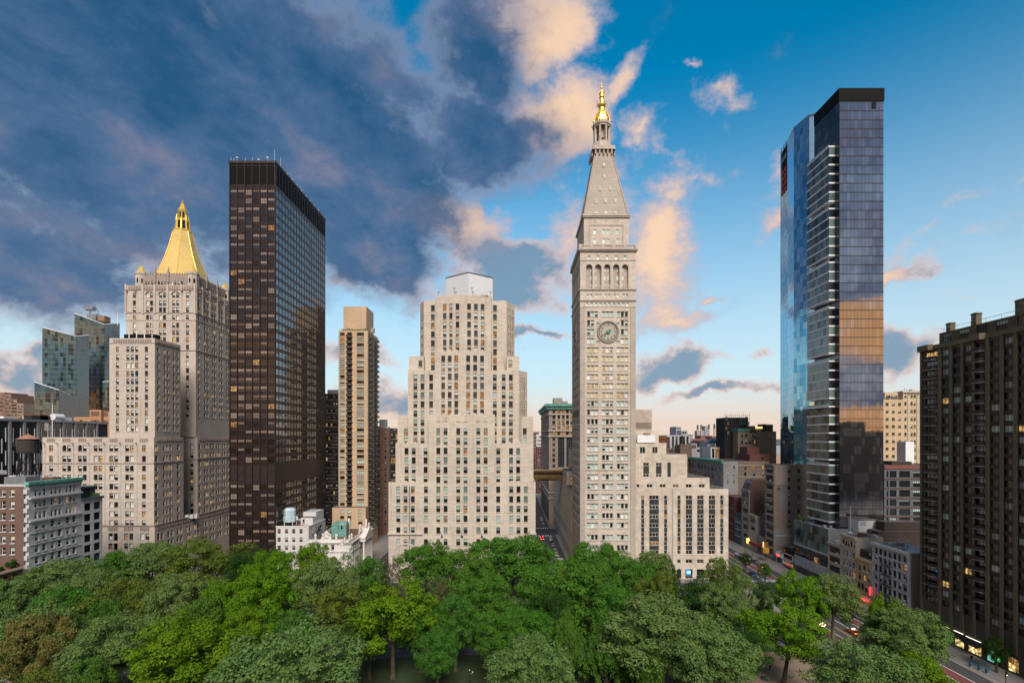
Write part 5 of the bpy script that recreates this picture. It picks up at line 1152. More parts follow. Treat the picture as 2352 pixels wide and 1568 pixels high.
WST['loft_arch_w'] = dict(WST['loft'], arch=1.0, stone='white_terracotta'); WST['pane_wide'] = dict(frame='white_paint', t=.1, vb=(.5,), var=[(1,0,None,'blind_sky_teal')]); WST['blind_arch'] = dict(frame='tan_dim', t=.1, arch=1.0, stone='tan_dim', var=[(1,0,None,'tan_dim')])
# ------------------------------------------------------------------ curtain walls: every pane a piece of its own, hung a little unevenly
PANE = {}
def curtain(s, A, B_, z0, z1, nc, nr, mats, off=.12, gap=.06, lim=290, name='glass_pane', tilt=.004, grid_mat='dark_metal', skip=None):
    d = Vector((B_[0]-A[0], B_[1]-A[1])); L_ = d.length; u = d/L_; n = Vector((u[1], -u[0])); rz = math.atan2(u[1], u[0]); cw, ch = L_/nc, (z1-z0)/nr
    for j in reversed(range(nr)):
        for i in range(nc):
            if skip and skip(i, j): continue
            m = s.rng.choices([m for m, _ in mats], [w for _, w in mats])[0]
            if m not in PANE:
                b = MB(); b.box(-.5,.5,0,.05,0,1); PANE[m] = b.mesh('glass_pane', [m])
            p = Vector((A[0]+u[0]*cw*(i+.5)+n[0]*off, A[1]+u[1]*cw*(i+.5)+n[1]*off, z0+ch*j+gap/2)); k = s.cnt.get(name, 0)
            tz, tx = s.rng.gauss(0, tilt), s.rng.gauss(0, tilt)
            if k < lim:
                s.cnt[name] = k+1; o = inst(name, PANE[m], s.root, p-s.at, rz, (cw-gap, 1, ch-gap)); o.rotation_euler = (tx, 0, rz+tz)
            else: s.extra.append((name, PANE[m], Matrix.Translation(p) @ Matrix.Rotation(rz+tz, 4, 'Z') @ Matrix.Rotation(tx, 4, 'X') @ Matrix.Diagonal((cw-gap, 1, ch-gap, 1))))
Bld.curtain = curtain
# ================================================================== dark glass tower with stacked glass pods
def build_pod_tower():
    Y0 = 200.0; x0, x1 = 135.4, mx('J',882,200.0); y1 = 216.4; zt = mz('J',70,Y0); zc = mz('J',161,Y0)
    T = Bld('pod_glass_tower', 'tall dark glass tower with clusters of glass boxes jutting from its side', 'tower', ((x0+x1)/2, Y0, 0))
    T.mass(x0, x1, Y0, y1, 0, zc, 'curtain_core', depth=.2)
    T.mass(x0-.15, x1+.15, Y0-.15, y1, zc+.01, zt, 'louver_black')
    for i in range(22):
        z = zc+.3+(zt-zc-.4)*i/21; b = MB(); b.box(x0-.3, x1+.3, Y0-.3, Y0-.16, z, z+.18); b.box(x0-.3, x0-.16, Y0-.16, y1, z, z+.18); T.part('louver', b, 'louver_black')
    fh = 3.74; nr = int((zc-22)/fh)
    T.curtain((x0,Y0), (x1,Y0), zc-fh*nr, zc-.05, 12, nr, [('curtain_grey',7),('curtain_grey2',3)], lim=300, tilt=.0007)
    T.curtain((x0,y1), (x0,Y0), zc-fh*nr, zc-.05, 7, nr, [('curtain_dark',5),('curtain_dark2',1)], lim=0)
    b = MB(); b.box(mx('J',800,Y0), mx('J',826,Y0), Y0-.35, Y0-.13, mz('J',212,Y0), mz('J',163,Y0)); T.part('open_bay', b, 'louver_black')
    for j in range(nr):
        b = MB(); z = zc-fh*j-.22; b.box(x0-.1, x1+.1, Y0-.24, Y0-.19, z-.08, z+.08); T.part('floor_line', b, 'dark_metal')
    # pods
    xp, yp0, yp1 = 132.7, 202.4, 217.4; PZ = lambda dy: CH-(dy-HY)*yp0/FPX
    for top, bot, nf in ((337,462.5,6),(479.5,586.5,5),(602.6,688.5,4),(707,811,5),(829,914,4),(933,1055,6),(1068,1198,6)):
        za, zb = PZ(top), PZ(bot); h = (za-zb)/nf
        for k in range(nf+1):
            z = zb+h*k; b = MB(); b.box(xp-.12, x0+.2, yp0-.12, yp1+.1, z-.3, z+.3); T.part('pod_slab', b, 'slab_white' if k else 'slab_white')
        b = MB(); b.box(xp+.25, x0-.1, yp0+.25, yp1-.2, zb, za); T.part('pod_core', b, 'pod_inside')
        for k in range(nf):
            T.curtain((xp,yp1), (xp,yp0), zb+h*k+.32, zb+h*(k+1)-.32, 8, 1, [('pod_glass',4),('pod_glass2',5),('curtain_dark',1)], off=.0, lim=340, name='pod_pane', tilt=.006)
            T.curtain((xp,yp0), (x0-.15,yp0), zb+h*k+.32, zb+h*(k+1)-.32, 1, 1, [('pod_glass2',2),('curtain_dark',3)], off=.0, lim=340, name='pod_pane')
        b = MB(); b.tube((xp+.2,yp0+.2,za+.9),(xp+.2,yp1,za+.9), .04, .04, 4); b.box(xp+.1, xp+.16, yp0+.3, yp1, za+.3, za+1.2); T.part('terrace_rail', b, 'frost_glass')
    for i, c in enumerate((785,800,815,833)): b = MB(); x = mx('J',c,201); b.tube((x,201,zt),(x,201,zt+1.4), .06, .04, 5); T.part('antenna', b, 'dark_metal')
    T.finish()
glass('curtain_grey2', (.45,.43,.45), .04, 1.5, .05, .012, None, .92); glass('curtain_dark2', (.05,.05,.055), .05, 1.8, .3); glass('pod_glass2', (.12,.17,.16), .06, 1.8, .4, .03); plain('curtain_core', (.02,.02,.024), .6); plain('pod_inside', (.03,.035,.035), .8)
build_pod_tower()
# ================================================================== faceted blue glass tower behind it
def build_blue_tower():
    zt = CH+745/FPX*262
    pts = [(166.4,299.6),(163.5,286.0),(160.4,275.0),(162.3,264.0),(164.8,262.0),(190,262),(192,299.6)]
    T = Bld('faceted_blue_tower', 'faceted blue mirror-glass skyscraper behind the dark pod tower', 'tower', (172, 262, 0))
    inn = [(x+.35, y+.0) for x, y in pts]
    T.ring(inn, 0, zt-.5, 'curtain_core')
    nr = 58; z0 = 12
    T.curtain(pts[2], pts[3], z0, zt, 5, nr, [('curtain_blue2',4),('curtain_blue',2),('curtain_blue3',2)], off=.1, lim=290)
    T.curtain(pts[3], pts[4], z0, zt-1.5, 1, nr, [('curtain_pale',1)], off=.1, lim=0)
    T.curtain(pts[1], pts[2], z0, zt-.6, 5, nr, [('curtain_blue',5),('curtain_blue3',1)], off=.1, lim=0)
    op = lambda i, j: j >= nr-7 and 1 <= i <= 3
    T.curtain(pts[0], pts[1], z0, zt-1.2, 5, nr, [('curtain_blue',6),('curtain_blue3',2)], off=.1, lim=0, skip=op)
    T.curtain(pts[4], pts[5], z0, zt-1, 8, nr, [('curtain_dark',1)], off=.1, lim=0)
    b = MB()
    for A, B_ in zip(pts[:4], pts[1:5]): b.tube((*A,zt),(*B_,zt), .25, .25, 4)
    T.part('roof_edge', b, 'frost_glass')
    # unfinished corner: red hoarding and hoist behind missing panes
    u = (Vector(pts[1])-Vector(pts[0])); n = Vector((u.y,-u.x)).normalized(); fh = (zt-z0)/nr
    for k in range(7):
        z = zt-1.2-fh*(7-k); a = Vector(pts[0])+u*.21; c = Vector(pts[0])+u*.79; b = MB()
        b.quad((a.x+n.x*.05,a.y+n.y*.05,z+.3),(c.x+n.x*.05,c.y+n.y*.05,z+.3),(c.x+n.x*.05,c.y+n.y*.05,z+fh-.2),(a.x+n.x*.05,a.y+n.y*.05,z+fh-.2)); T.part('hoarding', b, 'hoist_red' if k < 4 else ('grey_metal' if k % 2 else 'louver_black'))
        b = MB(); b.tube((a.x+n.x*.3,a.y+n.y*.3,z),(c.x+n.x*.3,c.y+n.y*.3,z), .14, .14, 4); T.part('floor_edge', b, 'louver_black')
    for t in (.2,.5,.8):
        p = Vector(pts[0])+u*t; b = MB(); b.tube((p.x+n.x*.3,p.y+n.y*.3,zt-1.2-7*fh),(p.x+n.x*.3,p.y+n.y*.3,zt+1), .16, .16, 4); T.part('hoist_mast', b, 'louver_black')
    T.finish()
glass('curtain_blue2', (.30,.52,.62), .04, 1.5, .12, .03, None, .9); glass('curtain_blue3', (.18,.44,.60), .05, 1.5, .2, .03, None, .85)
build_blue_tower()
# ================================================================== dark brick apartment slab at the right edge
def build_right_slab():
    X = 129.0; zt = 88.8; y1 = 152.4; y0 = 100.0
    S = Bld('dark_brick_apartments', 'dark olive brick apartment slab with balconies filling the right edge', 'building', (140, 126, 0))
    fh = 2.87; rows = [zt-3.6-fh*i for i in range(27)]
    bays = [(143.7,2.9,'green_ribbon'),(140.1,2.8,'green_ribbon'),(136.6,2.6,'green_ribbon'),(129.0,2.8,'green_ribbon'),(125.5,2.8,'green_ribbon'),(121.9,2.8,'green_ribbon'),(118.2,2.8,'green_ribbon'),(114.5,2.8,'green_ribbon'),(110.8,2.8,'green_ribbon')]
    balc = [(148.7,4.2),(133.1,3.2),(106.5,3.6)]
    N = [(c, r, w, 1.75, st) for r in rows for c, w, st in bays]+[(c, r-.55, w, 2.35, 'balcony_door') for r in rows for c, w in balc]
    shops = [(c, .6, w, 3.6, 'shop') for c, w in ((149,4.2),(143.5,3.0),(139.3,3.0),(134.8,4.0),(129.2,3.2),(124.6,3.0),(119,3.6))]
    S.mass(X, X+22, y0, y1, 0, zt, 'olive_brick', N=N+shops, depth=.35, parapet=1.2)
    for c, w, st in bays:
        for r in rows:
            b = MB(); b.box(X-.06, X-.003, c-w/2, c+w/2, r-1.05, r-.06); S.part('spandrel', b, 'spandrel_brown') if r in rows[:24] else None
    for c, w in balc:
        for i, r in enumerate(rows[:25]):
            b = MB(); pts = [(X-.003,c+w/2),(X-.003,c-w/2),(X-1.15,c-w/2+.9),(X-1.15,c+w/2-.3)]
            b.prism(pts[::-1], r-.78, r-.6); o = S.part('balcony', b, 'slab_grey')
            b = MB()
            for A, B_ in zip(pts[1:], pts[2:]+[pts[0]]): b.quad((*A,r-.6),(*B_,r-.6),(*B_,r+.35),(*A,r+.35))
            b.build('balcony_rail', 'rail_dark', o)
    for y in (152.1,145.6,141.9,138.3,134.9,131.0,127.2,123.7,120.0,116.3):
        b = MB(); b.box(X-.35, X-.003, y-.42, y+.42, 5.2, zt-.6); S.part('brick_pier', b, 'olive_brick_light')
    for z in (zt-.05,): b = MB(); b.box(X-.45, X-.003, y0, y1+.1, z-1.0, z+.25); S.part('parapet_band', b, 'olive_brick_light')
    for yc_, w in ((150.0,4.8),(133.3,4.0)): b = MB(); b.prism([(X-1.6,yc_-w/2+.6),(X-.4,yc_-w/2),(X-.4,yc_+w/2),(X-1.6,yc_+w/2-.3)], zt-1.2, zt+.5); S.part('bay_cap', b, 'olive_brick_light')
    xp = X+3.2; zp = 95.0
    S.mass(xp, X+20, y0, 149.6, zt-1.1, zp-2, 'olive_brick', N=[(y, zt+1.2, 3.2, 2.4, 'wide') for y in (147,141.5,136,130.5,125,119.5)], depth=.3)
    for i in range(12): b = MB(); y = y0+48*i/11; b.tube((xp,y,zp-2),(xp,y,zp-.9), .05, .05, 4); S.part('rail_post', b, 'dark_metal')
    b = MB(); b.tube((xp,y0,zp-.9),(xp,149,zp-.9), .06, .06, 4); S.part('hand_rail', b, 'dark_metal')
    for zx, t, w in ((395,288,1.5),(587,214,1.6),(950,105,3.4)):
        y = my('L', zx, xp+1.5); z = mz('L', t, y); b = MB(); b.box(xp+.8, xp+.8+w, y-w/2, y+w/2, zp-2.2, z); b.box(xp+.65, xp+.95+w, y-w/2-.15, y+w/2+.15, z-.5, z-.25); S.part('chimney', b, 'olive_brick_light')
        for d in (-.3,.3): b = MB(); b.box(xp+.76, xp+.799, y+d-.12, y+d+.12, z-1.3, z-.9); S.part('chimney_vent', b, 'frost_glass')
    for c, w in ((139.3,3.0),(143.5,3.0)): b = MB(); b.box(X-.5, X-.36, c-w/2, c+w/2, 4.75, 4.9); S.part('strip_light', b, 'strip_lamp')
    b = MB(); b.poly([(X-.4,137.2,4.6),(X-2.0,137.0,3.2),(X-2.0,132.6,3.2),(X-.4,132.4,4.6)]); b.poly([(X-.4,132.4,4.6),(X-2.0,132.6,3.2),(X-2.0,132.6,2.9),(X-.4,132.4,3.4)]); S.part('awning', b, 'awning_black')
    b = MB(); b.box(X-.5, X-.36, 132.6, 137.0, 4.62, 4.74); S.part('strip_light', b, 'strip_lamp')
    b = MB(); b.box(X-.34, X-.1, 127.6, 129.2, 1.6, 3.2); o = S.part('bank_sign', b, 'sign_green'); text_part('TD', 1.0, 'sign_lime', o, (X-.38, 128.4, 2.4), R(-90), 'lettering', .02)
    b = MB(); b.box(X-.18, X-.1, 129.3, 131.0, .7, 3.6); S.part('bank_window', b, 'bank_glow')
    for c, w in ((139.3,2.6),(124.6,1.6)): b = MB(); b.box(X-.12, X-.05, c-w/2, c+w/2, .7, 2.6); S.part('lit_shop_window', b, 'room_shop')
    b = MB(); b.box(X-.12, X-.05, 133.0, 136.4, .7, 2.4); S.part('lit_shop_window', b, 'room_shop')
    S.finish()
plain('spandrel_brown', (.018,.013,.011), .5); masonry('olive_brick_light', (.145,.122,.084), .9, .3, .10, .85, .25); plain('slab_grey', (.24,.24,.23), .8); plain('rail_dark', (.022,.018,.016), .6)
WST['balcony_door'] = dict(frame='dark_metal', vb=(.33,.66), t=.1, var=[(3,0,None,'pane_dark'),(2,0,None,'pane_brown'),(1.2,.5,'blind_grey','pane_dark'),(.25,0,None,'room_sunset_warm')])
WST['shop'] = dict(frame='black_paint', vb=(.5,), hb=(.75,), t=.12, var=[(3,0,None,'pane_dark'),(1,0,None,'room_dim')])
lamp('strip_lamp', (1.0,.93,.75), .6); lamp('sign_green', (.0,.16,.02), .8); lamp('sign_lime', (.65,1.0,.45), 2.2); lamp('bank_glow', (.10,.30,.25), .5); roomlight('room_shop', (1.0,.75,.32), .5, (.1,.08,.05))
build_right_slab()
# ================================================================== the row of shops and lofts along the wide cross street (north fronts at X = 129)
XS = 129.0
def row(name, label, ya, yb, z1, depth_x, mat, ops, wops=(), cor=None, roof='roofing', wmat=None, x=XS, dep=.3, group=None):
    B = Bld(name, label, 'building', (x+2, (ya+yb)/2, 0), group)
    B.mass(x, x+depth_x, ya+.02, yb-.02, 0, z1, mat, N=ops, W=wops, depth=dep, parapet=.7, roof=roof)
    clutter(B, x+1.5, x+depth_x-1, ya+1, yb-1, z1-.7)
    if wmat: b = MB(); b.box(x+.3, x+depth_x, ya-.05, ya+.017, 0, z1+.02); B.part('party_wall', b, wmat)
    if cor:
        m, e, t = cor; b = MB(); b.box(x-e, x-.003, ya, yb, z1-t, z1+.15); b.box(x-e*.6, x-.003, ya, yb, z1-t*1.8, z1-t); B.part('cornice', b, m)
        for i in range(max(2, int((yb-ya)/1.1))):
            n = max(2, int((yb-ya)/1.1)); y = ya+(yb-ya)*(i+.5)/n; b = MB(); b.box(x-e*.85, x-.003, y-.13, y+.13, z1-t*2.4, z1-t); B.part('bracket', b, m)
    return B
def belt(B, x, ya, yb, zs, mat, e=.2, t=.3, nm='string_course'):
    for z in zs: b = MB(); b.box(x-e, x-.003, ya, yb, z-t/2, z+t/2); B.part(nm, b, mat)
def acs(B, x, lst):
    for y, z in lst: b = MB(); b.box(x-.55, x-.02, y-.42, y+.42, z, z+.55); B.part('air_conditioner', b, 'air_conditioner')
# white arcaded loft with fire escape
ya, yb = 156.6, 173.0; zt = 23.4
cs = span(ya+1.0, yb-.8, 7); zs = [zt-3.4*i-6.2 for i in range(5)]
B = row('white_loft_building', 'white cast-iron loft with arched top windows and black fire escape', ya, yb, zt, 10, 'white_terracotta', [(c, zt-3.6, 1.35, 2.3, 'loft_arch_w') for c in cs]+grid(cs, zs, 1.45, 2.3, 'loft'), cor=('white_terracotta',.8,.6), roof='roof_grey', wmat='beige_plaster')
belt(B, XS, ya, yb, [z-.55 for z in zs]+[zt-4.0], 'white_terracotta', .3, .35); acs(B, XS, [(cs[6],zs[0]),(cs[6],zs[2]-.1),(cs[6],zs[3]),(cs[0],zs[1]),(cs[0],zs[3]),(cs[5],zs[4]),(cs[1],zs[4])])
for c in [ya+.4]+[(a+b)/2 for a, b in zip(cs, cs[1:])]+[yb-.3]: b = MB(); b.box(XS-.22, XS-.003, c-.22, c+.22, 4, zt-.6); B.part('pilaster', b, 'white_terracotta')
for i, z in enumerate(zs):
    b = MB(); b.box(XS-1.3, XS-.25, 163.6, 168.0, z-.35, z-.25); o = B.part('fire_escape', b, 'black_paint')
    b = MB()
    for k in range(10): b.tube((XS-1.28,163.6+4.4*k/9,z-.25),(XS-1.28,163.6+4.4*k/9,z+.75), .035, .035, 4)
    b.tube((XS-1.28,163.6,z+.75),(XS-1.28,168.0,z+.75), .05, .05, 4); b.build('escape_rail', 'black_paint', o)
    b = MB()
    for d in (0,.5): b.tube((XS-1.1,164.6+d,z-.3),(XS-1.1,166.2+d,z-3.5), .06, .06, 4)
    b.build('escape_ladder', 'black_paint', o)
b = MB(); b.poly([(XS-.3,ya+.4,4.3),(XS-.3,yb-5,4.3),(XS-1.9,yb-5,2.9),(XS-1.9,ya+.4,2.9)][::-1]); b.quad((XS-1.9,ya+.4,2.9),(XS-1.9,yb-5,2.9),(XS-1.9,yb-5,2.2),(XS-1.9,ya+.4,2.2)); o = B.part('awning', b, 'awning_black')
b = MB()
for i, (d, hh) in enumerate(((0,.5),(.35,.28),(.6,.42),(.85,.28),(1.1,.5),(1.4,.28))): b.box(XS-1.32-.02, XS-1.3, 160.2-d-.12, 160.2-d, 3.45, 3.45+hh)
b.build('lettering', 'sign_white', o); B.finish()
# yellow stone house with sunroom
ya, yb = 173.0, 181.0; zt = 16.4; cs = span(ya+.6, yb-.6, 3)
B = row('yellow_stone_house', 'narrow yellow stone house with glazed attic and red shop sign', ya, yb, zt, 9, 'yellow_stone', grid(cs, [zt-4.6, zt-7.9], 1.2, 2.1, 'loft')+[(y, 4.7, 1.35, 2.5, 'loft') for y in span(ya+.4, yb-.4, 4)], cor=('yellow_stone',.9,.6))
B.mass(XS+1.2, XS+8, ya+.3, yb-.3, zt-.6, zt+2.9, 'bronze_metal', N=[(y, zt+.3, .9, 2.3, 'loft') for y in span(ya+.4, yb-.4, 7)], depth=.15)
belt(B, XS, ya, yb, [zt-5.2, zt-8.6], 'yellow_stone', .3, .35); acs(B, XS, [(cs[1],zt-4.6),(cs[0],zt-4.6)])
b = MB(); b.box(XS-.25, XS-.003, ya+.2, yb-.2, 3.2, 4.6); B.part('slat_fascia', b, 'yellow_stone')
b = MB(); b.box(XS-1.2, XS-.95, ya+.2, yb-.1, 2.35, 3.15); o = B.part('sign_board', b, 'sign_white')
b = MB()
for i in range(9): y = ya+1.6+i*.55; b.box(XS-1.23, XS-1.2, y, y+.3, 2.5, 3.0)
b.build('lettering', 'awning_red', o)
for y in (ya+.75, yb-.7):
    b = MB(); b.lathe([(.3,0),(.3,.04)], 0, 0, 12); q = b.build('round_logo', 'hoist_red', o); q.rotation_euler = (0,R(-90),0); q.location = (XS-1.2, y, 2.75)
for i in range(3): b = MB(); b.box(XS-1.6, XS-1.35, ya+.4+i*2.5, ya+2.6+i*2.5, 1.9, 2.3); B.part('red_light_panel', b, 'neon_red')
b = MB(); b.box(XS-1.3, XS-.4, ya+.05, ya+.25, 4.4, 7.6); o = B.part('neon_sign', b, 'neon_frame')
b = MB()
for k in range(8): z = 4.55+k*.37; b.box(XS-1.2, XS-.5, ya-.02, ya+.04, z, z+.24)
b.build('lettering', 'neon_red', o); B.finish()
# cream house with arcade
ya, yb = 181.0, 189.4; zt = 23.4; cs = span(ya+.7, yb-.7, 4); c5 = span(ya+.6, yb-.6, 5)
B = row('cream_arcade_house', 'cream loft house with a row of small arches under its cornice', ya, yb, zt, 10, 'cream_stone', [(c, zt-4.3, 1.0, 2.3, 'loft_arch') for c in c5]+grid(cs, [zt-8.4,zt-12.0,zt-15.6,zt-19], 1.3, 2.3, 'white_sash'), cor=('cream_stone',.8,.6))
belt(B, XS, ya, yb, [zt-5.3, zt-9.1, zt-12.7, zt-16.3], 'cream_stone', .28, .4); acs(B, XS, [(cs[1],zt-8.4),(cs[2],zt-12),(cs[3],zt-4.3)])
for c in [(a+b)/2 for a, b in zip(cs, cs[1:])]+[ya+.3, yb-.3]: b = MB(); b.box(XS-.2, XS-.003, c-.2, c+.2, 4, zt-5.3); B.part('pilaster', b, 'cream_stone')
b = MB(); b.tube((XS+3,188.5,zt),(XS+3,188.5,zt+10.8), .14, .09, 8); b.lathe([(.9,zt),(.9,zt+.3),(.3,zt+.8),(.15,zt+1.2)], XS+3, 188.5, 10); B.part('flag_pole', b, 'white_metal'); B.finish()
# dark-windowed narrow house
ya, yb = 189.4, 197.4; zt = 18.2
B = row('narrow_loft_house', 'narrow loft house with wide black window bands in cream frames', ya, yb, zt, 9, 'cream_stone', [((ya+yb)/2, z, 6.4, 2.5, 'wide') for z in (zt-3.6, zt-7.4, zt-11.2, zt-15)], cor=('cream_stone',.35,.4)); acs(B, XS, [(ya+2,zt-3.6),(ya+2.5,zt-7.4)]); B.finish()
# glass shop building
ya, yb = 197.6, 221.0; zt = 23.4
B = Bld('glass_shop_block', 'modern glass shop block with teal panes and pale tiled ground floors', 'building', (XS+4, 209, 0))
B.mass(XS+.2, XS+24, ya, yb, 0, zt, 'slate_panel', W=[], depth=.2, parapet=.6, roof='roof_grey')
B.curtain((XS,yb), (XS,ya), 13.2, zt-.2, 14, 3, [('curtain_teal',5),('curtain_teal2',3),('curtain_dark',2)], off=.08)
B.curtain((XS,yb), (XS,ya), 7.8, 12.2, 11, 2, [('curtain_dark',5),('pane_brown',1),('room_dim',.4)], off=.06)
B.curtain((XS,yb), (XS,ya), 3.2, 7.6, 14, 4, [('frost_glass',1)], off=.08, name='tile_panel')
b = MB(); b.box(XS-.3, XS+.19, ya, yb, 12.25, 13.1); B.part('fascia', b, 'frost_glass')
for y in span(ya+1, yb-1, 5): b = MB(); b.box(XS-.02, XS+.15, y-1.8, y+1.8, .4, 3.0); B.part('shop_window', b, 'pane_dark')
for y, s_ in ((219,1.6),(216.3,1.0),(213.8,1.9)): b = MB(); b.lathe([(.45,zt-.5),(.5,zt+.2),(.8*s_*.6,zt+.5),(.5*s_,zt+.5+s_*.7),(.1,zt+.6+s_*1.5)], XS+1.2, y, 7); B.part('potted_shrub', b, 'hedge')
for i in range(9): b = MB(); b.box(XS+2+i*.9, XS+2.7+i*.9, 203+.8*(i%3), 204.4+.8*(i%3), zt-.55, zt+.4); B.part('terrace_bench', b, 'concrete')
B.finish()
# black fast-food front and white shop
ya, yb = 221.4, 230.0; zt = 8.6
B = row('black_burger_shop', 'small black burger shop front with two white framed windows', ya, yb, zt, 8, 'awning_black', [])
for z0, z1 in ((3.7,6.3),(1.0,3.4)):
    for bx in ((ya+.4,yb-.3,z0,z0+.25),(ya+.4,yb-.3,z1-.25,z1),(ya+.4,ya+.65,z0,z1),(yb-.55,yb-.3,z0,z1)): b = MB(); b.box(XS-.18, XS-.003, *bx); B.part('window_frame', b, 'white_paint')
b = MB(); b.box(XS-.06, XS-.003, ya+.65, yb-.55, 3.95, 6.05); B.part('shop_window', b, 'pane_red'); b = MB(); b.box(XS-.06, XS-.003, ya+.65, yb-.55, 1.25, 2.3); B.part('shop_window', b, 'room_dim')
text_part("McDonald's", 1.05, 'sign_white', B.root, Vector((XS-.2, (ya+yb)/2+.6, 2.85))-B.at, R(-90), 'lettering', .03)
b = MB()
for d in (0,.55):
    P = [(yb-1.0-d-.52*math.sin(math.pi*t/2), 6.6+1.5*math.cos(math.pi*t/2)**.8 if t < 1 else 6.6) for t in (0,.25,.5,.75,1)]; P2 = [(2*(yb-1.0-d)-y, z) for y, z in P]
    for Q in (P, P2):
        for (y0,z0),(y1,z1) in zip(Q, Q[1:]): b.tube((XS-.15,y0*.5+(yb-1.0-d)*.5,z0),(XS-.15,y1*.5+(yb-1.0-d)*.5,z1), .09, .09, 5)
B.part('arch_logo', b, 'sign_orange')
b = MB(); b.box(XS-1.4, XS-.2, ya+.4, yb-3.5, .9, 1.2); B.part('awning', b, 'awning_red'); B.finish()
ya, yb = 230.0, 236.5
B = row('white_corner_shop', 'low white shop front with red sign left of the black burger shop', ya, yb, 5.4, 6, 'white_brick', [((ya+yb)/2, .4, 4.2, 2.6, 'shop')])
b = MB(); b.box(XS-.5, XS-.1, ya+.3, yb-.3, 3.2, 4.7); o = B.part('sign_board', b, 'sign_white'); b = MB(); b.box(XS-.54, XS-.5, ya+2.4, ya+4.6, 3.5, 4.4); b.build('lettering', 'neon_red', o); B.finish()
# tall brown building with painted party wall
ya, yb = 238.0, 246.4; zt = 47.4
zs = [zt-4.2-4.05*i for i in range(11)]
Y = ya; ox = lambda c: mx('O', c, Y)
ww = [(ox(c), mz('O',r,Y)-.95, 1.15, 1.9, 'loft') for c in (605,690) for r in (250,325,400,470,540,610,690)]+[(ox(518), mz('O',400,Y)-.95, 1.2, 1.9, 'loft'), (ox(606), mz('O',738,Y)-.5, 2.0, 1.0, 'loft')]
B = row('tall_brick_loft', 'tall brown brick loft with faded painted side wall above low shops', ya, yb, zt, ox(765)-XS, 'cream_brown', [((ya+yb)/2, z, 5.6, 2.6, 'wide') for z in zs], wops=ww, cor=('cream_brown',.5,.6))
b = MB(); b.quad((ox(485),Y-.01,mz('O',372,Y)),(ox(592),Y-.01,mz('O',372,Y)),(ox(592),Y-.01,zt-.3),(ox(485),Y-.01,zt-.3)); B.part('painted_sign', b, 'faded_sign')
b = MB(); b.quad((ox(520),Y-.012,mz('O',590,Y)),(ox(592),Y-.012,mz('O',590,Y)),(ox(592),Y-.012,mz('O',385,Y)),(ox(520),Y-.012,mz('O',385,Y))); B.part('painted_sign', b, 'painted_wall')
b = MB(); b.quad((ox(470),Y-.01,8),(ox(640),Y-.01,8),(ox(640),Y-.01,mz('O',765,Y)),(ox(470),Y-.01,mz('O',765,Y))); B.part('render_patch', b, 'painted_wall')
acs(B, XS, [(241,zs[1]),(243,zs[4])]); b = MB(); b.box(ox(478), ox(630), Y-.3, Y-.02, 12.4, 12.6); B.part('roof_rail', b, 'white_paint')
belt(B, XS, ya, yb, [z-.7 for z in zs], 'cream_stone', .2, .4); B.finish()
# smaller fronts farther along
ya, yb = 255.0, 263.0; zt = 19.4
B = row('ornate_cream_front', 'ornate cream stone shop house with glowing signs at street level', ya, yb, zt, 14, 'cream_stone', [((ya+yb)/2, z, 4.6, 2.5, 'wide') for z in (zt-4.2, zt-8.2)], cor=('cream_stone',.7,.7), wmat='painted_wall')
b = MB(); b.box(XS-.7, XS-.1, ya+.3, yb-.3, 3.4, 4.6); B.part('awning', b, 'awning_red')
b = MB(); b.box(XS+.4, XS+3.8, ya-.35, ya-.06, 4.6, 8.6); o = B.part('round_logo_sign', b, 'sign_white')
b = MB(); b.lathe([(1.25,0),(1.25,.05)], 0, 0, 18); q = b.build('round_logo', 'awning_red', o); q.rotation_euler = (R(90),0,0); q.location = (XS+2.1, ya-.36, 6.8)
b = MB(); b.lathe([(.7,0),(.7,.05)], 0, 0, 14); q = b.build('logo_mark', 'sign_white', o); q.rotation_euler = (R(90),0,0); q.location = (XS+2.1, ya-.42, 6.5)
b = MB(); b.box(XS-1.1, XS-.5, ya-8.4, ya-8.2, 3.6, 7.8); o = B.part('neon_sign', b, 'neon_frame'); b = MB()
for k in range(7): b.box(XS-1.0, XS-.6, ya-8.46, ya-8.38, 3.8+k*.55, 4.2+k*.55)
b.build('lettering', 'neon_orange', o)
b = MB(); b.box(XS-.6, XS-.05, yb-.2, yb+1.6, 3.2, 5.6); B.part('lit_sign', b, 'neon_yellow'); B.finish()
B = row('low_grey_shop', 'low grey rendered shop between the tall brick loft and ornate cream front', 246.6, 254.8, 9.6, 12, 'painted_wall', [(250.6, 1, 5.5, 3, 'shop')]); b = MB(); b.box(XS-1.0, XS-.1, 247, 254.5, 4.2, 4.8); B.part('awning', b, 'awning_red'); B.finish()
ya, yb = 263.0, 271.6; zt = 32.0
B = row('mansard_house', 'tall narrow grey stone house with glazed mansard attic', ya, yb, zt, 14, 'grey_stone', grid(span(ya+.6,yb-.6,4), [zt-4.4,zt-8.4], 1.2, 2.8, 'loft')+[((ya+yb)/2, z, 5.4, 2.6, 'wide') for z in (zt-13,zt-17.4,zt-21.6,zt-26)], cor=('grey_stone',.6,.5), wmat='brown_brick')
b = MB(); b.quad((XS,ya+.1,zt),(XS,yb-.1,zt),(XS+2.4,yb-.1,zt+5.6),(XS+2.4,ya+.1,zt+5.6)); b.quad((XS+2.4,ya+.1,zt+5.6),(XS+2.4,yb-.1,zt+5.6),(XS+14,yb-.1,zt+5.6),(XS+14,ya+.1,zt+5.6)); b.poly([(XS,ya+.1,zt),(XS+2.4,ya+.1,zt+5.6),(XS+14,ya+.1,zt+5.6),(XS+14,ya+.1,zt)]); B.part('mansard_roof', b, 'brown_brick')
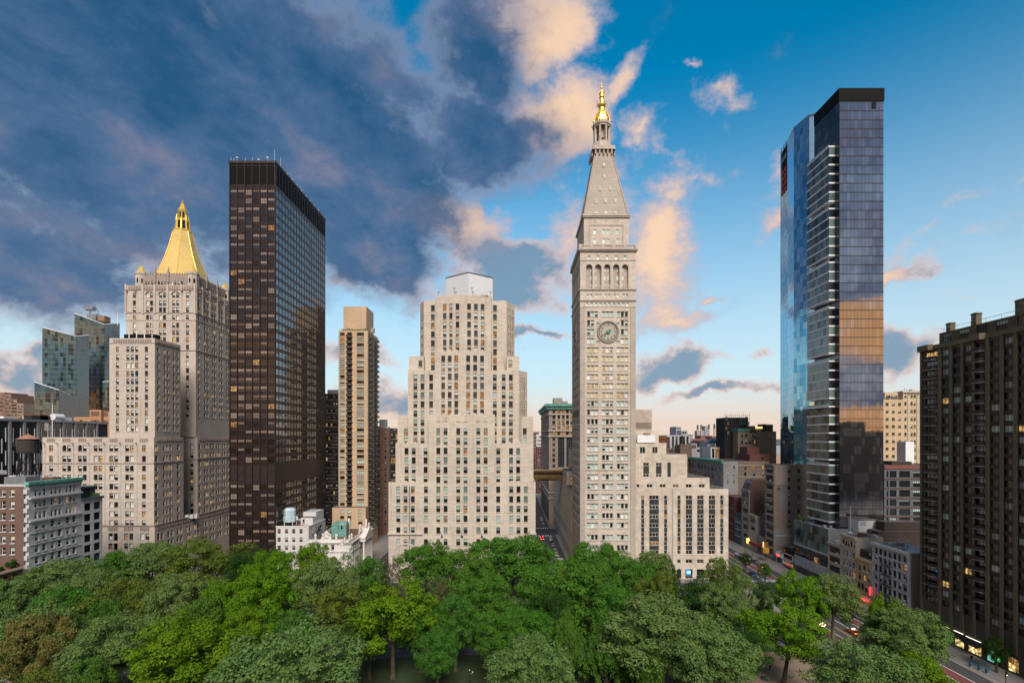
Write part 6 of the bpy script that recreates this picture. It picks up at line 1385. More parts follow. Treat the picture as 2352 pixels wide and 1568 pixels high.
for i in range(5): b = MB(); y = ya+.8+(yb-ya-1.6)*i/4; b.tube((XS+.1,y,zt+.5),(XS+2.2,y,zt+5.2), .09, .09, 4); B.part('glazing_bar', b, 'grey_metal')
b = MB(); b.quad((XS+.13,ya+.8,zt+.6),(XS+.13,yb-.8,zt+.6),(XS+2.13,yb-.8,zt+5.2),(XS+2.13,ya+.8,zt+5.2)); B.part('sloping_glass', b, 'curtain_dark'); B.finish()
B = row('pale_blue_house', 'small pale blue-grey house at the far end of the shop row', 271.6, 280.2, 17.6, 12, 'blue_grey_stone', grid(span(272.2,279.6,4), [4.6,8.4,12.4], 1.2, 2.3, 'white_sash'), cor=('blue_grey_stone',.5,.5)); B.finish()
B = row('dark_red_house', 'dark red brick house just behind the stone annex corner', 280.2, 294.8, 26.0, 16, 'red_brick', grid(span(281,294,5), [6,10.5,15,19.5], 1.3, 2.3, 'loft'), cor=('red_brick',.5,.5)); B.finish()
# long grey block with green copper cornice
ya, yb = 295.0, 396.0; zt = 46.6; z = lambda k: mz('N', k, 300)
cs = [c+d for c in span(ya+2, yb-2, 17) for d in (-1.35,0,1.35)]
B = Bld('long_grey_block', 'long grey stone block with green copper cornice along the wide street', 'building', (XS+8, 300, 0))
B.mass(XS, XS+8.9, ya, yb, 0, zt-.5, 'grey_stone', N=grid(cs, [zt-7.2, zt-12.6, zt-24, zt-29.5], .95, 3.2, 'loft')+grid(cs, [zt-16.5], .8, 1.0, 'loft'), W=[(mx('N',c,ya), mz('N',r,ya)-1, 1.3, 2.1, 'white_sash') for c in (1422,1514) for r in (1030,1125,1228)], depth=.3)
b = MB(); b.box(XS-1.4, XS-.003, ya-.4, yb, zt-1.3, zt); b.box(XS-.9, XS-.003, ya-.2, yb, zt-2.0, zt-1.3); B.part('copper_cornice', b, 'verdigris')
for i in range(60): b = MB(); y = ya+.8+(yb-ya-1.6)*i/59; b.box(XS-1.5, XS-1.1, y-.25, y+.25, zt, zt+.5); B.part('cornice_crest', b, 'verdigris')
b = MB(); b.box(XS-.25, XS-.003, ya, yb, zt-19.4, zt-18.8); B.part('string_course', b, 'grey_stone')
B.mass(XS+8.92, XS+28, ya+.1, 330, 0, mz('N',935,ya), 'tan_grey_brick', W=[(mx('N',c,ya), mz('N',r,ya)-1, 1.3, 2.2, 'loft') for c in (1682,1812,1948) for r in (1030,1128)], depth=.3)
for r in (995,1165): b = MB(); b.box(XS+8.92, XS+28, ya-.12, ya+.09, mz('N',r,ya)-.2, mz('N',r,ya)+.2); B.part('string_course', b, 'cream_stone')
B.mass(mx('N',1745,300), mx('N',2070,300), 300, 318, mz('N',935,300)-1, mz('N',830,300), 'red_brick', W=[(mx('N',1935,300), mz('N',905,300)-.6, 1.2, 1.6, 'loft')], depth=.3)
B.mass(mx('N',1708,306), mx('N',1890,306), 306, 316, mz('N',830,300)-1, mz('N',720,306), 'red_brick', depth=.3)
B.finish()
# white modern roof houses behind it
Y = 340.0; n = lambda c: mx('N', c, Y); nz = lambda r: mz('N', r, Y)
B = Bld('white_roof_house', 'white modern penthouse with tall glazed bays on a rooftop', 'building', (n(1400), Y, 0))
B.mass(n(1165), n(1410), Y, Y+14, 0, nz(725), 'white_metal', W=[(n(c), nz(885), w, nz(745)-nz(885), 'wide') for c, w in ((1203,1.6),(1258,2.4),(1322,2.6),(1385,1.4))], depth=.25)
B.mass(n(1411), n(1680), Y+.5, Y+14, 0, nz(728), 'white_brick', W=[(n(1480), nz(835), 1.4, 2.0, 'loft'), (n(1568), nz(838), 1.4, 2.6, 'loft')], depth=.25)
B.mass(n(1340), n(1480), Y-6, Y-.1, 0, nz(862), 'white_brick', W=[(n(1425), nz(918), 1.3, 1.4, 'loft')], depth=.25)
b = MB(); b.box(n(1582), n(1640), Y-.8, Y+.2, nz(842), nz(785)); B.part('roof_plant', b, 'grey_metal'); b = MB(); b.prism([(n(1680)+.1,Y+2),(n(1960),Y+2),(n(1960),Y+12),(n(1680)+.1,Y+12)], nz(770), nz(728), 0, scale=.8); B.part('skylight_roof', b, 'white_metal'); B.finish()
Y = 360.0
B = Bld('black_roof_house', 'white roof house under a black pyramid roof', 'building', (n(1290), Y, 0))
n = lambda c: mx('N', c, Y); nz = lambda r: mz('N', r, Y)
B.mass(n(1112), n(1400), Y, Y+14, 0, nz(660), 'white_brick', W=[(n(c), nz(712), 1.5, 2.0, 'loft') for c in (1245,1305,1372)]+[(n(1160), nz(712), 4.6, 3.4, 'wide')], depth=.2)
b = MB(); b.prism([(n(1105),Y-.6),(n(1405),Y-.6),(n(1405),Y+15),(n(1105),Y+15)], nz(660), nz(597), 0, scale=.05); B.part('pyramid_roof', b, 'black_paint')
B.mass(n(1402), n(1476), Y+1, Y+12, 0, nz(680), 'white_brick', depth=.2); B.finish()
# netted scaffold tower, tan block, brown tank block
Y = 330.0
B = Bld('netted_scaffold_tower', 'black netted building wrapped in scaffolding on the skyline', 'building', (n(1560), Y, 0))
x0, x1, z1 = n(1380), n(1742), mz('N',250,Y); x0, x1 = mx('N',1380,Y), mx('N',1742,Y)
B.mass(x0+.5, x1-.5, Y+.6, Y+16, 0, z1-1.5, 'netting', depth=.2)
for i in range(13): b = MB(); x = x0+(x1-x0)*i/12; b.tube((x,Y,20),(x,Y,z1+(.6 if i % 3 else 1.4)), .09, .09, 4); B.part('scaffold_pole', b, 'scaffold')
for j in range(24): b = MB(); z = 24+(z1-24)*j/23; b.box(x0, x1, Y-.1, Y+.5, z-.06, z+.06); B.part('scaffold_deck', b, 'scaffold')
for i in range(8): b = MB(); x = x0+.2+(i % 2)*1.1+(0 if i < 4 else (x1-x0)-3); b.box(x, x+1.4, Y-.2, Y-.11, z1-3.4-3.3*(i % 4), z1-1-3.3*(i % 4)); B.part('scaffold_panel', b, 'scaffold')
b = MB(); b.box(mx('N',1590,Y), mx('N',1690,Y), Y-.25, Y-.12, mz('N',400,Y), mz('N',290,Y)); B.part('net_panel', b, 'netting_green'); B.finish()
Y = 322.0; n = lambda c: mx('N', c, Y); nz = lambda r: mz('N', r, Y)
B = Bld('tan_arched_block', 'tan brick block with tall blind arch beside the netted scaffold tower', 'building', (n(1850), Y, 0))
B.mass(n(1572), n(1735), Y, Y+16, 0, nz(488), 'tan_dim', W=[(n(c), nz(r)-1, 1.5, 2.6, 'loft') for c in (1630,1695) for r in (550,650)], depth=.3)
B.mass(n(1736), n(1868), Y+1, Y+16, 0, nz(505), 'tan_dim', W=[(n(c), nz(r)-1, 1.0, 2.4, 'loft') for c in (1808,1832,1856) for r in (560,650)]+[(n(1762), nz(655)-1, 1.6, 2.6, 'loft')], depth=.3)
B.mass(n(1869), n(2135), Y-.5, Y+16, 0, nz(488), 'tan_dim', W=[(n(2022), nz(760), 4.2, nz(580)-nz(760), 'blind_arch')], depth=.4)
b = MB(); b.box(n(1560), n(1750), Y-.5, Y+16.2, nz(488), nz(450)); B.part('copper_cornice', b, 'verdigris_dark')
for a, c, t, m in ((1765,1860,405,'brown_brick'),(1870,1950,420,'concrete'),(1965,2030,380,'dark_brick'),(2030,2130,385,'olive_brick')): b = MB(); b.box(n(a), n(c), Y+3, Y+9, nz(490), nz(t)); B.part('roof_plant', b, m)
b = MB(); b.box(n(1862), n(1965), Y+2.4, Y+2.9, nz(448), nz(418)); B.part('lit_roof_room', b, 'neon_yellow_dim'); B.finish()
Y = 350.0; n = lambda c: mx('N', c, Y); nz = lambda r: mz('N', r, Y)
def water_tank(name, label, x, y, z0, zt, r, htank, legs, matb='wood_tank', matr='rust_roof', group=None):
    T = thing(name, label, 'water tank', (x, y, z0), 0, group); zb = zt-htank-z0; zt = zt-z0
    b = MB(); b.lathe([(r,zb),(r*.97,zt)], 0, 0, 20); b.build('tank', matb, T, False)
    for k in range(5): b = MB(); z = zb+(zt-zb)*(k+.5)/5; b.lathe([(r*1.012,z-.04),(r*1.012,z+.04)], 0, 0, 20); b.build('hoop', 'black_paint', T)
    b = MB(); b.lathe([(r*1.06,zt),(r*.1,zt+r*.52),(r*.1,zt+r*.6),(.02,zt+r*.62)], 0, 0, 20); b.build('cone_roof', matr, T)
    b = MB(); b.prism(octo(0,0,r*1.04), zb-.35, zb-.02); b.build('platform', 'black_paint', T)
    for i in range(legs):
        a = 2*math.pi*(i+.5)/legs; b = MB(); b.tube((r*1.05*math.cos(a),r*1.05*math.sin(a),0),(r*.8*math.cos(a),r*.8*math.sin(a),zb-.35), .16, .14, 5); b.build('leg', 'black_paint', T)
        c = 2*math.pi*(i+1.5)/legs; b = MB(); b.tube((r*1.0*math.cos(a),r*1.0*math.sin(a),zb*.12),(r*.85*math.cos(c),r*.85*math.sin(c),zb*.85), .08, .08, 4); b.tube((r*.85*math.cos(a),r*.85*math.sin(a),zb*.85),(r*1.0*math.cos(c),r*1.0*math.sin(c),zb*.12), .08, .08, 4); b.build('brace', 'black_paint', T)
    b = MB(); b.tube((0,0,0),(0,0,zb), .25, .25, 8); b.build('riser_pipe', 'grey_metal', T); return T
B = Bld('brown_roof_block', 'plain brown rooftop block carrying a dark water tank', 'building', (n(800), Y, 0)); B.mass(n(715), n(885), Y, Y+12, 0, nz(692), 'brown_plain', depth=.2); B.finish()
water_tank('rooftop_water_tank', 'small dark water tank on the plain brown rooftop block', n(770), Y+4, nz(692), nz(575), 1.95, 3.6, 6, matr='black_paint')
Y = 420.0; n = lambda c: mx('N', c, Y); nz = lambda r: mz('N', r, Y)
B = Bld('white_grid_block', 'white concrete grid apartment block on the distant skyline', 'building', (n(690), Y, 0))
B.mass(n(512), n(858), Y, Y+26, 0, nz(545), 'white_brick', W=[(n(605+k*54), nz(r)-1.6, 1.8, 2.6, 'loft') for k in range(5) for r in (580,617,655,692,728)]+[(n(540), nz(r)-1.5, 2.0, 2.2, 'loft') for r in (590,630,670,710)], depth=.5)
B.mass(n(755), n(850), Y+4, Y+16, nz(545)-.5, nz(475), 'white_brick', W=[(n(c), nz(r), 1.6, 1.6, 'loft') for c in (780,815) for r in (520,500)], depth=.3); B.finish()
B = Bld('scaffolded_orange_block', 'orange netted roof storey right of the stone annex top', 'building', (mx('N',460,400), 400, 0)); x0, x1 = mx('N',398,400), mx('N',525,400)
B.mass(x0, x1, 400, 412, 0, mz('N',570,400), 'orange_net', W=[(x, mz('N',625,400), 1.1, 1.4, 'loft') for x in span(x0,x1,5)], depth=.2)
for r in (570,600,635): b = MB(); b.box(x0-.3, x1+.3, 399.3, 400.0-.003, mz('N',r,400)-.2, mz('N',r,400)+.2); B.part('scaffold_deck', b, 'scaffold_orange')
B.finish()
simple('brown_side_house', 'low brown roofs below the white grid block', mx('N',510,380), mx('N',720,380), 380, 395, mz('N',745,380), 'brown_plain', 7, 2, w=1.2, h=1.5, foot=mz('N',800,380)).finish()
simple('small_white_house', 'tiny white house with four windows behind the brown rooftop block', mx('N',870,400), mx('N',962,400), 400, 410, mz('N',672,400), 'white_brick', 3, 2, w=1.0, h=1.2, foot=mz('N',735,400), top=1.0).finish()
# office and towers right of the pod tower
Y = 215.0; o_ = lambda c: mx('O', c, Y); oz = lambda r: mz('O', r, Y)
B = Bld('blue_grey_office', 'blue-grey loft office with wide dark windows behind the white loft', 'building', (o_(1600), Y, 0))
B.mass(o_(1448), o_(1860), Y, Y+24, 0, oz(200), 'blue_grey_stone', W=[(o_(c), oz(r)-1.5, w, 2.9, 'wide') for r in (278,363,447,530,613,690) for c, w in ((1525,3.0),(1627,4.8),(1738,3.6),(1475,.8))], depth=.35)
b = MB(); b.box(o_(1448)-.1, o_(1860), Y-.3, Y-.003, oz(232), oz(198)); B.part('cornice', b, 'red_brick')
for r in (320,405,490,572,655): b = MB(); b.box(o_(1448), o_(1860), Y-.12, Y-.003, oz(r)-.3, oz(r)+.3); B.part('string_course', b, 'red_dim')
B.mass(o_(1560), o_(1740), Y+3, Y+14, oz(200)-.5, oz(170), 'dark_brick'); B.finish()
Y = 194.0; o_ = lambda c: mx('O', c, Y); oz = lambda r: mz('O', r, Y)
B = Bld('white_penthouse', 'small white rooftop penthouse with ladder above the yellow house', 'building', (o_(1330), Y, 0))
B.mass(o_(1218), o_(1380), Y, Y+8, 0, oz(690), 'white_brick', W=[(o_(1260), oz(742), 2.4, 1.9, 'pane_wide'), (o_(1255), oz(835), 2.4, 2.0, 'loft')], depth=.2)
B.mass(o_(1381), o_(1462), Y+.6, Y+8, 0, oz(695), 'white_brick', W=[(o_(1440), oz(725), .6, .9, 'loft')], depth=.2)
b = MB()
for d in (0,.5): b.tube((o_(1392)+d,Y-.9,oz(850)),(o_(1410)+d,Y+.2,oz(698)), .05, .05, 4)
for k in range(9): t = k/9; b.tube((o_(1392)+(o_(1410)-o_(1392))*t,Y-.9+1.1*t,oz(850)+(oz(698)-oz(850))*t),(o_(1392)+(o_(1410)-o_(1392))*t+.5,Y-.9+1.1*t,oz(850)+(oz(698)-oz(850))*t), .04, .04, 4)
B.part('ladder', b, 'dark_metal'); B.finish()
Y = 188.0; o_ = lambda c: mx('O', c, Y); oz = lambda r: mz('O', r, Y)
B = Bld('dark_brick_annex', 'dark brick rear block with rooftop ducts behind the white loft', 'building', (o_(1560), Y, 0))
B.mass(o_(1395), o_(1800), Y+.2, Y+5.6, 0, oz(785), 'dark_brick', depth=.2); B.mass(o_(1465), o_(1800), Y+1, Y+5.4, oz(785)-.5, oz(705), 'dark_brick', depth=.2)
for a, c, t in ((1530,1560,690),(1600,1690,728)): b = MB(); b.tube((o_(a),Y+2,oz(t)),(o_(c),Y+2,oz(t)), .35, .35, 8); b.tube((o_(a),Y+2,oz(t)),(o_(a),Y+2,oz(t)-2.5), .3, .3, 8); B.part('duct', b, 'rust_roof' if a > 1590 else 'grey_metal')
b = MB(); b.lathe([(1.6,oz(820)),(1.6,oz(790)),(.3,oz(770)),(.1,oz(765))], o_(1712), Y-8, 12); B.part('roof_tank', b, 'grey_metal'); B.finish()
Y = 320.0
B = simple('beige_apartment_tower', 'beige brick apartment tower with small dark windows right of the pod tower', mx('K',770,Y), mx('L',42,Y), Y, 345, mz('K',712,Y), 'beige_brick', 3, 14, w=1.9, h=1.7, foot=18)
B.mass(mx('K',780,Y+3), mx('K',862,Y+3), Y+3, Y+14, mz('K',712,Y)-.5, mz('K',668,Y+3), 'beige_brick', W=[(x, mz('K',705,Y+3), 1.4, 2.0, 'loft') for x in span(mx('K',785,Y+3), mx('K',860,Y+3), 5)], depth=.2); B.finish()
Y = 335.0
B = simple('ornate_beige_block', 'ornate cream block with tall piers beside the dark apartment slab', mx('L',38,Y), mx('L',190,Y), Y, 360, mz('L',800,Y), 'beige_brick', 6, 12, w=1.5, h=2.2, foot=30, cornice=('cream_stone',.9,1.2))
for c in (78,148): b = MB(); b.box(mx('L',c,Y)-.7, mx('L',c,Y)+.7, Y-.35, Y-.003, 20, mz('L',830,Y)); B.part('pier', b, 'cream_stone')
B.finish()
b_ = simple('low_brown_roof', 'low roof with white plant box below the beige tower', mx('L',-20,250), mx('L',200,250), 250, 275, mz('L',1345,250), 'red_dim', 4, 1, w=2, h=2, roof='roof_brown'); bq = MB(); bq.box(mx('L',58,262), mx('L',122,262), 262, 268, mz('L',1345,250)-.5, mz('L',1180,262)); b_.part('cooling_plant', bq, 'white_metal'); b_.finish()

# ================================================================== left foreground: houses on the north side of the park (south fronts at X = -153)
XN = -153.0
def build_left_front():
    y0, y1 = 153.1, 171.6; zt = 46.0
    B = Bld('white_terracotta_house', 'white terracotta apartment house with green copper cornice and brick side', 'building', (XN-4, 160, 0))
    cols = [my('B',c,XN) for c in (263,315,375,425,483,527)]; z0 = mz('B',925,155.8); fh = 3.66
    S = [(c, z0-1.1-fh*i, 1.45, 2.2, 'white_sash') for i in range(8) for c in cols]
    tri = [my('B',c,XN) for c in (256,288,318,370,398,428,476,502,530)]
    S += [(c, mz('B',r,155.8)-1.1, 1.05, 2.3, 'white_sash') for r in (690,770,850) for c in tri]
    xw = XN-38; W = [(mx('B',c,y0), mz('B',r,y0)-1.1, 1.4, 2.3, 'white_sash') for c in (37,100,-28,-90) for r in (690,775,857,940,1020,1100)]
    B.mass(xw, XN, y0, y1, 0, zt, 'white_terracotta', S=S, depth=.4, parapet=.6)
    b = MB(); 
    ops = [(c-w/2-xw, c+w/2-xw, z, z+h) for (c, z, w, h, st) in W]
    b.facade((xw,y0-.5), (1,0), (0,-1), XN-1.0-xw, 0, zt-.6, ops, .45); B.part('brick_side_wall', b, 'brown_brick')
    for c, z, w, h, st in W: B.win(st, (c, y0-.22, z), w, h, 0)
    b = MB(); b.box(XN-.9, XN+.95, y0-1.0, y1+.3, zt-.1, zt+.75); b.box(XN+.003, XN+.6, y0-.6, y1+.1, zt-.7, zt-.1); B.part('copper_cornice', b, 'verdigris')
    for i in range(26): b = MB(); y = y0+.3+(y1-y0-.6)*i/25; b.box(XN+.003, XN+.5, y-.14, y+.14, zt-1.2, zt-.7); B.part('dentil', b, 'white_terracotta')
    for i in range(9): z = z0+1.6-fh*i; b = MB(); b.box(XN+.003, XN+.22, y0, y1, z-.12, z+.12); B.part('string_course', b, 'white_terracotta')
    for r, e in ((725,.8),(885,.6),(655,.3)): b = MB(); z = mz('B',r,155.8); b.box(XN+.003, XN+e, y0-.1, y1, z-.25, z+.25); B.part('cornice', b, 'white_terracotta')
    for c in (288,398,502):
        yc = my('B',c,XN); z = mz('B',735,155.8); b = MB(); k = 8
        for i in range(k):
            a0, a1 = math.pi*i/k, math.pi*(i+1)/k; P = [(XN+.35, yc+r*math.cos(a), z-.2+r*.42*math.sin(a)) for r, a in ((2.2,a0),(2.7,a0),(2.7,a1),(2.2,a1))]
            b.quad(*P)
        B.part('arched_hood', b, 'white_terracotta')
    for i in range(14): b = MB(); z = 4+i*3; b.box(XN-.95-.25*(i%2), XN-.003, y0-.58, y0-.003, z, z+1.5); B.part('quoin', b, 'white_terracotta')
    # roof clutter
    for x, y, w, d, h, m in ((-162,160,7,5,2.6,'grey_metal'),(-172,158,8,6,3.2,'dark_metal'),(-158,166,4,3,1.8,'roof_brown'),(-180,165,10,5,4,'white_metal'),(-168,168.5,12,2.5,2.2,'white_metal')): b = MB(); b.box(x-w/2, x+w/2, y-d/2, y+d/2, zt-.6, zt-.6+h); B.part('roof_plant', b, m)
    B.finish()
    clutter(B, xw+2, XN-2, y0+1.5, y1-1, zt-.6, 9)
    # white panelled neighbour
    ya, yb = 171.8, 180.6; zp = 38.6
    C = Bld('white_panel_house', 'plain white panelled house with large square dark windows', 'building', (XN-4, 176, 0))
    cs = [my('B',c,XN) for c in (621,688)]
    C.mass(XN-20, XN, ya, yb, 0, zp, 'white_panel', S=[(c, mz('B',r,my('B',621,XN))-1.35, 2.7, 2.7, 'big_dark') for c in cs for r in (790,865,938,1012,1085,1160)], depth=.3, parapet=.5)
    C.mass(XN-18, XN-1.0, ya+.2, yb-2, zp-.5, zp+4.0, 'curtain_core', depth=.2)
    C.curtain((XN-.95,ya+.2), (XN-.95,yb-2), zp-.2, zp+3.6, 3, 1, [('curtain_olive',1)], off=.03)
    b = MB(); b.box(XN-20, XN-.4, ya, yb-1.8, zp+4.0, zp+4.5); C.part('roof_slab', b, 'blue_grey_stone'); b = MB(); b.box(XN-.6, XN+.5, ya-.1, yb+.2, zp-.3, zp+.5); C.part('cornice', b, 'blue_grey_stone')
    for y in (177.5,179.4): b = MB(); b.lathe([(.5,zp),(.8,zp+.6),(.5,zp+1.3),(.1,zp+1.7)], XN-.8, y, 7); C.part('potted_shrub', b, 'hedge')
    C.finish()
    # red brick low house with arched windows and roof terrace
    D = Bld('red_terrace_house', 'low red brick house with arched windows and roof terrace at left edge', 'building', (XN-4, 145, 0))
    D.mass(XN-26, XN+.6, 128, 150.6, 0, 20.8, 'red_brick', S=[(y, 15.2, 1.7, 4.0, 'red_arch') for y in (131,134.6,138.2,141.8,145.4,148.4)]+[(y, 8.6, 1.5, 3.0, 'white_sash') for y in (131,134.6,138.2,141.8,145.4,148.4)], depth=.4, parapet=.9)
    for z in (20.4,13.4): b = MB(); b.box(XN+.603, XN+1.0, 128, 150.6, z-.3, z+.3); D.part('stone_band', b, 'cream_stone')
    for y in (136.4,143.6,147): b = MB(); b.lathe([(.35,13.7),(.2,14.0),(.4,14.4),(.35,14.9),(.1,15.1)], XN+.9, y, 8); D.part('stone_urn', b, 'cream_stone')
    b = MB(); b.box(XN-1.5, XN+.62, 150.62, 153.0, 0, 19.6); D.part('stone_pier', b, 'cream_stone')
    D.finish()
    for x, y, s in ((XN-1.5,149.3,1.0),(XN-1.6,146,.6)):
        t = thing('terrace_shrub', 'dark leafy shrub on the red house roof terrace' if s == 1.0 else 'smaller leafy shrub at the front of the red house roof terrace', 'shrub', (x, y, 19.9)); shrub(t, 1.5*s, 3.6*s)
    t = thing('garden_umbrella', 'folded white garden umbrella on the red house roof terrace', 'umbrella', (XN-2.0, 143.2, 19.9))
    b = MB(); b.tube((0,0,0),(0,0,4.2), .06, .06, 6); b.build('pole', 'white_metal', t); b = MB(); b.lathe([(.34,1.0),(.42,1.6),(.25,3.4),(.05,4.3)], 0, 0, 8); b.build('folded_canopy', 'white_paint', t)
    water_tank('wooden_water_tower', 'dark wooden water tower with brown cone roof on the brick house roof', mx('V',467,165), 165, zt-.6, mz('V',982,165), 2.95, mz('V',982,165)-mz('V',1200,165), 6)
masonry('white_panel', (.60,.61,.62), 4.5, 1.8, .02, .75, .1)
WST['big_dark'] = dict(frame='dark_metal', vb=(.3,), hb=(.7,), t=.09, var=[(3,0,None,'pane_dark'),(1,0,None,'pane_sky')])
WST['red_arch'] = dict(frame='black_paint', vb=(.5,), hb=(.4,), t=.1, arch=1.0, stone='red_brick', var=[(1,0,None,'pane_dark')])
def leaf_cloud(rng, n, cen, rad, size, up=.35, flat=1.0):
    """n leaf-sized rhombs on and inside lumps"""
    d = rng.normal(size=(n,3)); d /= np.linalg.norm(d, axis=1)[:,None]; r = rng.uniform(.45,1.0,size=(n,1))**.5
    fl = rng.random(n) < .62; d[fl,2] = np.abs(d[fl,2]); p = cen+d*r*rad; nrm = d+rng.normal(size=(n,3))*.36; nrm[:,2] += up; nrm /= np.linalg.norm(nrm, axis=1)[:,None]
    a = np.cross(nrm, rng.normal(size=(n,3))); a /= np.linalg.norm(a, axis=1)[:,None]; b = np.cross(nrm, a); s = size*rng.uniform(.6,1.3,size=(n,1))
    return np.stack([p-a*s, p-b*s*.6, p+a*s, p+b*s*.6], axis=1)
def leaves_mesh(name, quads, mats):
    n = len(quads); me = bpy.data.meshes.new(name); me.vertices.add(n*4); me.vertices.foreach_set('co', quads.reshape(-1).astype(np.float32))
    me.loops.add(n*4); me.loops.foreach_set('vertex_index', np.arange(n*4, dtype=np.int32)); me.polygons.add(n); me.polygons.foreach_set('loop_start', np.arange(0, n*4, 4, dtype=np.int32)); me.polygons.foreach_set('loop_total', np.full(n, 4, dtype=np.int32))
    for m in mats: me.materials.append(MATS[m])
    me.update(); me.validate(); return me
def foliage(name, col, trans=.3, var=.28):
    m = bpy.data.materials.new(name); m.use_nodes = True; nt = m.node_tree; nt.nodes.clear()
    g = nt.nodes.new('ShaderNodeNewGeometry'); oi = nt.nodes.new('ShaderNodeObjectInfo')
    c = _mix(nt, g.outputs['Random Per Island'], sc3(col, 1-var), sc3(col, 1+var))
    yel = tuple(v*k for v, k in zip(col, (1.25, 1.05, .8)))
    c = _mix(nt, _ramp(nt, _noise(nt, g.outputs['Position'], .35, 3), .4, .65), c, _mix(nt, .6, c, yel))
    hs = nt.nodes.new('ShaderNodeHueSaturation'); nt.links.new(c, hs.inputs['Color'])
    mr = nt.nodes.new('ShaderNodeMapRange'); nt.links.new(oi.outputs['Random'], mr.inputs[0]); mr.inputs[3].default_value = .488; mr.inputs[4].default_value = .512; nt.links.new(mr.outputs[0], hs.inputs['Hue'])
    d = nt.nodes.new('ShaderNodeBsdfDiffuse'); t = nt.nodes.new('ShaderNodeBsdfTranslucent'); mx_ = nt.nodes.new('ShaderNodeMixShader'); out = nt.nodes.new('ShaderNodeOutputMaterial')
    nt.links.new(hs.outputs[0], d.inputs[0]); nt.links.new(hs.outputs[0], t.inputs[0]); mx_.inputs[0].default_value = trans; nt.links.new(d.outputs[0], mx_.inputs[1]); nt.links.new(t.outputs[0], mx_.inputs[2]); nt.links.new(mx_.outputs[0], out.inputs[0])
    MATS[name] = m
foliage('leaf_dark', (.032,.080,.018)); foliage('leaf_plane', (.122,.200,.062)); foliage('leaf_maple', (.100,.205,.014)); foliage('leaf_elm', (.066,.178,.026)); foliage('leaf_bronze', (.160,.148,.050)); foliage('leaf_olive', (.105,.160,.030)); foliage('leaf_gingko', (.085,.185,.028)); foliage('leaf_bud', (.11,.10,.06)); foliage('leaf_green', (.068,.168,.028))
plain('bark', (.075,.058,.045), .95, 0, .3, 1.5); plain('bark_pale', (.20,.17,.13), .95, 0, .35, 1.2)
_shr = {}
def shrub(t, r, h, mat='leaf_dark'):
    key = (round(r,1), round(h,1), mat)
    if key not in _shr:
        rng = np.random.default_rng(5); q = np.concatenate([leaf_cloud(rng, 110, np.array([rng.normal()*r*.35, rng.normal()*r*.35, h*rng.uniform(.25,.85)]), r*.5, .22) for _ in range(9)]); _shr[key] = leaves_mesh('foliage', q, [mat])
        b = MB(); b.tube((0,0,0),(0,0,h*.6), .09, .04, 5); _shr[key+('s',)] = b.mesh('stem', ['bark'])
    inst('foliage', _shr[key], t, (0,0,0)); inst('stem', _shr[key+('s',)], t, (0,0,0))
build_left_front()
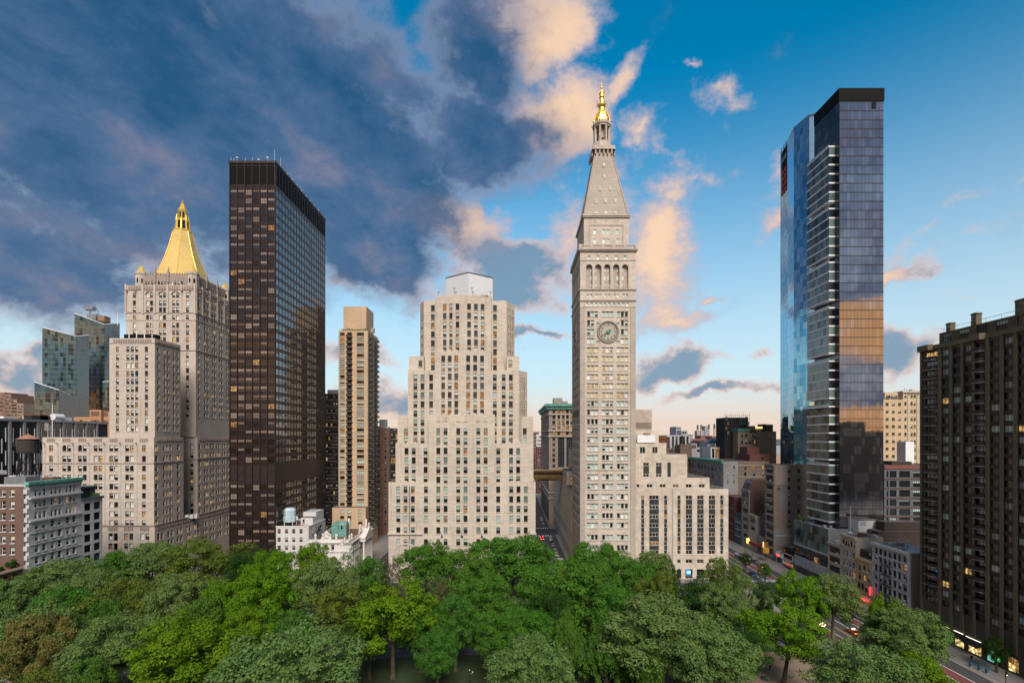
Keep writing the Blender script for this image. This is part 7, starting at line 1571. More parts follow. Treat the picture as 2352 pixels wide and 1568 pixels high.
# ================================================================== left background
def build_left_back():
    X = -231.0; zt = 69.2
    B = Bld('dark_fin_office', 'dark blue glass office with concrete piers and thin white fins', 'building', (X-10, 238, 0))
    B.mass(X-60, X, 200, 276, 0, zt, 'curtain_core', depth=.2)
    ps = [215.3+6.67*i for i in range(9)]; rg = random.Random(3)
    for a, c in zip(ps, ps[1:]):
        B.curtain((X+.1,a+.5), (X+.1,c-.5), 22, zt-1.2, 2, 12, [('curtain_navy',5),('curtain_dark',3),('curtain_grey',.6)], off=.05)
        for k in range(3):
            for j in range(4):
                y = a+(c-a)*(k+1)/4; z0 = zt-4-10.5*j-(5 if k % 2 else 0); b = MB(); b.box(X+.15, X+.45, y-.07, y+.07, z0-6.5, z0); B.part('white_fin', b, 'white_metal')
    for p in ps: b = MB(); b.box(X+.003, X+.7, p-.55, p+.55, 0, zt-.6); B.part('pier', b, 'concrete_cool')
    b = MB(); b.box(X-.2, X+.8, 200, 276, zt-.9, zt+.2); B.part('parapet_band', b, 'grey_metal')
    Y = 226
    for zx0, zx1, t, y, m in ((62,275,612,214,'white_metal'),(525,860,600,238,'dark_metal'),(665,800,585,242,'roof_brown'),(290,500,680,228,'grey_metal'),(1040,1190,625,258,'white_metal'),(1200,1330,690,262,'concrete')):
        yy = y; xx = X-4; b = MB(); ya, yb = my('V',zx0,xx), my('V',zx1,xx); b.box(xx-4, xx, ya, yb, zt-.5, mz('V',t,(ya+yb)/2)); B.part('roof_plant', b, m)
    b = MB(); ya, yb = my('V',870,X-3), my('V',1030,X-3); b.tube((X-3,ya,zt+2.0),(X-3,yb,zt+2.0), 1.6, 1.6, 10); B.part('cooling_drum', b, 'white_metal'); B.finish()
    # glass towers with slanting tops
    def glass_tower(name, label, Y, zx0, zx1, zx2, t0, t1, t2, k, nc, ns, nr, m1, m2, zb):
        x0, x1 = mx(k,zx0,Y), mx(k,zx1,Y); z0, z1 = mz(k,t0,Y), mz(k,t1,Y); y1 = my(k,zx2,x1); z2 = mz(k,t2,y1)
        T = Bld(name, label, 'tower', ((x0+x1)/2, Y, 0))
        b = MB(); b.quad((x0,Y,0),(x1,Y,0),(x1,Y,z1),(x0,Y,z0)); b.quad((x1,Y,0),(x1,y1,0),(x1,y1,z2),(x1,Y,z1)); b.quad((x0,y1,0),(x0,Y,0),(x0,Y,z0),(x0,y1,z2)); b.quad((x1,y1,0),(x0,y1,0),(x0,y1,z2),(x1,y1,z2)); b.poly([(x0,Y,z0-1.5),(x1,Y,z1-1.5),(x1,y1,z2-1.5),(x0,y1,z2-1.5)]); T.part('wall', b, 'curtain_core')
        cw, sw = (x1-x0)/nc, (y1-Y)/ns; fh = 3.6
        for i in range(nc):
            top = z0+(z1-z0)*(i+.5)/nc; n = int((top-zb)/fh)
            T.curtain((x0+cw*i,Y), (x0+cw*(i+1),Y), top-fh*n, top, 1, n, [(m1,5),('pane_dark',3),(m2,3)] if i % 3 else [(m1,5),(m2,5)], off=.1, lim=240, grid_mat='grey_metal')
        for i in range(ns):
            top = z1+(z2-z1)*(i+.5)/ns; n = int((top-zb)/fh); T.curtain((x1,Y+sw*i), (x1,Y+sw*(i+1)), top-fh*n, top, 1, n, [(m2,5),('curtain_teal',3)], off=.1, lim=0)
        b = MB(); b.tube((x0,Y-.1,z0),(x1,Y-.1,z1), .3, .3, 4); b.tube((x1+.1,Y,z1),(x1+.1,y1,z2), .25, .25, 4); T.part('roof_edge', b, 'white_metal')
        n = int((min(z0,z1)-zb)/fh)
        for j in range(n): b = MB(); z = max(z0,z1)-fh*j-.1; b.box(x0, x1+.2, Y-.22, Y-.16, z-.12, z+.12) if z < min(z0,z1) else b.box(x0, x0+.1, Y-.22, Y-.16, zb, zb+.1); T.part('floor_line', b, 'grey_metal')
        return T
    T = glass_tower('tall_glass_tower', 'tallest slant-topped green glass tower left of the gilded tower', 385, 528, 740, 848, 877, 955, 945, 'A', 11, 6, 24, 'curtain_olive', 'curtain_teal', 40)
    Y = 395; b = MB(); b.box(mx('A',615,Y), mx('A',680,Y), Y, Y+8, mz('A',930,Y), mz('A',880,Y)); b.box(mx('A',595,Y), mx('A',655,Y), Y, Y+4, mz('A',850,Y), mz('A',826,Y)); b.tube((mx('A',630,Y),Y+1,mz('A',885,Y)),(mx('A',630,Y),Y+1,mz('A',845,Y)), .6, .6, 6); b.tube((mx('A',640,Y),Y+1,mz('A',838,Y)),(mx('A',672,Y),Y+1,mz('A',818,Y)), .5, .3, 6); T.part('window_crane', b, 'grey_metal')
    b = MB(); b.box(mx('A',690,Y), mx('A',740,Y), Y, Y+6, mz('A',940,Y), mz('A',893,Y)); T.part('roof_tank', b, 'rust_roof'); b = MB(); b.tube((mx('A',695,Y),Y,mz('A',900,Y)),(mx('A',695,Y),Y,mz('A',853,Y)), .4, .4, 6); T.part('flue', b, 'grey_metal'); b = MB(); b.tube((mx('A',834,Y),Y,mz('A',960,Y)),(mx('A',834,Y),Y,mz('A',868,Y)), .3, .2, 5); T.part('mast', b, 'white_metal'); T.finish()
    glass_tower('middle_glass_tower', 'olive and teal glass tower with slanting top, middle of the glass group', 355, 300, 540, 630, 977, 1038, 1030, 'A', 13, 5, 24, 'curtain_olive', 'curtain_teal', 40).finish()
    glass_tower('low_glass_wedge', 'lowest glass wedge of the group with steeply sloping roof', 335, 245, 418, 545, 1362, 1420, 1478, 'A', 9, 7, 12, 'curtain_olive', 'curtain_teal', 40).finish()
    glass_tower('slim_glass_block', 'slim olive glass block touching the gothic tower wing', 345, 728, 775, 790, 1362, 1358, 1358, 'A', 3, 1, 12, 'curtain_olive', 'pane_dark', 40).finish()
    # orange art-deco block
    Y = 300.0; v = lambda c: mx('V', c, Y); vz = lambda r: mz('V', r, Y)
    O = Bld('orange_brick_block', 'orange brick stepped block between the dark office and gothic tower', 'building', (v(1640), Y, 0))
    O.mass(v(1480), v(1670), Y, Y+14, 0, vz(500), 'orange_brick', depth=.3); O.mass(v(1671), v(1770), Y+2, Y+14, 0, vz(530), 'orange_brick'); O.mass(v(1771), v(1830), Y+3, Y+14, 0, vz(610), 'orange_brick', W=[(v(1797), vz(r)-2, 1.5, 3, 'loft') for r in (690,790,890)], depth=.3)
    for a, c, t, bb in ((1505,1640,530,600),(1675,1735,540,605),(1675,1735,675,940),(1510,1640,670,760)): b = MB(); b.box(v(a), v(c), Y-.12 if a < 1660 else Y+1.85, Y-.003 if a < 1660 else Y+1.997, vz(bb), vz(t)); O.part('brick_panel', b, 'brown_brick')
    b = MB(); b.box(v(1565), v(1590), Y-.2, Y-.13, vz(720), vz(670)); O.part('window', b, 'pane_dark'); O.mass(v(1150), v(1479), Y+3, Y+16, 0, vz(615), 'orange_brick', W=[(v(1270), vz(705), 2, 1.4, 'loft'), (v(1352), vz(735), 1.6, 2.4, 'loft')], depth=.3); O.finish()
    # far brick towers
    Y = 620.0; v = lambda c: mx('V', c, Y); vz = lambda r: mz('V', r, Y)
    for nm, lb, a, c, t, m in (('far_brick_tower','tall brown brick tower at the far left edge',-130,73,212,'brown_far'),('far_brick_slab','second brown brick tower, stepping down behind the edge tower',76,180,243,'brown_far'),('far_brick_wing','third brown brick tower with balconies on the far left skyline',183,283,326,'brown_far'),('far_beige_slab','lowest beige slab of the far left brick group',284,386,398,'beige_far')):
        Bq = simple(nm, lb, v(a), v(c), Y, Y+30, vz(t), m, max(2,int((c-a)/30)), 14, w=2.0, h=2.0, foot=50, st='loft'); Bq.finish()
    simple('maroon_house', 'small maroon building below the glass wedge', mx('V',435,520), mx('V',545,520), 520, 540, mz('V',570,520), 'red_brick', 5, 2, w=1.5, h=2, foot=50).finish()
    simple('pale_far_house', 'pale low house beside the small maroon building', mx('V',372,540), mx('V',436,540), 540, 560, mz('V',612,540), 'white_brick', 3, 2, w=1.5, h=2, foot=48).finish()
masonry('brown_far', (.26,.16,.12), .8, .3, .1, .9, .1); masonry('beige_far', (.36,.27,.21), .8, .3, .1, .9, .1); plain('concrete_cool', (.30,.29,.29), .85); glass('curtain_navy', (.012,.022,.034), .05, 1.7, .4)
build_left_back()
# ================================================================== view down the narrow side street
def build_side_street():
    Y = 340.0; X = 26.0; z = lambda r: mz('U', r, Y); x = lambda c: mx('U', c, Y); zt = z(150)
    B = Bld('green_cornice_tower', 'stone office tower with green copper cornice down the side street', 'building', (40, Y, 0))
    cs = [261,306,345,384,421,458]
    W = [(x(261), z(r)-1.2, 1.9, 2.4, 'loft') for r in (205,252,302,350,398,448,495,545,592,641,690)]+[(x(c), z(r)-1.2, 1.9, 2.5, 'loft_lit') for c in cs[1:] for r in (205,250,302,350,398)]
    W += [(x(c), z(705), w, z(435)-z(705), 'deep_bay') for c, w in ((327,4.6),(403,4.6))]
    B.mass(X, X+40, Y, 432, 0, zt, 'stone_tan', W=W, N=grid(span(Y+3, 430, 16), [z(r) for r in (690,640,592,545,495,448,398,350,302,252)], 1.6, 2.4, 'loft'), depth=.4)
    b = MB(); b.box(X-2.6, X+41, Y-2.2, Y-.003, zt-.6, zt+1.2); b.box(X-2.6, X-.003, Y-.003, 432, zt-.6, zt+1.2); b.box(X-1.6, X+40, Y-1.2, Y-.004, zt-2.4, zt-.6); b.box(X-1.6, X-.004, Y-.004, 432, zt-2.4, zt-.6); B.part('copper_cornice', b, 'verdigris')
    for r in (228,375,425,935,985): b = MB(); b.box(X-.7, X+40, Y-.7, Y-.003, z(r)-.5, z(r)+.5); b.box(X-.7, X-.003, Y-.003, 430, z(r)-.5, z(r)+.5); B.part('string_course', b, 'cream_stone')
    for c in (286,326,364,403): b = MB(); b.box(x(c)-.5, x(c)+.5, Y-.5, Y-.003, z(368), z(238)); B.part('pilaster', b, 'cream_stone')
    b = MB(); b.box(x(265), x(348), Y+6, Y+14, zt, z(75)); b.box(x(352), x(395), Y+6, Y+10, zt, z(105)); B.part('roof_plant', b, 'concrete'); B.finish()
    simple('dark_red_side_tower', 'dark red brick tower at the end of the side street', mx('U',110,520), mx('U',188,520), 520, 540, mz('U',522,520), 'red_brick', 4, 12, w=1.3, h=2.0, foot=4).finish()
    simple('white_side_tower', 'white apartment tower rising behind the dark red one', mx('U',104,600), mx('U',184,600), 600, 620, mz('U',408,600), 'white_brick', 3, 10, w=3.0, h=2.0, foot=20, st='bay').finish()
    simple('brown_side_tower', 'dim brown tower hugging the stepped block down the side street', mx('U',60,640), mx('U',130,640), 640, 660, mz('U',385,640), 'brown_far', 5, 12, w=1.5, h=1.8, foot=10).finish()
    simple('low_side_house', 'low dark house on the left side of the side street', -12, 10.4, 330, 420, 16, 'dark_brick', 3, 3, 12, w=1.3, h=2, foot=3).finish()
    simple('side_street_block', 'brown brick block behind the stepped block along the side street', -40, 9.4, 430, 510, 34, 'brown_brick', 5, 6, 14, w=1.3, h=2, foot=4).finish()
masonry('stone_tan', (.36,.29,.24), 1.2, .5, .07, .85, .3); WST['loft_lit'] = dict(WST['loft'], var=[(3,0,None,'pane_dark'),(2,0,None,'room_dim'),(1,0,None,'room_sunset_warm'),(1,.4,'blind_grey','pane_dark')]); WST['deep_bay'] = dict(frame='spandrel_navy', vb=(.33,.66), hb=tuple(i/12 for i in range(1,12)), t=.5, var=[(1,0,None,'pane_dark')]); plain('spandrel_navy', (.04,.055,.075), .5)
build_side_street()
# ================================================================== skyline far to the south-east
def build_far():
    Y = 1500.0
    for i, (c, t, lb) in enumerate(((972,395,'leftmost'),(1025,392,'second'),(1138,386,'third'),(1220,381,'rightmost'))):
        s = thing('smokestack', '%s of the four tall power station chimneys on the horizon' % lb, 'chimney', (mx('N',c,Y), Y, 0), 0, 'power station chimneys'); zt = mz('N',t,Y)
        b = MB(); b.lathe([(3.6,0),(2.9,zt-14)], 0, 0, 14); b.build('shaft', 'stack_tan', s); b = MB(); b.lathe([(2.9,zt-14),(2.8,zt)], 0, 0, 14); b.build('dark_top', 'stack_dark', s); b = MB(); b.lathe([(4.2,zt-70),(4.2,zt-66)], 0, 0, 14); b.build('collar', 'stack_tan', s)
    def blk(nm, lb, k, a, c, t, Y, m, n, r, z0=0): simple(nm, lb, mx(k,a,Y), mx(k,c,Y), Y, Y+40, mz(k,t,Y), m, n, r, w=2.2, h=2.0, foot=20, group=None).finish()
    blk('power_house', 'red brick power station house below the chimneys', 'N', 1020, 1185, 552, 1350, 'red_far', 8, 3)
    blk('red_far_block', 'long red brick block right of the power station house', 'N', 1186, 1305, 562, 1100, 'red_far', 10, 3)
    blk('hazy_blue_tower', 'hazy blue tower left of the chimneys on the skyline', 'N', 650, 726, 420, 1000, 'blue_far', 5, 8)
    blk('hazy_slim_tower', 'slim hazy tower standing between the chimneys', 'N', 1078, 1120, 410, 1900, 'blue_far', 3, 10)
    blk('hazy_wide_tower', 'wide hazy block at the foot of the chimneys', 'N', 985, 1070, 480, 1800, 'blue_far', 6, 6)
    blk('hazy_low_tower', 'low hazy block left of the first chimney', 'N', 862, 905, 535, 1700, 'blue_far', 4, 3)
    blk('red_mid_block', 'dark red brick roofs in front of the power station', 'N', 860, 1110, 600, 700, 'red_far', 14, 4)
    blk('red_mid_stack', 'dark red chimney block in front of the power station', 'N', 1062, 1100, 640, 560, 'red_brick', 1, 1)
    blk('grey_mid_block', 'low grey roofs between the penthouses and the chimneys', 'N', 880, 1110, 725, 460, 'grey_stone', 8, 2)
    rg = random.Random(11)
    # the rest of the town, too far off to count
    b = MB()
    for i in range(420):
        y = rg.uniform(700, 4200); xx = rg.uniform(-1.06, 1.06)*y
        if y < 1600 and abs(xx) < 20: continue
        h = rg.uniform(14, 46)+(rg.random() < .1)*rg.uniform(5, 20); h = min(h, 57); w, d = rg.uniform(12, 34), rg.uniform(14, 40); b.box(xx-w, xx+w, y, y+d, 0, h, rg.randrange(4))
    o = b.build('far_town', ['red_far','blue_far','beige_far','brown_far']); o['kind'] = 'stuff'; o['label'] = 'hazy mass of distant city roofs along the horizon'; o['category'] = 'buildings'
def build_behind():
    rg = random.Random(4); b = MB()
    for i in range(60):
        x = -520+i*18+rg.uniform(-6, 6); y = rg.uniform(-150, -70); h = rg.uniform(38, 80)+(rg.random() < .15)*rg.uniform(10, 35); w = rg.uniform(8, 15)
        if abs(x) < 40: h = min(h, 50)
        b.box(x-w, x+w, y-30, y, 0, h, rg.randrange(3))
    o = b.build('rear_city_blocks', ['brown_brick','dark_brick','dark_brick']); o['kind'] = 'stuff'; o['label'] = 'city blocks behind the viewpoint, mirrored in the glass towers'; o['category'] = 'buildings'
build_behind()
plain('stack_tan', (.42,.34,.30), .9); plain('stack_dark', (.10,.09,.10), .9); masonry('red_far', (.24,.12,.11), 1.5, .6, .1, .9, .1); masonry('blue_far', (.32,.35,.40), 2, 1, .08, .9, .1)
build_far()
# ================================================================== ground, roads, pavements, park
def ground_mat(name, col, var, scale, rough=.95, col2=None, sc2=.15):
    m, nt, p = _nt(name); pos = _pos(nt); f = _ramp(nt, _noise(nt, pos, scale, 6, .7), .3, .7); g = _ramp(nt, _noise(nt, pos, sc2, 4), .42, .6)
    c = _mix(nt, f, sc3(col, 1-var), sc3(col, 1+var)); c = _mix(nt, g, c, _mix(nt, .5, c, col2 or sc3(col, .8))); nt.links.new(c, p.inputs['Base Color']); p.inputs['Roughness'].default_value = rough; MATS[name] = m
ground_mat('asphalt', (.055,.056,.060), .2, 2.0); ground_mat('asphalt_park', (.085,.085,.095), .15, 1.5); ground_mat('pavement', (.22,.205,.195), .15, 1.2); ground_mat('gravel', (.25,.19,.14), .2, 3.0); ground_mat('lawn', (.020,.040,.010), .35, 1.5, col2=(.012,.024,.008)); ground_mat('bus_lane', (.16,.045,.05), .25, 1.5); ground_mat('road_paint', (.66,.66,.65), .2, 3.0); ground_mat('road_yellow', (.52,.33,.06), .2, 3.0); ground_mat('town_floor', (.10,.095,.09), .3, .05); ground_mat('kerb_stone', (.30,.29,.28), .12, 2)
def sheet(name, x0, x1, y0, y1, z, mat, parent=None, kind=True):
    b = MB(); b.quad((x0,y0,z),(x1,y0,z),(x1,y1,z),(x0,y1,z)); o = b.build(name, mat, parent)
    if kind and parent is None: struct(o)
    return o
def slab(name, x0, x1, y0, y1, z1, mat):
    b = MB(); b.box(x0, x1, y0, y1, -.02, z1, 0, skip='b'); o = struct(b.build(name, mat)); 
    for i, (a, c, d, e) in enumerate(((x0-.18,x1+.18,y0-.18,y0-.002),(x0-.18,x1+.18,y1+.002,y1+.18),(x0-.18,x0-.002,y0-.002,y1+.002),(x1+.002,x1+.18,y0-.002,y1+.002))):
        k = MB(); k.box(a, c, d, e, -.02, z1+.01, 0, skip='b'); k.build('kerb', 'kerb_stone', o)
    return o
sheet('ground', -9000, 9000, -600, 14000, -.06, 'town_floor')
road23 = sheet('wide_cross_street', 92, 121, 20, 1500, 0, 'asphalt'); mad = sheet('avenue', -600, 600, 183.5, 202.5, .004, 'asphalt'); s24 = sheet('side_street', 12, 27, 202.5, 1200, 0, 'asphalt'); sheet('narrow_street', -66, -56, 202.5, 1200, 0, 'asphalt'); sheet('north_street', -149, -130, 20, 1200, 0, 'asphalt'); sheet('cross_avenue', -400, 400, 303, 321, .004, 'asphalt')
slab('pavement_court', -121, -66.2, 202.7, 300, .13, 'pavement'); slab('pavement_stepped_block', -55.8, 11.8, 202.7, 302, .13, 'pavement'); slab('pavement_annex', 27.2, 96.2, 202.7, 302, .13, 'pavement'); slab('pavement_north', -300, -149.2, 202.7, 302, .13, 'pavement'); slab('pavement_houses', -300, -149.2, 20, 183.2, .13, 'pavement'); slab('pavement_shops', 119.8, 600, 20, 302, .13, 'pavement'); slab('pavement_side_far', 25.4, 92, 322, 900, .13, 'pavement'); slab('pavement_side_far_left', -55, 13, 322, 900, .13, 'pavement'); slab('pavement_shops_far', 119.8, 600, 322, 900, .13, 'pavement')
park = slab('park_ground', -129.8, 96.0, 20, 183.2, .14, 'lawn')
sheet('park_edge_path', -129, 95.2, 176.5, 182.8, .15, 'pavement'); sheet('park_south_path', 86, 95.2, 20, 176.4, .152, 'pavement'); sheet('gravel_plaza', 34, 82, 96, 137, .16, 'gravel'); sheet('park_north_path', -129, -118, 20, 176.4, .152, 'pavement')
def path(name, pts, w, mat='asphalt_park', z=.165):
    b = MB()
    for (xa, ya), (xb, yb) in zip(pts, pts[1:]):
        d = Vector((xb-xa, yb-ya)).normalized(); n = Vector((-d.y, d.x))*w/2; b.quad((xa-n.x,ya-n.y,z),(xb-n.x,yb-n.y,z),(xb+n.x,yb+n.y,z),(xa+n.x,ya+n.y,z))
    return struct(b.build(name, mat))
path('park_path', [(-118,120),(-60,132),(-22,137),(8,138),(34,134),(62,138),(95,150)], 5.0); path('park_path_north', [(-100,176),(-70,150),(-46,134),(-40,112),(-52,80),(-60,50)], 4.5, z=.172); path('park_path_south', [(40,176),(58,158),(80,140),(88,120),(90,70)], 5, z=.178)
# painted markings, each its own piece of the road
def mark(x0, x1, y0, y1, m='road_paint', z=.008, nm='lane_line', par=None): sheet(nm, x0, x1, y0, y1, z, m, par or road23)
mark(111.4, 114.9, 20, 181, 'bus_lane', .006, 'bus_lane'); mark(111.4, 114.9, 207, 700, 'bus_lane', .006, 'bus_lane'); mark(97.0, 100.2, 20, 178, 'bus_lane', .006, 'bus_lane')
for x in (111.2, 115.05, 100.35, 107.6): mark(x-.12, x+.12, 20, 179); mark(x-.12, x+.12, 207.5, 600)
for x in (103.4, 103.85): mark(x-.08, x+.08, 20, 177, 'road_yellow'); mark(x-.08, x+.08, 208, 600, 'road_yellow')
for i in range(20): mark(97.2+i*1.12, 97.2+i*1.12+.6, 180.0, 183.8, nm='crosswalk_stripe', z=.012); mark(97.2+i*1.12, 97.2+i*1.12+.6, 203.4, 207.0, nm='crosswalk_stripe', z=.012)
for i in range(15): mark(91.6, 95.4, 184.6+i*1.2, 185.2+i*1.2, nm='crosswalk_stripe', z=.012, par=mad); mark(27.6, 31.0, 184.6+i*1.2, 185.2+i*1.2, nm='crosswalk_stripe', z=.012, par=mad)
for i in range(7): mark(14.6+i*1.5, 15.3+i*1.5, 297.5, 300.8, nm='crosswalk_stripe', z=.012, par=s24); mark(14.6+i*1.5, 15.3+i*1.5, 322.5, 325.5, nm='crosswalk_stripe', z=.012, par=s24); mark(14.6+i*1.5, 15.3+i*1.5, 205, 208, nm='crosswalk_stripe', z=.012, par=s24)
mark(14.3, 14.5, 215, 292, par=s24); mark(13, 26, 296.2, 296.6, nm='stop_line', par=s24); mark(97, 119, 177.6, 178.1, nm='stop_line')
for x in (-120,-90,-60,-30,0,40,70): mark(x, x+3, 189.6, 189.8, par=mad, z=.012); mark(x, x+3, 196.0, 196.2, par=mad, z=.012)
# ================================================================== park trees
SPEC = {  # lumps, lump radius (share of crown), leaves per lump, leaf size, shape, leaf material, bark
 'plane':  (92,.185,300,.19,'round','leaf_plane','bark_pale'), 'maple': (64,.215,330,.21,'round','leaf_maple','bark'), 'elm': (100,.185,280,.19,'dome','leaf_elm','bark'),
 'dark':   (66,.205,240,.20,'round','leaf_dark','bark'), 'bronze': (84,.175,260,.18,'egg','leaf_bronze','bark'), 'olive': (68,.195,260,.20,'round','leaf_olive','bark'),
 'gingko': (76,.140,260,.18,'plume','leaf_gingko','bark'), 'sparse': (46,.140,130,.20,'round','leaf_plane','bark_pale'), 'bud': (54,.140,120,.17,'egg','leaf_bud','bark'), 'green': (72,.190,260,.19,'egg','leaf_green','bark'), 'open': (52,.19,310,.21,'dome','leaf_maple','bark')}
CROWN = {}
CR, CHT = 8.0, 12.0
def crown_mesh(sp, var):
    if (sp, var) in CROWN: return CROWN[(sp, var)]
    nl, lr, nv, ls, shape, mat, _ = SPEC[sp]; rng = np.random.default_rng(sum(map(ord, sp))*17+var*101); q = []; tips = []
    gold = 2.399963
    for i in range(nl):
        t = (i+.5)/nl; zz = 1-1.9*t                         # from top to a little under the middle
        ph = gold*i+rng.normal()*.25; rr = math.sqrt(max(0, 1-min(1, zz*zz)))
        if shape == 'dome': zz = zz*.9 if zz > 0 else zz*1.0; rr = rr**.8
        if shape == 'egg': rr *= 1-.28*max(0, zz)
        if shape == 'plume': rr *= .85-.4*max(0, zz)+.1*math.sin(ph*2)
        k = rng.uniform(.70, .98) if i % 5 else rng.uniform(.25,.6)
        wob = 1+.16*math.sin(ph*3+var*2)+.1*math.sin(ph*5+zz*4)
        c = np.array([math.cos(ph)*rr*k*wob*CR*.88, math.sin(ph)*rr*k*wob*CR*.88, CHT*.5+zz*k*CHT*.46])
        r = lr*CR*rng.uniform(.6,1.45); rad = np.array([r, r, r*(.78 if shape != 'plume' else 1.7)])
        q.append(leaf_cloud(rng, int(nv*rng.uniform(.7,1.2)), c, rad, ls*1.0, .45)); tips.append(c)
        for _ in range(2):                                    # loose sprays breaking the outline
            d = rng.normal(size=3); d /= np.linalg.norm(d); q.append(leaf_cloud(rng, int(nv*.10), c+d*rad*1.08, rad*.38, ls*.9, .3))
    CROWN[(sp, var)] = (leaves_mesh('crown', np.concatenate(q), [mat]), tips); return CROWN[(sp, var)]
def tree(sp, label, X, Y, h, Rr, zb, var, name='park_tree', group=None, rot=0.0, z0=.14, lean=0.0):
    t = thing(name, label, 'tree', (X, Y, z0), 0, group); me, tips = crown_mesh(sp, var); sx, sz = Rr/CR, (h-zb)/CHT
    c = inst('crown', me, t, (0, 0, zb), rot, (sx, sx, sz)); b = MB(); rg = random.Random(label); r0 = .018*h+.12
    top = zb+(h-zb)*.30; b.tube((0,0,-.1),(0,0,zb*.2), r0*1.5, r0*1.05, 8); b.tube((0,0,zb*.2),(lean*.5,0,zb), r0*1.05, r0*.85, 8); b.tube((lean*.5,0,zb),(lean,0,top), r0*.85, r0*.55, 7); ca, sa = math.cos(rot), math.sin(rot)
    sel = rg.sample(tips, min(len(tips), 13))
    for k, p in enumerate(sel):
        tx, ty, tz = (p[0]*ca-p[1]*sa)*sx*.86, (p[0]*sa+p[1]*ca)*sx*.86, zb+p[2]*sz*.95; f = rg.uniform(0, 1); s = (lean*(.5+.5*f), 0, zb+(top-zb)*f); m = (s[0]+(tx-s[0])*.5, s[1]+(ty-s[1])*.5, s[2]+(tz-s[2])*.42); b.tube(s, m, r0*.42, r0*.26, 6); b.tube(m, (tx,ty,tz), r0*.26, r0*.07, 5)
    b.build('trunk', SPEC[sp][6], t); return t
def ptree(sp, label, px, top, hw, h, bot=None, var=None, name='park_tree', group='trees in the park', Y=None, lean=0.0):
    Y = Y or (CH-h)*FPX/(top-HY); h = CH-(top-HY)*Y/FPX; X = (px-CX)*Y/FPX; Rr = hw*Y/FPX*1.06; zb = .10*h
    if bot: zb = max(1.8, min(.28*h, CH-(bot-HY)*(Y-Rr*.3)/FPX))
    _tn[0] += 1; v = _tn[0] % 2 if var is None else var
    tree(sp, label, X, Y, h, Rr, zb, v, name, group, (_tn[0]*1.37) % 6.28, lean=lean)
_tn = [0]
T = ptree
# --- left half, near to far
T('bronze','coppery-brown egg-shaped tree in the bottom left corner',90,1402,84,22,1545); T('olive','yellowish bushy treetop cut off below the coppery tree',105,1532,62,15); T('plane','pale grey-green tree behind the coppery tree at the left edge',105,1388,92,22); T('green','dark green tree at the bottom edge right of the coppery tree',205,1508,66,16)
T('plane','spreading pale plane tree between the coppery and the brilliant maple',262,1412,100,21,1548); T('maple','brilliant yellow-green maple at the bottom left, second from the coppery tree',420,1420,116,22,1555); T('plane','broad pale plane tree at the bottom below the white courthouse',678,1440,158,23); T('green','blue-green small tree above the broad pale plane at the bottom',660,1400,66,17,1462)
T('green','fresh green low tree under the white terracotta house',242,1375,46,17); T('olive','brownish olive tree below the gothic tower portals',292,1330,74,20); T('plane','pale plane tree in front of the gothic tower base',412,1316,72,22); T('maple','golden-green maple below the corner of the dark slab',508,1326,58,22); T('maple','deep green maple left of the pale plane by the courthouse',600,1314,76,24,1460)
T('green','grey-green tree below the red terrace house',150,1344,82,19); T('plane','dusky plane tree below the white terracotta house',138,1285,84,22,1352); T('plane','dusky plane tree at the left edge under the red terrace house',32,1320,66,20); T('green','drooping bright green tree before the white panelled house',262,1264,56,22,1335); T('plane','dusky plane tree hiding the foot of the gothic tower',350,1244,78,23,1300); T('olive','wide olive plane tree at the foot of the gothic tower and dark slab',466,1238,92,24,1325)
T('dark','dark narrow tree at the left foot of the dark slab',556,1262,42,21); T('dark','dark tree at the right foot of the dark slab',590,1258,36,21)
# --- centre
T('maple','bright maple before the plain white building',622,1258,58,24,1322); T('maple','bright maple reaching over the courthouse front',716,1246,50,25,1318,var=1); T('plane','pale plane tree just below the courthouse',742,1288,84,23,1385); T('olive','yellow-olive maple left of the tall-trunked maple',782,1338,68,22,1470); T('open','big yellow-green maple with a tall bare trunk near the middle',902,1328,108,25,1500,Y=122)
T('sparse','thin half-bare tree beside the courthouse corner',808,1258,34,22); T('green','plain green tree below the courthouse corner',852,1274,44,21); T('bud','budding brown tree left of the rounded bright elm',896,1268,38,22); T('elm','rounded bright elm before the stepped block, left one',978,1240,66,24,1335); T('bud','greyish budding tree between the tall-trunked maple and the great elm',1004,1318,38,21,1440); T('green','upright feathery green tree right of the tall-trunked maple',1046,1364,62,20,1515)
T('elm','mid-green elm left of the great elm before the stepped block',1068,1258,70,23,1400); T('elm','great domed elm before the right corner of the stepped block',1178,1220,102,25,1410); T('elm','large elm below the side street opening',1300,1284,112,24,1490); T('elm','tall elm before the clock tower foot',1366,1240,76,24,1400); T('elm','rounded elm right of the clock tower elm',1442,1276,76,23,1420); T('elm','low elm in front of the lawn left of the plane trees',1216,1388,66,19,1500)
T('olive','yellowish edge tree right of the rounded elm',1512,1308,46,22,1400); T('plane','dusky plane tree before the stone annex',1494,1264,62,23,1350); T('dark','dark pointed tree before the annex shop sign',1532,1276,26,22,1350); T('plane','vast pale plane tree at the bottom right of centre',1512,1376,138,23,1520); T('plane','pale plane tree on the right flank of the vast plane',1625,1432,108,21,1548); T('gingko','bright upright tree, left of the three feathery ones',1300,1402,46,19,1560); T('gingko','bright upright tree, middle and widest of the three feathery ones',1392,1420,72,18); T('gingko','darker upright tree, right of the three feathery ones',1492,1448,50,18); T('plane','grey-green plane tree at the bottom edge below the low elm',1222,1464,108,20)
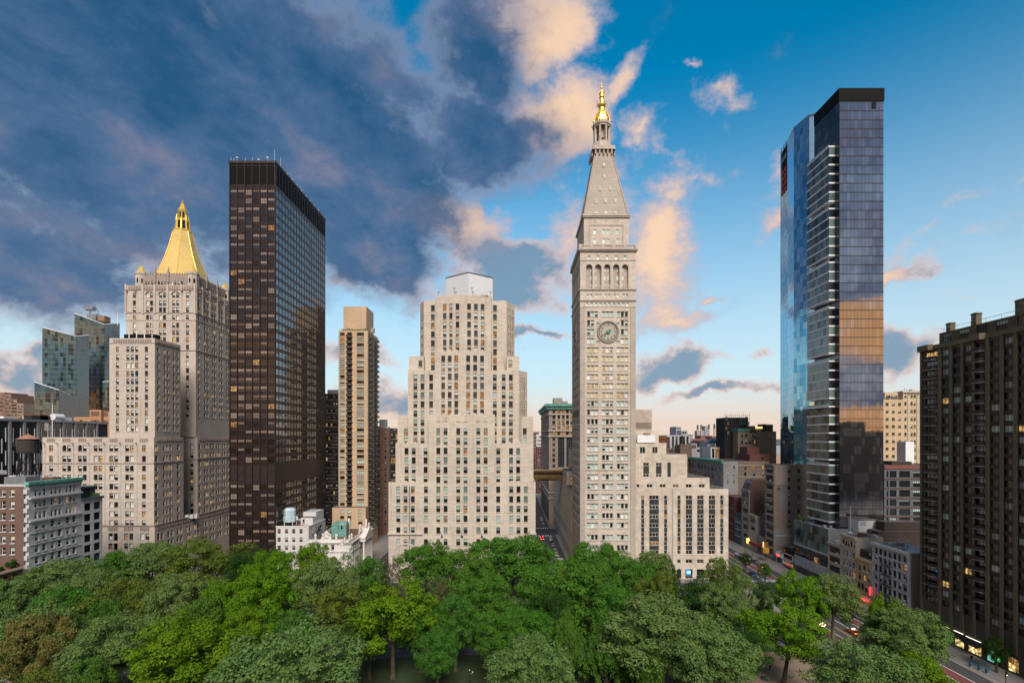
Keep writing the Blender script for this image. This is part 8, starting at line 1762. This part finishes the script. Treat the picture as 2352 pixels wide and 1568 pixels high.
T('elm','elm standing behind the upright feathery tree, left of the great elm',1112,1312,72,23,1450); T('dark','shaded tree behind the tall-trunked maple',848,1386,64,19,1480); T('elm','shaded elm right behind the tall-trunked maple',968,1366,58,20,1470); T('green','shaded green tree below the budding grey tree',1004,1440,52,17,1530); T('elm','shaded elm beside the lawn below the great elm',1150,1392,60,20,1500); T('green','low green tree between the golden maple and the pale plane',468,1372,64,19,1450); T('plane','dusky plane tree between the grey-green and drooping trees at left',205,1306,66,21); T('maple','maple in the shade left of the blue-green small tree',560,1396,62,19,1470); T('elm','shaded elm between the large elm and the vast plane',1420,1340,70,21,1430); T('dark','shaded tree behind the left feathery tree',1258,1350,60,20,1450); T('green','shaded tree at the bottom edge between two pale planes',560,1490,70,17)
# --- right
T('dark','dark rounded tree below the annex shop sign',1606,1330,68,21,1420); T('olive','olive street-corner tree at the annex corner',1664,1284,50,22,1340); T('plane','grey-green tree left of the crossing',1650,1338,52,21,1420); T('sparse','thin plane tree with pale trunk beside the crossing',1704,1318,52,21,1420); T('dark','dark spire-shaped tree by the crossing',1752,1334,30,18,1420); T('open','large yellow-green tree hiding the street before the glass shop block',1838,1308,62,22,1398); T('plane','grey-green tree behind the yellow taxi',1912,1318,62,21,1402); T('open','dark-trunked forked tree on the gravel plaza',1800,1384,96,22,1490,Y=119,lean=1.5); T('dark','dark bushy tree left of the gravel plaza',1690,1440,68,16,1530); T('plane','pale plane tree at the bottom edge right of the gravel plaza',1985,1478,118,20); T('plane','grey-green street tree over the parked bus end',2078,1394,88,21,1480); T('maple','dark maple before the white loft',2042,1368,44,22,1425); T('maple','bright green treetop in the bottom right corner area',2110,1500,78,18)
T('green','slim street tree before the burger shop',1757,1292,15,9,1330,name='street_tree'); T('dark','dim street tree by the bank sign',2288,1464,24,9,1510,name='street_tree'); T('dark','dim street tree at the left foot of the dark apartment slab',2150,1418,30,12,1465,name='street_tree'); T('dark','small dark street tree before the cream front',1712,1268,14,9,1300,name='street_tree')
for i, (x, y, s) in enumerate(((60,137,1.2),(66,139,1.0),(54,136,1.1),(72,141,1.3),(40,134,1.0))):
    t = thing('park_bush', ['low bush behind the forked tree','rounded bush right of the forked tree','low bush at the left plaza edge','broad bush near the lamp','small bush at the far left plaza edge'][i], 'bush', (x, y, .16), 0, 'bushes round the plaza'); shrub(t, 1.8*s, 2.6*s)
# ================================================================== vehicles
def paint(name, col, rough=.25): plain(name, col, rough, .0, .03, .5, .6, .8)
paint('paint_white', (.62,.62,.62)); paint('paint_black', (.012,.012,.014)); paint('paint_grey', (.20,.21,.22)); paint('paint_silver', (.42,.43,.45)); paint('paint_taxi', (.80,.38,.015)); paint('paint_orange', (.75,.16,.02)); paint('paint_red', (.35,.02,.02)); paint('paint_blue', (.02,.07,.18)); plain('rubber', (.015,.015,.015), .9); plain('rim_metal', (.35,.35,.36), .4, .6); glass('car_glass', (.015,.018,.02), .05, 1.6)
plain('tail_off', (.12,.006,.006), .3); lamp('tail_red', (1.0,.02,.02), 1.5); lamp('tail_bright', (1.0,.06,.03), 5.0); lamp('head_white', (1.0,.9,.75), 2.0)
VM = {}
def vmesh(key, fn, mats):
    if key not in VM: b = MB(); fn(b); VM[key] = b.mesh(key[0], mats)
    return VM[key]
def car(label, x, y, rz, mat, group=None, name='parked_car', suv=False, tail='tail_off', sign=False):
    """front towards local +y"""
    c = thing(name, label, 'car', (x, y, .02), rz, group); hb, ht = (.95, 1.72) if suv else (.88, 1.45); L_, W_ = 2.35, .92
    def body(b):
        prof = [(-L_,.35),(-L_,.80),(-L_+.12,hb),(1.15,hb),(L_-.15,hb-.14),(L_,.62),(L_,.35)]
        n = len(prof); 
        for i in range(n-1):
            (ya, za), (yb, zb) = prof[i], prof[i+1]; b.quad((-W_,ya,za),(W_,ya,za),(W_,yb,zb),(-W_,yb,zb))
        b.poly([(W_,y_,z_) for y_, z_ in prof]); b.poly([(-W_,y_,z_) for y_, z_ in prof[::-1]]); b.quad((-W_,L_,.35),(W_,L_,.35),(W_,-L_,.35),(-W_,-L_,.35))
        b.box(-.72,.72,-1.55 if not suv else -2.0,.35,ht-.05,ht)
    def cabin(b):
        r = -2.2 if suv else -2.0; r2 = -2.05 if suv else -1.5; P = [(-.86,r,hb),(.86,r,hb),(.86,1.1,hb),(-.86,1.1,hb)]; Q = [(-.70,r2,ht-.05),(.70,r2,ht-.05),(.70,.35,ht-.05),(-.70,.35,ht-.05)]
        for i in range(4): j = (i+1) % 4; b.quad(P[i],P[j],Q[j],Q[i])
    inst('body', vmesh(('body',mat,suv), body, [mat]), c, (0,0,0)); inst('cabin_glass', vmesh(('cabin_glass',suv), cabin, ['car_glass']), c, (0,0,0))
    def wheel(b): b.tube((-.11,0,0),(.11,0,0), .33, .33, 12)
    def rim(b): b.tube((-.12,0,0),(.12,0,0), .19, .19, 8)
    for wx in (-.84,.84):
        for wy in (-1.45,1.45): w = inst('wheel', vmesh(('wheel',), wheel, ['rubber']), c, (wx,wy,.33)); inst('rim', vmesh(('rim',), rim, ['rim_metal']), w, (0,0,0))
    def lt(b): b.box(-.2,.2,-.04,.04,-.09,.09)
    for s in (-1,1): inst('tail_light', vmesh(('tail_light',tail), lt, [tail]), c, (s*.68,-L_,.72)); inst('headlight', vmesh(('headlight',), lt, ['frost_glass']), c, (s*.66,L_-.02,.62))
    if sign: inst('roof_sign', vmesh(('roof_sign',), lambda b: b.box(-.4,.4,-.12,.12,0,.2), ['head_white']), c, (0,-.4,ht))
    return c
def bus(label, x, y, rz, group=None, name='city_bus', artic=False, mat='paint_white', tail='tail_red'):
    c = thing(name, label, 'bus', (x, y, .02), rz, group); L_ = 6.1
    b = MB(); b.box(-1.27,1.27,-L_,L_,.35,2.75); b.prism([(-1.27,-L_),(1.27,-L_),(1.27,L_),(-1.27,L_)], 2.75, 3.0, 0, scale=.94); b.build('body', mat, c)
    for s in (-1,1):
        for k in range(8): b = MB(); y0 = -5.5+k*1.36; b.box(min(s*1.28,s*1.30), max(s*1.28,s*1.30), y0, y0+1.22, 1.35, 2.35); b.build('side_window', 'car_glass', c)
        b = MB(); b.box(min(s*1.275,s*1.285), max(s*1.275,s*1.285), -L_, L_, .95, 1.15); b.build('stripe', 'paint_blue', c)
    for y0, y1 in ((L_+.002,L_+.03),(-L_-.03,-L_-.002)): b = MB(); b.box(-1.1,1.1,y0,y1,1.3,2.5); b.build('end_window', 'car_glass', c)
    for ya, yb in ((-4.6,-2.0),(1.2,3.6)): b = MB(); b.box(-.8,.8,ya,yb,3.0,3.28); b.build('roof_unit', 'paint_black', c)
    for wx in (-1.1,1.1):
        for wy in (-3.6,3.7): b = MB(); b.tube((-.15,0,0),(.15,0,0), .5, .5, 14); b.build('wheel', 'rubber', c, loc=(wx,wy,.5))
    for s in (-1,1): b = MB(); b.box(s*1.0-.14,s*1.0+.14,-L_-.05,-L_-.002,.7,1.0); b.build('tail_light', tail, c); b = MB(); b.box(s*.95-.16,s*.95+.16,L_+.002,L_+.05,.65,.9); b.build('headlight', 'head_white', c)
    b = MB(); b.box(-.9,.9,L_+.031,L_+.06,2.52,2.72); b.build('destination_sign', 'neon_orange', c); return c
def truck(label, x, y, rz, box='paint_silver', name='box_truck'):
    c = thing(name, label, 'truck', (x, y, .02), rz); b = MB(); b.box(-1.2,1.2,-3.6,1.6,.9,3.6); b.build('cargo_box', box, c); b = MB(); b.box(-1.05,1.05,-3.64,-3.602,1.0,3.4); b.build('rear_door', 'paint_black', c)
    b = MB(); b.prism([(-1.1,1.75),(1.1,1.75),(1.1,3.7),(-1.1,3.7)], .6, 1.6); b.prism([(-1.1,1.75),(1.1,1.75),(1.1,3.5),(-1.1,3.5)], 1.6, 2.6, 0, scale=.88); b.build('cab', 'paint_white', c); b = MB(); b.quad((-.9,3.55,1.65),(-.85,3.4,2.45),(.85,3.4,2.45),(.9,3.55,1.65)); b.build('windscreen', 'car_glass', c)
    b = MB(); b.box(-.5,.5,-3.4,3.4,.5,.9); b.build('chassis', 'rubber', c)
    for wx in (-1.0,1.0):
        for wy in (-2.4,2.7): b = MB(); b.tube((-.14,0,0),(.14,0,0), .48, .48, 12); b.build('wheel', 'rubber', c, loc=(wx,wy,.48))
    for s in (-1,1): b = MB(); b.box(s*.95-.15,s*.95+.15,-3.66,-3.6,.7,.95); b.build('tail_light', 'tail_bright', c)
    return c
E = 0.0; Wd = math.pi
gx = 22.9
truck('grey box truck with red tail lights nearest in the side street', gx, 218.5, E)
truck('white delivery truck parked just ahead of the grey box truck', gx, 227.5, E, 'paint_white', 'delivery_truck')
for k, (y, m, lb, sv) in enumerate(((235.5,'paint_black','black parked car ahead of the white delivery truck',False),(242.5,'paint_white','white parked car, third vehicle along the side street kerb',True),(249.5,'paint_white','white parked car, fourth vehicle along the side street kerb',False),(256.5,'paint_silver','silver parked car, fifth vehicle along the side street kerb',False),(264,'paint_grey','grey parked car, sixth vehicle along the side street kerb',True),(271.5,'paint_silver','silver parked car, seventh vehicle along the side street kerb',False),(279,'paint_black','black parked car, eighth vehicle along the side street kerb',False),(287,'paint_white','white parked car closest to the far crosswalk',False))): car(lb, gx, y, E, m, 'cars parked along the side street', suv=sv)
for k, (y, m, lb) in enumerate(((331,'paint_grey','grey car, nearest parked beyond the cross avenue'),(338,'paint_white','white car, second parked beyond the cross avenue'),(345,'paint_black','black car, third parked beyond the cross avenue'),(353,'paint_white','white car, fourth parked beyond the cross avenue'),(362,'paint_silver','silver car, farthest parked beyond the cross avenue'))): car(lb, 21.6, y, E, m, 'cars parked beyond the cross avenue')
car('orange-red car braking with glowing tail lights in the side street', 18.0, 288, E, 'paint_orange', name='braking_car', tail='tail_bright'); car('second glowing red car just ahead of the braking car', 17.8, 295, E, 'paint_red', name='braking_car', tail='tail_bright'); car('white car half hidden by the great elm in the side street', 13.6, 244, E, 'paint_white', name='hidden_car')
bus('white city bus parked at the kerb below the white loft', 117.3, 161, E); bus('white city bus driving away behind the annex corner', 112.8, 237, E, name='moving_bus', tail='tail_bright')
car('orange taxi driving in the middle of the wide street', 106.0, 150.5, E, 'paint_orange', name='taxi', sign=True, tail='tail_bright'); car('yellow taxi waiting near the crossing behind the forked tree', 105.6, 166.5, E, 'paint_taxi', name='taxi', sign=True); car('black car with red tail light beside the red lane', 116.8, 226.5, E, 'paint_black', name='black_car', suv=True, tail='tail_bright'); car('dark car parked farther along by the burger shop', 118.6, 236, E, 'paint_grey', name='parked_car'); car('blue car at the junction behind the spire-shaped tree', 106.0, 213, Wd, 'paint_blue', name='blue_car')
for x, y, m, lb, n_ in ((66,192,'paint_taxi','yellow taxi on the avenue before the annex entrance','taxi'),(-40,193,'paint_white','white car on the avenue before the stepped block','avenue_car'),(-20,188,'paint_white','white van-like car on the avenue by the great elm','avenue_car'),(-152,191,'paint_taxi','yellow taxi on the avenue before the gothic tower','taxi'),(-62,190,'paint_grey','grey car on the avenue at the narrow street','avenue_car'),(80,196,'paint_silver','silver car on the avenue near the annex corner','avenue_car')): car(lb, x, y, R(-90), m, name=n_)
for x, y, rz, m, lb in ((101.8,196,Wd,'paint_grey','grey car crossing the junction towards the park'),(106.2,258,E,'paint_taxi','yellow cab far along the wide street'),(102,276,Wd,'paint_silver','silver car far along the wide street'),(118.4,204,E,'paint_white','white car at the kerb before the glass shop block'),(118.4,246,E,'paint_black','black car at the kerb by the low grey shop'),(101.9,140,Wd,'paint_black','black car nearest along the park side of the wide street')): car(lb, x, y, rz, m, name='street_car')
t = bus('white bus standing in the narrow street right of the courthouse', -60, 219, E, name='narrow_street_bus')
# ================================================================== people
def person_mesh(key, joints, rad, edges):
    me = bpy.data.meshes.new('figure'); me.from_pydata(joints, edges, []); o = bpy.data.objects.new('tmp', me); COL.objects.link(o); m = o.modifiers.new('s', 'SKIN'); 
    for i, r in enumerate(rad): o.data.skin_vertices[0].data[i].radius = (r, r)
    o.data.skin_vertices[0].data[0].use_root = True; m2 = o.modifiers.new('d', 'SUBSURF'); m2.levels = 1; bpy.context.view_layer.update()
    r = bpy.data.meshes.new_from_object(o.evaluated_get(bpy.context.evaluated_depsgraph_get())); bpy.data.objects.remove(o); return r
J_ = [(0,0,.95),(0,0,1.2),(0,0,1.42),(0,-.01,1.52),(0,-.02,1.64),(0,-.01,1.74),(.19,0,1.40),(.24,.02,1.12),(.22,-.10,.88),(-.19,0,1.40),(-.24,.0,1.12),(-.22,.06,.88),(.10,0,.90),(.11,-.06,.5),(.12,.06,.08),(.12,-.10,.04),(-.10,0,.90),(-.11,.06,.5),(-.12,.12,.08),(-.12,-.04,.04)]
R_ = [.15,.145,.15,.06,.095,.085,.07,.05,.04,.07,.05,.04,.10,.07,.05,.045,.10,.07,.05,.045]; E_ = [(0,1),(1,2),(2,3),(3,4),(4,5),(2,6),(6,7),(7,8),(2,9),(9,10),(10,11),(0,12),(12,13),(13,14),(14,15),(0,16),(16,17),(17,18),(18,19)]
S_ = [(x, y, z-.48) for x, y, z in J_]; 
for i, p in ((12,(.1,-.02,.44)),(13,(.12,-.46,.47)),(14,(.12,-.44,.08)),(15,(.12,-.58,.04)),(16,(-.1,-.02,.44)),(17,(-.12,-.46,.47)),(18,(-.12,-.44,.08)),(19,(-.12,-.58,.04)),(8,(.16,-.32,.62)),(11,(-.16,-.32,.62))): S_[i] = p
def person_mats(me, skin, top, leg):
    me.materials.clear()
    for m in (skin, top, leg, 'hair'): me.materials.append(MATS[m])
PST = person_mesh('stand', J_, R_, E_); PSI = person_mesh('sit', S_, R_, E_)
plain('skin', (.42,.26,.19), .6); plain('hair', (.03,.02,.015), .7); plain('cloth_black', (.014,.014,.017), .9); plain('cloth_red', (.22,.03,.035), .9); plain('cloth_blue', (.03,.06,.14), .9); plain('cloth_grey', (.14,.14,.15), .9); plain('cloth_white', (.5,.5,.5), .9); plain('teal_metal', (.05,.17,.15), .5)
PC = {}
def person(label, x, y, rz, top='cloth_black', leg='cloth_black', sit=False, z=.16):
    key = (top, leg, sit)
    if key not in PC:
        me = (PSI if sit else PST).copy(); person_mats(me, 'skin', top, leg); dz = .48 if sit else 0
        for p in me.polygons:
            zz = p.center.z+dz; ax = abs(p.center.x); p.material_index = 3 if zz > 1.70 or (zz > 1.6 and p.center.y > .0) else 0 if zz > 1.47 or (ax > .17 and zz < .94 and zz > .8 and not sit) else 1 if zz > .98 else 2
        PC[key] = me
    o = bpy.data.objects.new('person', PC[key]); COL.objects.link(o); o.location = (x, y, z); o.rotation_euler = (0,0,rz); tag(o, label, 'person'); return o
def qp(zx, zy, k='Q'):
    dx, dy = ZM[k][0]+zx*ZM[k][2], ZM[k][1]+zy*ZM[k][2]; Y = (CH-.16)*FPX/(dy-HY); return (dx-CX)*Y/FPX, Y
def table(label, x, y):
    t = thing('cafe_table', label, 'table', (x, y, .16), 0, 'round plaza tables'); b = MB(); b.lathe([(.38,.70),(.38,.73)], 0, 0, 12); b.build('table_top', 'teal_metal', t); b = MB(); b.lathe([(.25,0),(.05,.04),(.04,.70)], 0, 0, 8); b.build('pedestal', 'teal_metal', t)
CH_M = {}
def chair(label, x, y, rz):
    t = thing('folding_chair', label, 'chair', (x, y, .16), rz, 'folding plaza chairs')
    if not CH_M:
        for nm, bx in (('seat',(-.21,.21,-.2,.2,.43,.46)),('backrest',(-.21,.21,.17,.20,.62,.86))): b = MB(); b.box(*bx); CH_M[nm] = b.mesh(nm, ['teal_metal'])
        b = MB(); b.box(-.02,.02,-.02,.02,0,.86); CH_M['leg'] = b.mesh('leg', ['teal_metal'])
    inst('seat', CH_M['seat'], t, (0,0,0)); inst('backrest', CH_M['backrest'], t, (0,0,0))
    for lx, ly, s in ((-.19,-.18,.5),(.19,-.18,.5),(-.19,.18,1),(.19,.18,1)): inst('leg', CH_M['leg'], t, (lx,ly,0), 0, (1,1,s))
tabs = [((480,1420),'teal table left of the forked trunk'),((1150,1440),'teal table right of the forked trunk'),((820,1500),'teal table at the bottom edge beside the trunk'),((1230,1500),'teal table at the right bottom of the plaza'),((400,1370),'teal table at the left edge of the plaza'),((560,1530),'teal table in front of the seated group')]
for i, ((a, c), lb) in enumerate(tabs):
    x, y = qp(a, c); table(lb, x, y); chair('teal folding chair on the left of the '+lb[5:], x-.75, y+.1, R(90)); chair('teal folding chair on the right of the '+lb[5:], x+.8, y-.1, R(-95))
ppl = [((590,1400),'person in dark red jacket standing left of the forked trunk',0,'cloth_red','cloth_black',False),((545,1395),'person in black beside the one in the dark red jacket',.5,'cloth_black','cloth_grey',False),((945,1430),'person in black sitting right of the forked trunk',1.2,'cloth_black','cloth_black',True),((490,1510),'person in black, left of the seated pair at the bottom',.3,'cloth_black','cloth_grey',True),((525,1505),'person in dark blue, right of the seated pair at the bottom',-.4,'cloth_blue','cloth_black',True),((310,660),'person in black walking by the crossing tree',.2,'cloth_black','cloth_black',False),((185,780),'person in black on the park path left of the thin plane tree',2.0,'cloth_black','cloth_grey',False),((390,480),'person in black on the crosswalk',1.0,'cloth_black','cloth_black',False)]
for (a, c), lb, rz, m1, m2, s in ppl: x, y = qp(a, c); person(lb, x, y, rz, m1, m2, s, .16 if y < 180 else .02)
for x, y, lb, m1 in ((29,288,'person in white nearest the far side street crosswalk','cloth_white'),(30.5,291,'person in dark clothes at the far side street crosswalk','cloth_black'),(27.9,258,'person alone on the side street pavement','cloth_black'),(28.2,232,'person in grey on the pavement by the trucks','cloth_grey'),(28.9,229.5,'person in black on the pavement by the trucks','cloth_black'),(124,258,'person in grey outside the ornate cream front','cloth_grey'),(123,247,'person in black outside the low grey shop','cloth_black'),(125,131.5,'person in black outside the bank window','cloth_black'),(122.5,140,'person in blue on the pavement before the awning','cloth_blue')): person(lb, x, y, x % 3, m1, 'cloth_black', False, .14)
# ================================================================== street furniture
def street_lamp(label, x, y, h=7.0, globes=5, mat='white_metal', z=.16, lit='lamp_globe'):
    t = thing('street_lamp', label, 'street lamp', (x, y, z), 0, 'lamp posts'); b = MB(); b.lathe([(.42,0),(.42,.4),(.25,.6),(.2,1.2),(.12,1.4),(.09,h-.6),(.16,h-.5),(.06,h)], 0, 0, 10); b.build('post', mat, t)
    for i in range(globes):
        a = 2*math.pi*i/max(1,globes-1); r = .75 if i < globes-1 else 0; b = MB(); z0 = h-.1 if r else h+.35
        if r: b.tube((0,0,h-.55),(r*math.cos(a),r*math.sin(a),z0-.2), .04, .04, 5)
        b.lathe([(.05,z0-.15),(.15,z0-.04),(.17,z0+.07),(.09,z0+.19),(.02,z0+.22)], r*math.cos(a), r*math.sin(a), 10); b.build('lamp_globe', lit, t)
lamp('lamp_globe', (1.0,.72,.38), 1.2); plain('news_blue', (.02,.12,.25), .4); plain('sign_yellow', (.55,.34,.04), .6)
x, y = qp(1220,1220); street_lamp('white ornate lamp post with five lit globes on the plaza edge', x, y, CH-.16-(ZM['Q'][1]+850*ZM['Q'][2]-HY)*y/FPX)
for a, c, lb in ((330,880,'lit park lamp below the thin plane tree'),(1225,640,'lit park lamp half hidden before the shops')): x, y = qp(a, c); street_lamp(lb, x, y, 4.2, 2, 'black_paint')
x, y = qp(1904, 930, 'Q'); street_lamp('black park lamp post beside the iron fence on the lawn', (1285-1175.5-207)*118/1110, 118, 3.6, 2, 'black_paint', lit='frost_glass')
for x, y, lb in ((-88,139,'glowing park lamp among the left trees'),(-104,128,'glowing park lamp below the white terracotta house'),(-60,150,'glowing park lamp behind the golden maple')): street_lamp(lb, x, y, 4.0, 2, 'black_paint')
f = thing('iron_fence', 'low black iron fence along the path on the lawn', 'fence', (-16, 134.6, .16)); b = MB(); b.box(-7,7,-.03,.03,.95,1.02); b.box(-7,7,-.03,.03,.15,.2); b.build('rails', 'black_paint', f)
for i in range(29): b = MB(); b.box(-.02,.02,-.02,.02,0,1.05); b.build('picket', 'black_paint', f, loc=(-7+i*.5,0,0))
def signal(label, x, y, lit, h=4.6):
    t = thing('traffic_signal', label, 'traffic light', (x, y, .14), 0, 'traffic signals'); b = MB(); b.tube((0,0,0),(0,0,h), .09, .07, 8); b.build('pole', 'dark_metal', t); b = MB(); b.box(-.2,.2,-.35,-.08,h-1.2,h-.1); b.build('housing', 'black_paint', t)
    for k in range(3): b = MB(); b.lathe([(.12,0),(.12,.03)], 0, 0, 10); o = b.build('lens', lit if k == (2 if lit == 'tail_bright' else 0) else 'rubber', t); o.rotation_euler = (R(90),0,0); o.location = (0,-.35,h-1.0+k*.34)
signal('traffic signal with orange hand light in the bottom right corner', 122.0, 119.5, 'neon_orange', 3.2); signal('traffic signal at the annex corner crossing', 95.0, 183.8, 'neon_red'); signal('traffic signal at the shop side of the crossing', 120.6, 183.0, 'neon_red')
t = thing('bus_shelter', 'glass bus shelter on the pavement before the dark apartment slab', 'bus shelter', (121.6, 139.5, .13)); b = MB(); b.box(-.8,.8,-2.6,2.6,2.4,2.5); b.build('shelter_roof', 'frost_glass', t); b = MB(); b.box(.74,.78,-2.5,2.5,.2,2.4); b.build('glass_wall', 'curtain_teal', t); b = MB(); b.box(-.7,.7,-2.6,-2.45,.2,2.4); b.build('poster_panel', 'bank_glow', t); b = MB(); b.box(-.72,-.5,-2.66,-2.6,.2,2.3); b.build('lit_edge', 'neon_yellow', t)
for wx, wy in ((-.7,2.5),(.7,2.5),(-.7,-2.5),(.7,-2.5)): b = MB(); b.box(wx-.04,wx+.04,wy-.04,wy+.04,0,2.4); b.build('post', 'dark_metal', t)
for i, (x, y) in enumerate(((121.4,128.0),(122.0,126.2),(122.4,124.6))):
    t = thing('news_box', ['blue news box, farthest of three on the pavement','blue news box, middle of three on the pavement','blue news box, nearest of three on the pavement'][i], 'news box', (x, y, .13), 0, 'news boxes on the pavement'); b = MB(); b.box(-.25,.25,-.25,.25,.25,1.15); b.prism([(-.25,-.25),(.25,-.25),(.25,.25),(-.25,.25)], 1.15, 1.35, 0, scale=.7); b.build('cabinet', 'news_blue', t); b = MB(); b.box(-.27,-.251,-.18,.18,.6,1.05); b.build('display_window', 'car_glass', t); b = MB(); b.box(-.3,.3,-.3,.3,0,.25); b.build('base', 'concrete', t)

f = thing('yellow_hoarding', 'yellow street sign box above the pavement by the tall brick loft', 'sign', (124.4, 237.2, .13)); b = MB(); b.tube((0,0,0),(0,0,4.2), .08, .08, 6); b.build('post', 'dark_metal', f); b = MB(); b.prism(octo(0,0,1.7), 4.2, 6.6); b.build('sign_box', 'sign_yellow', f)
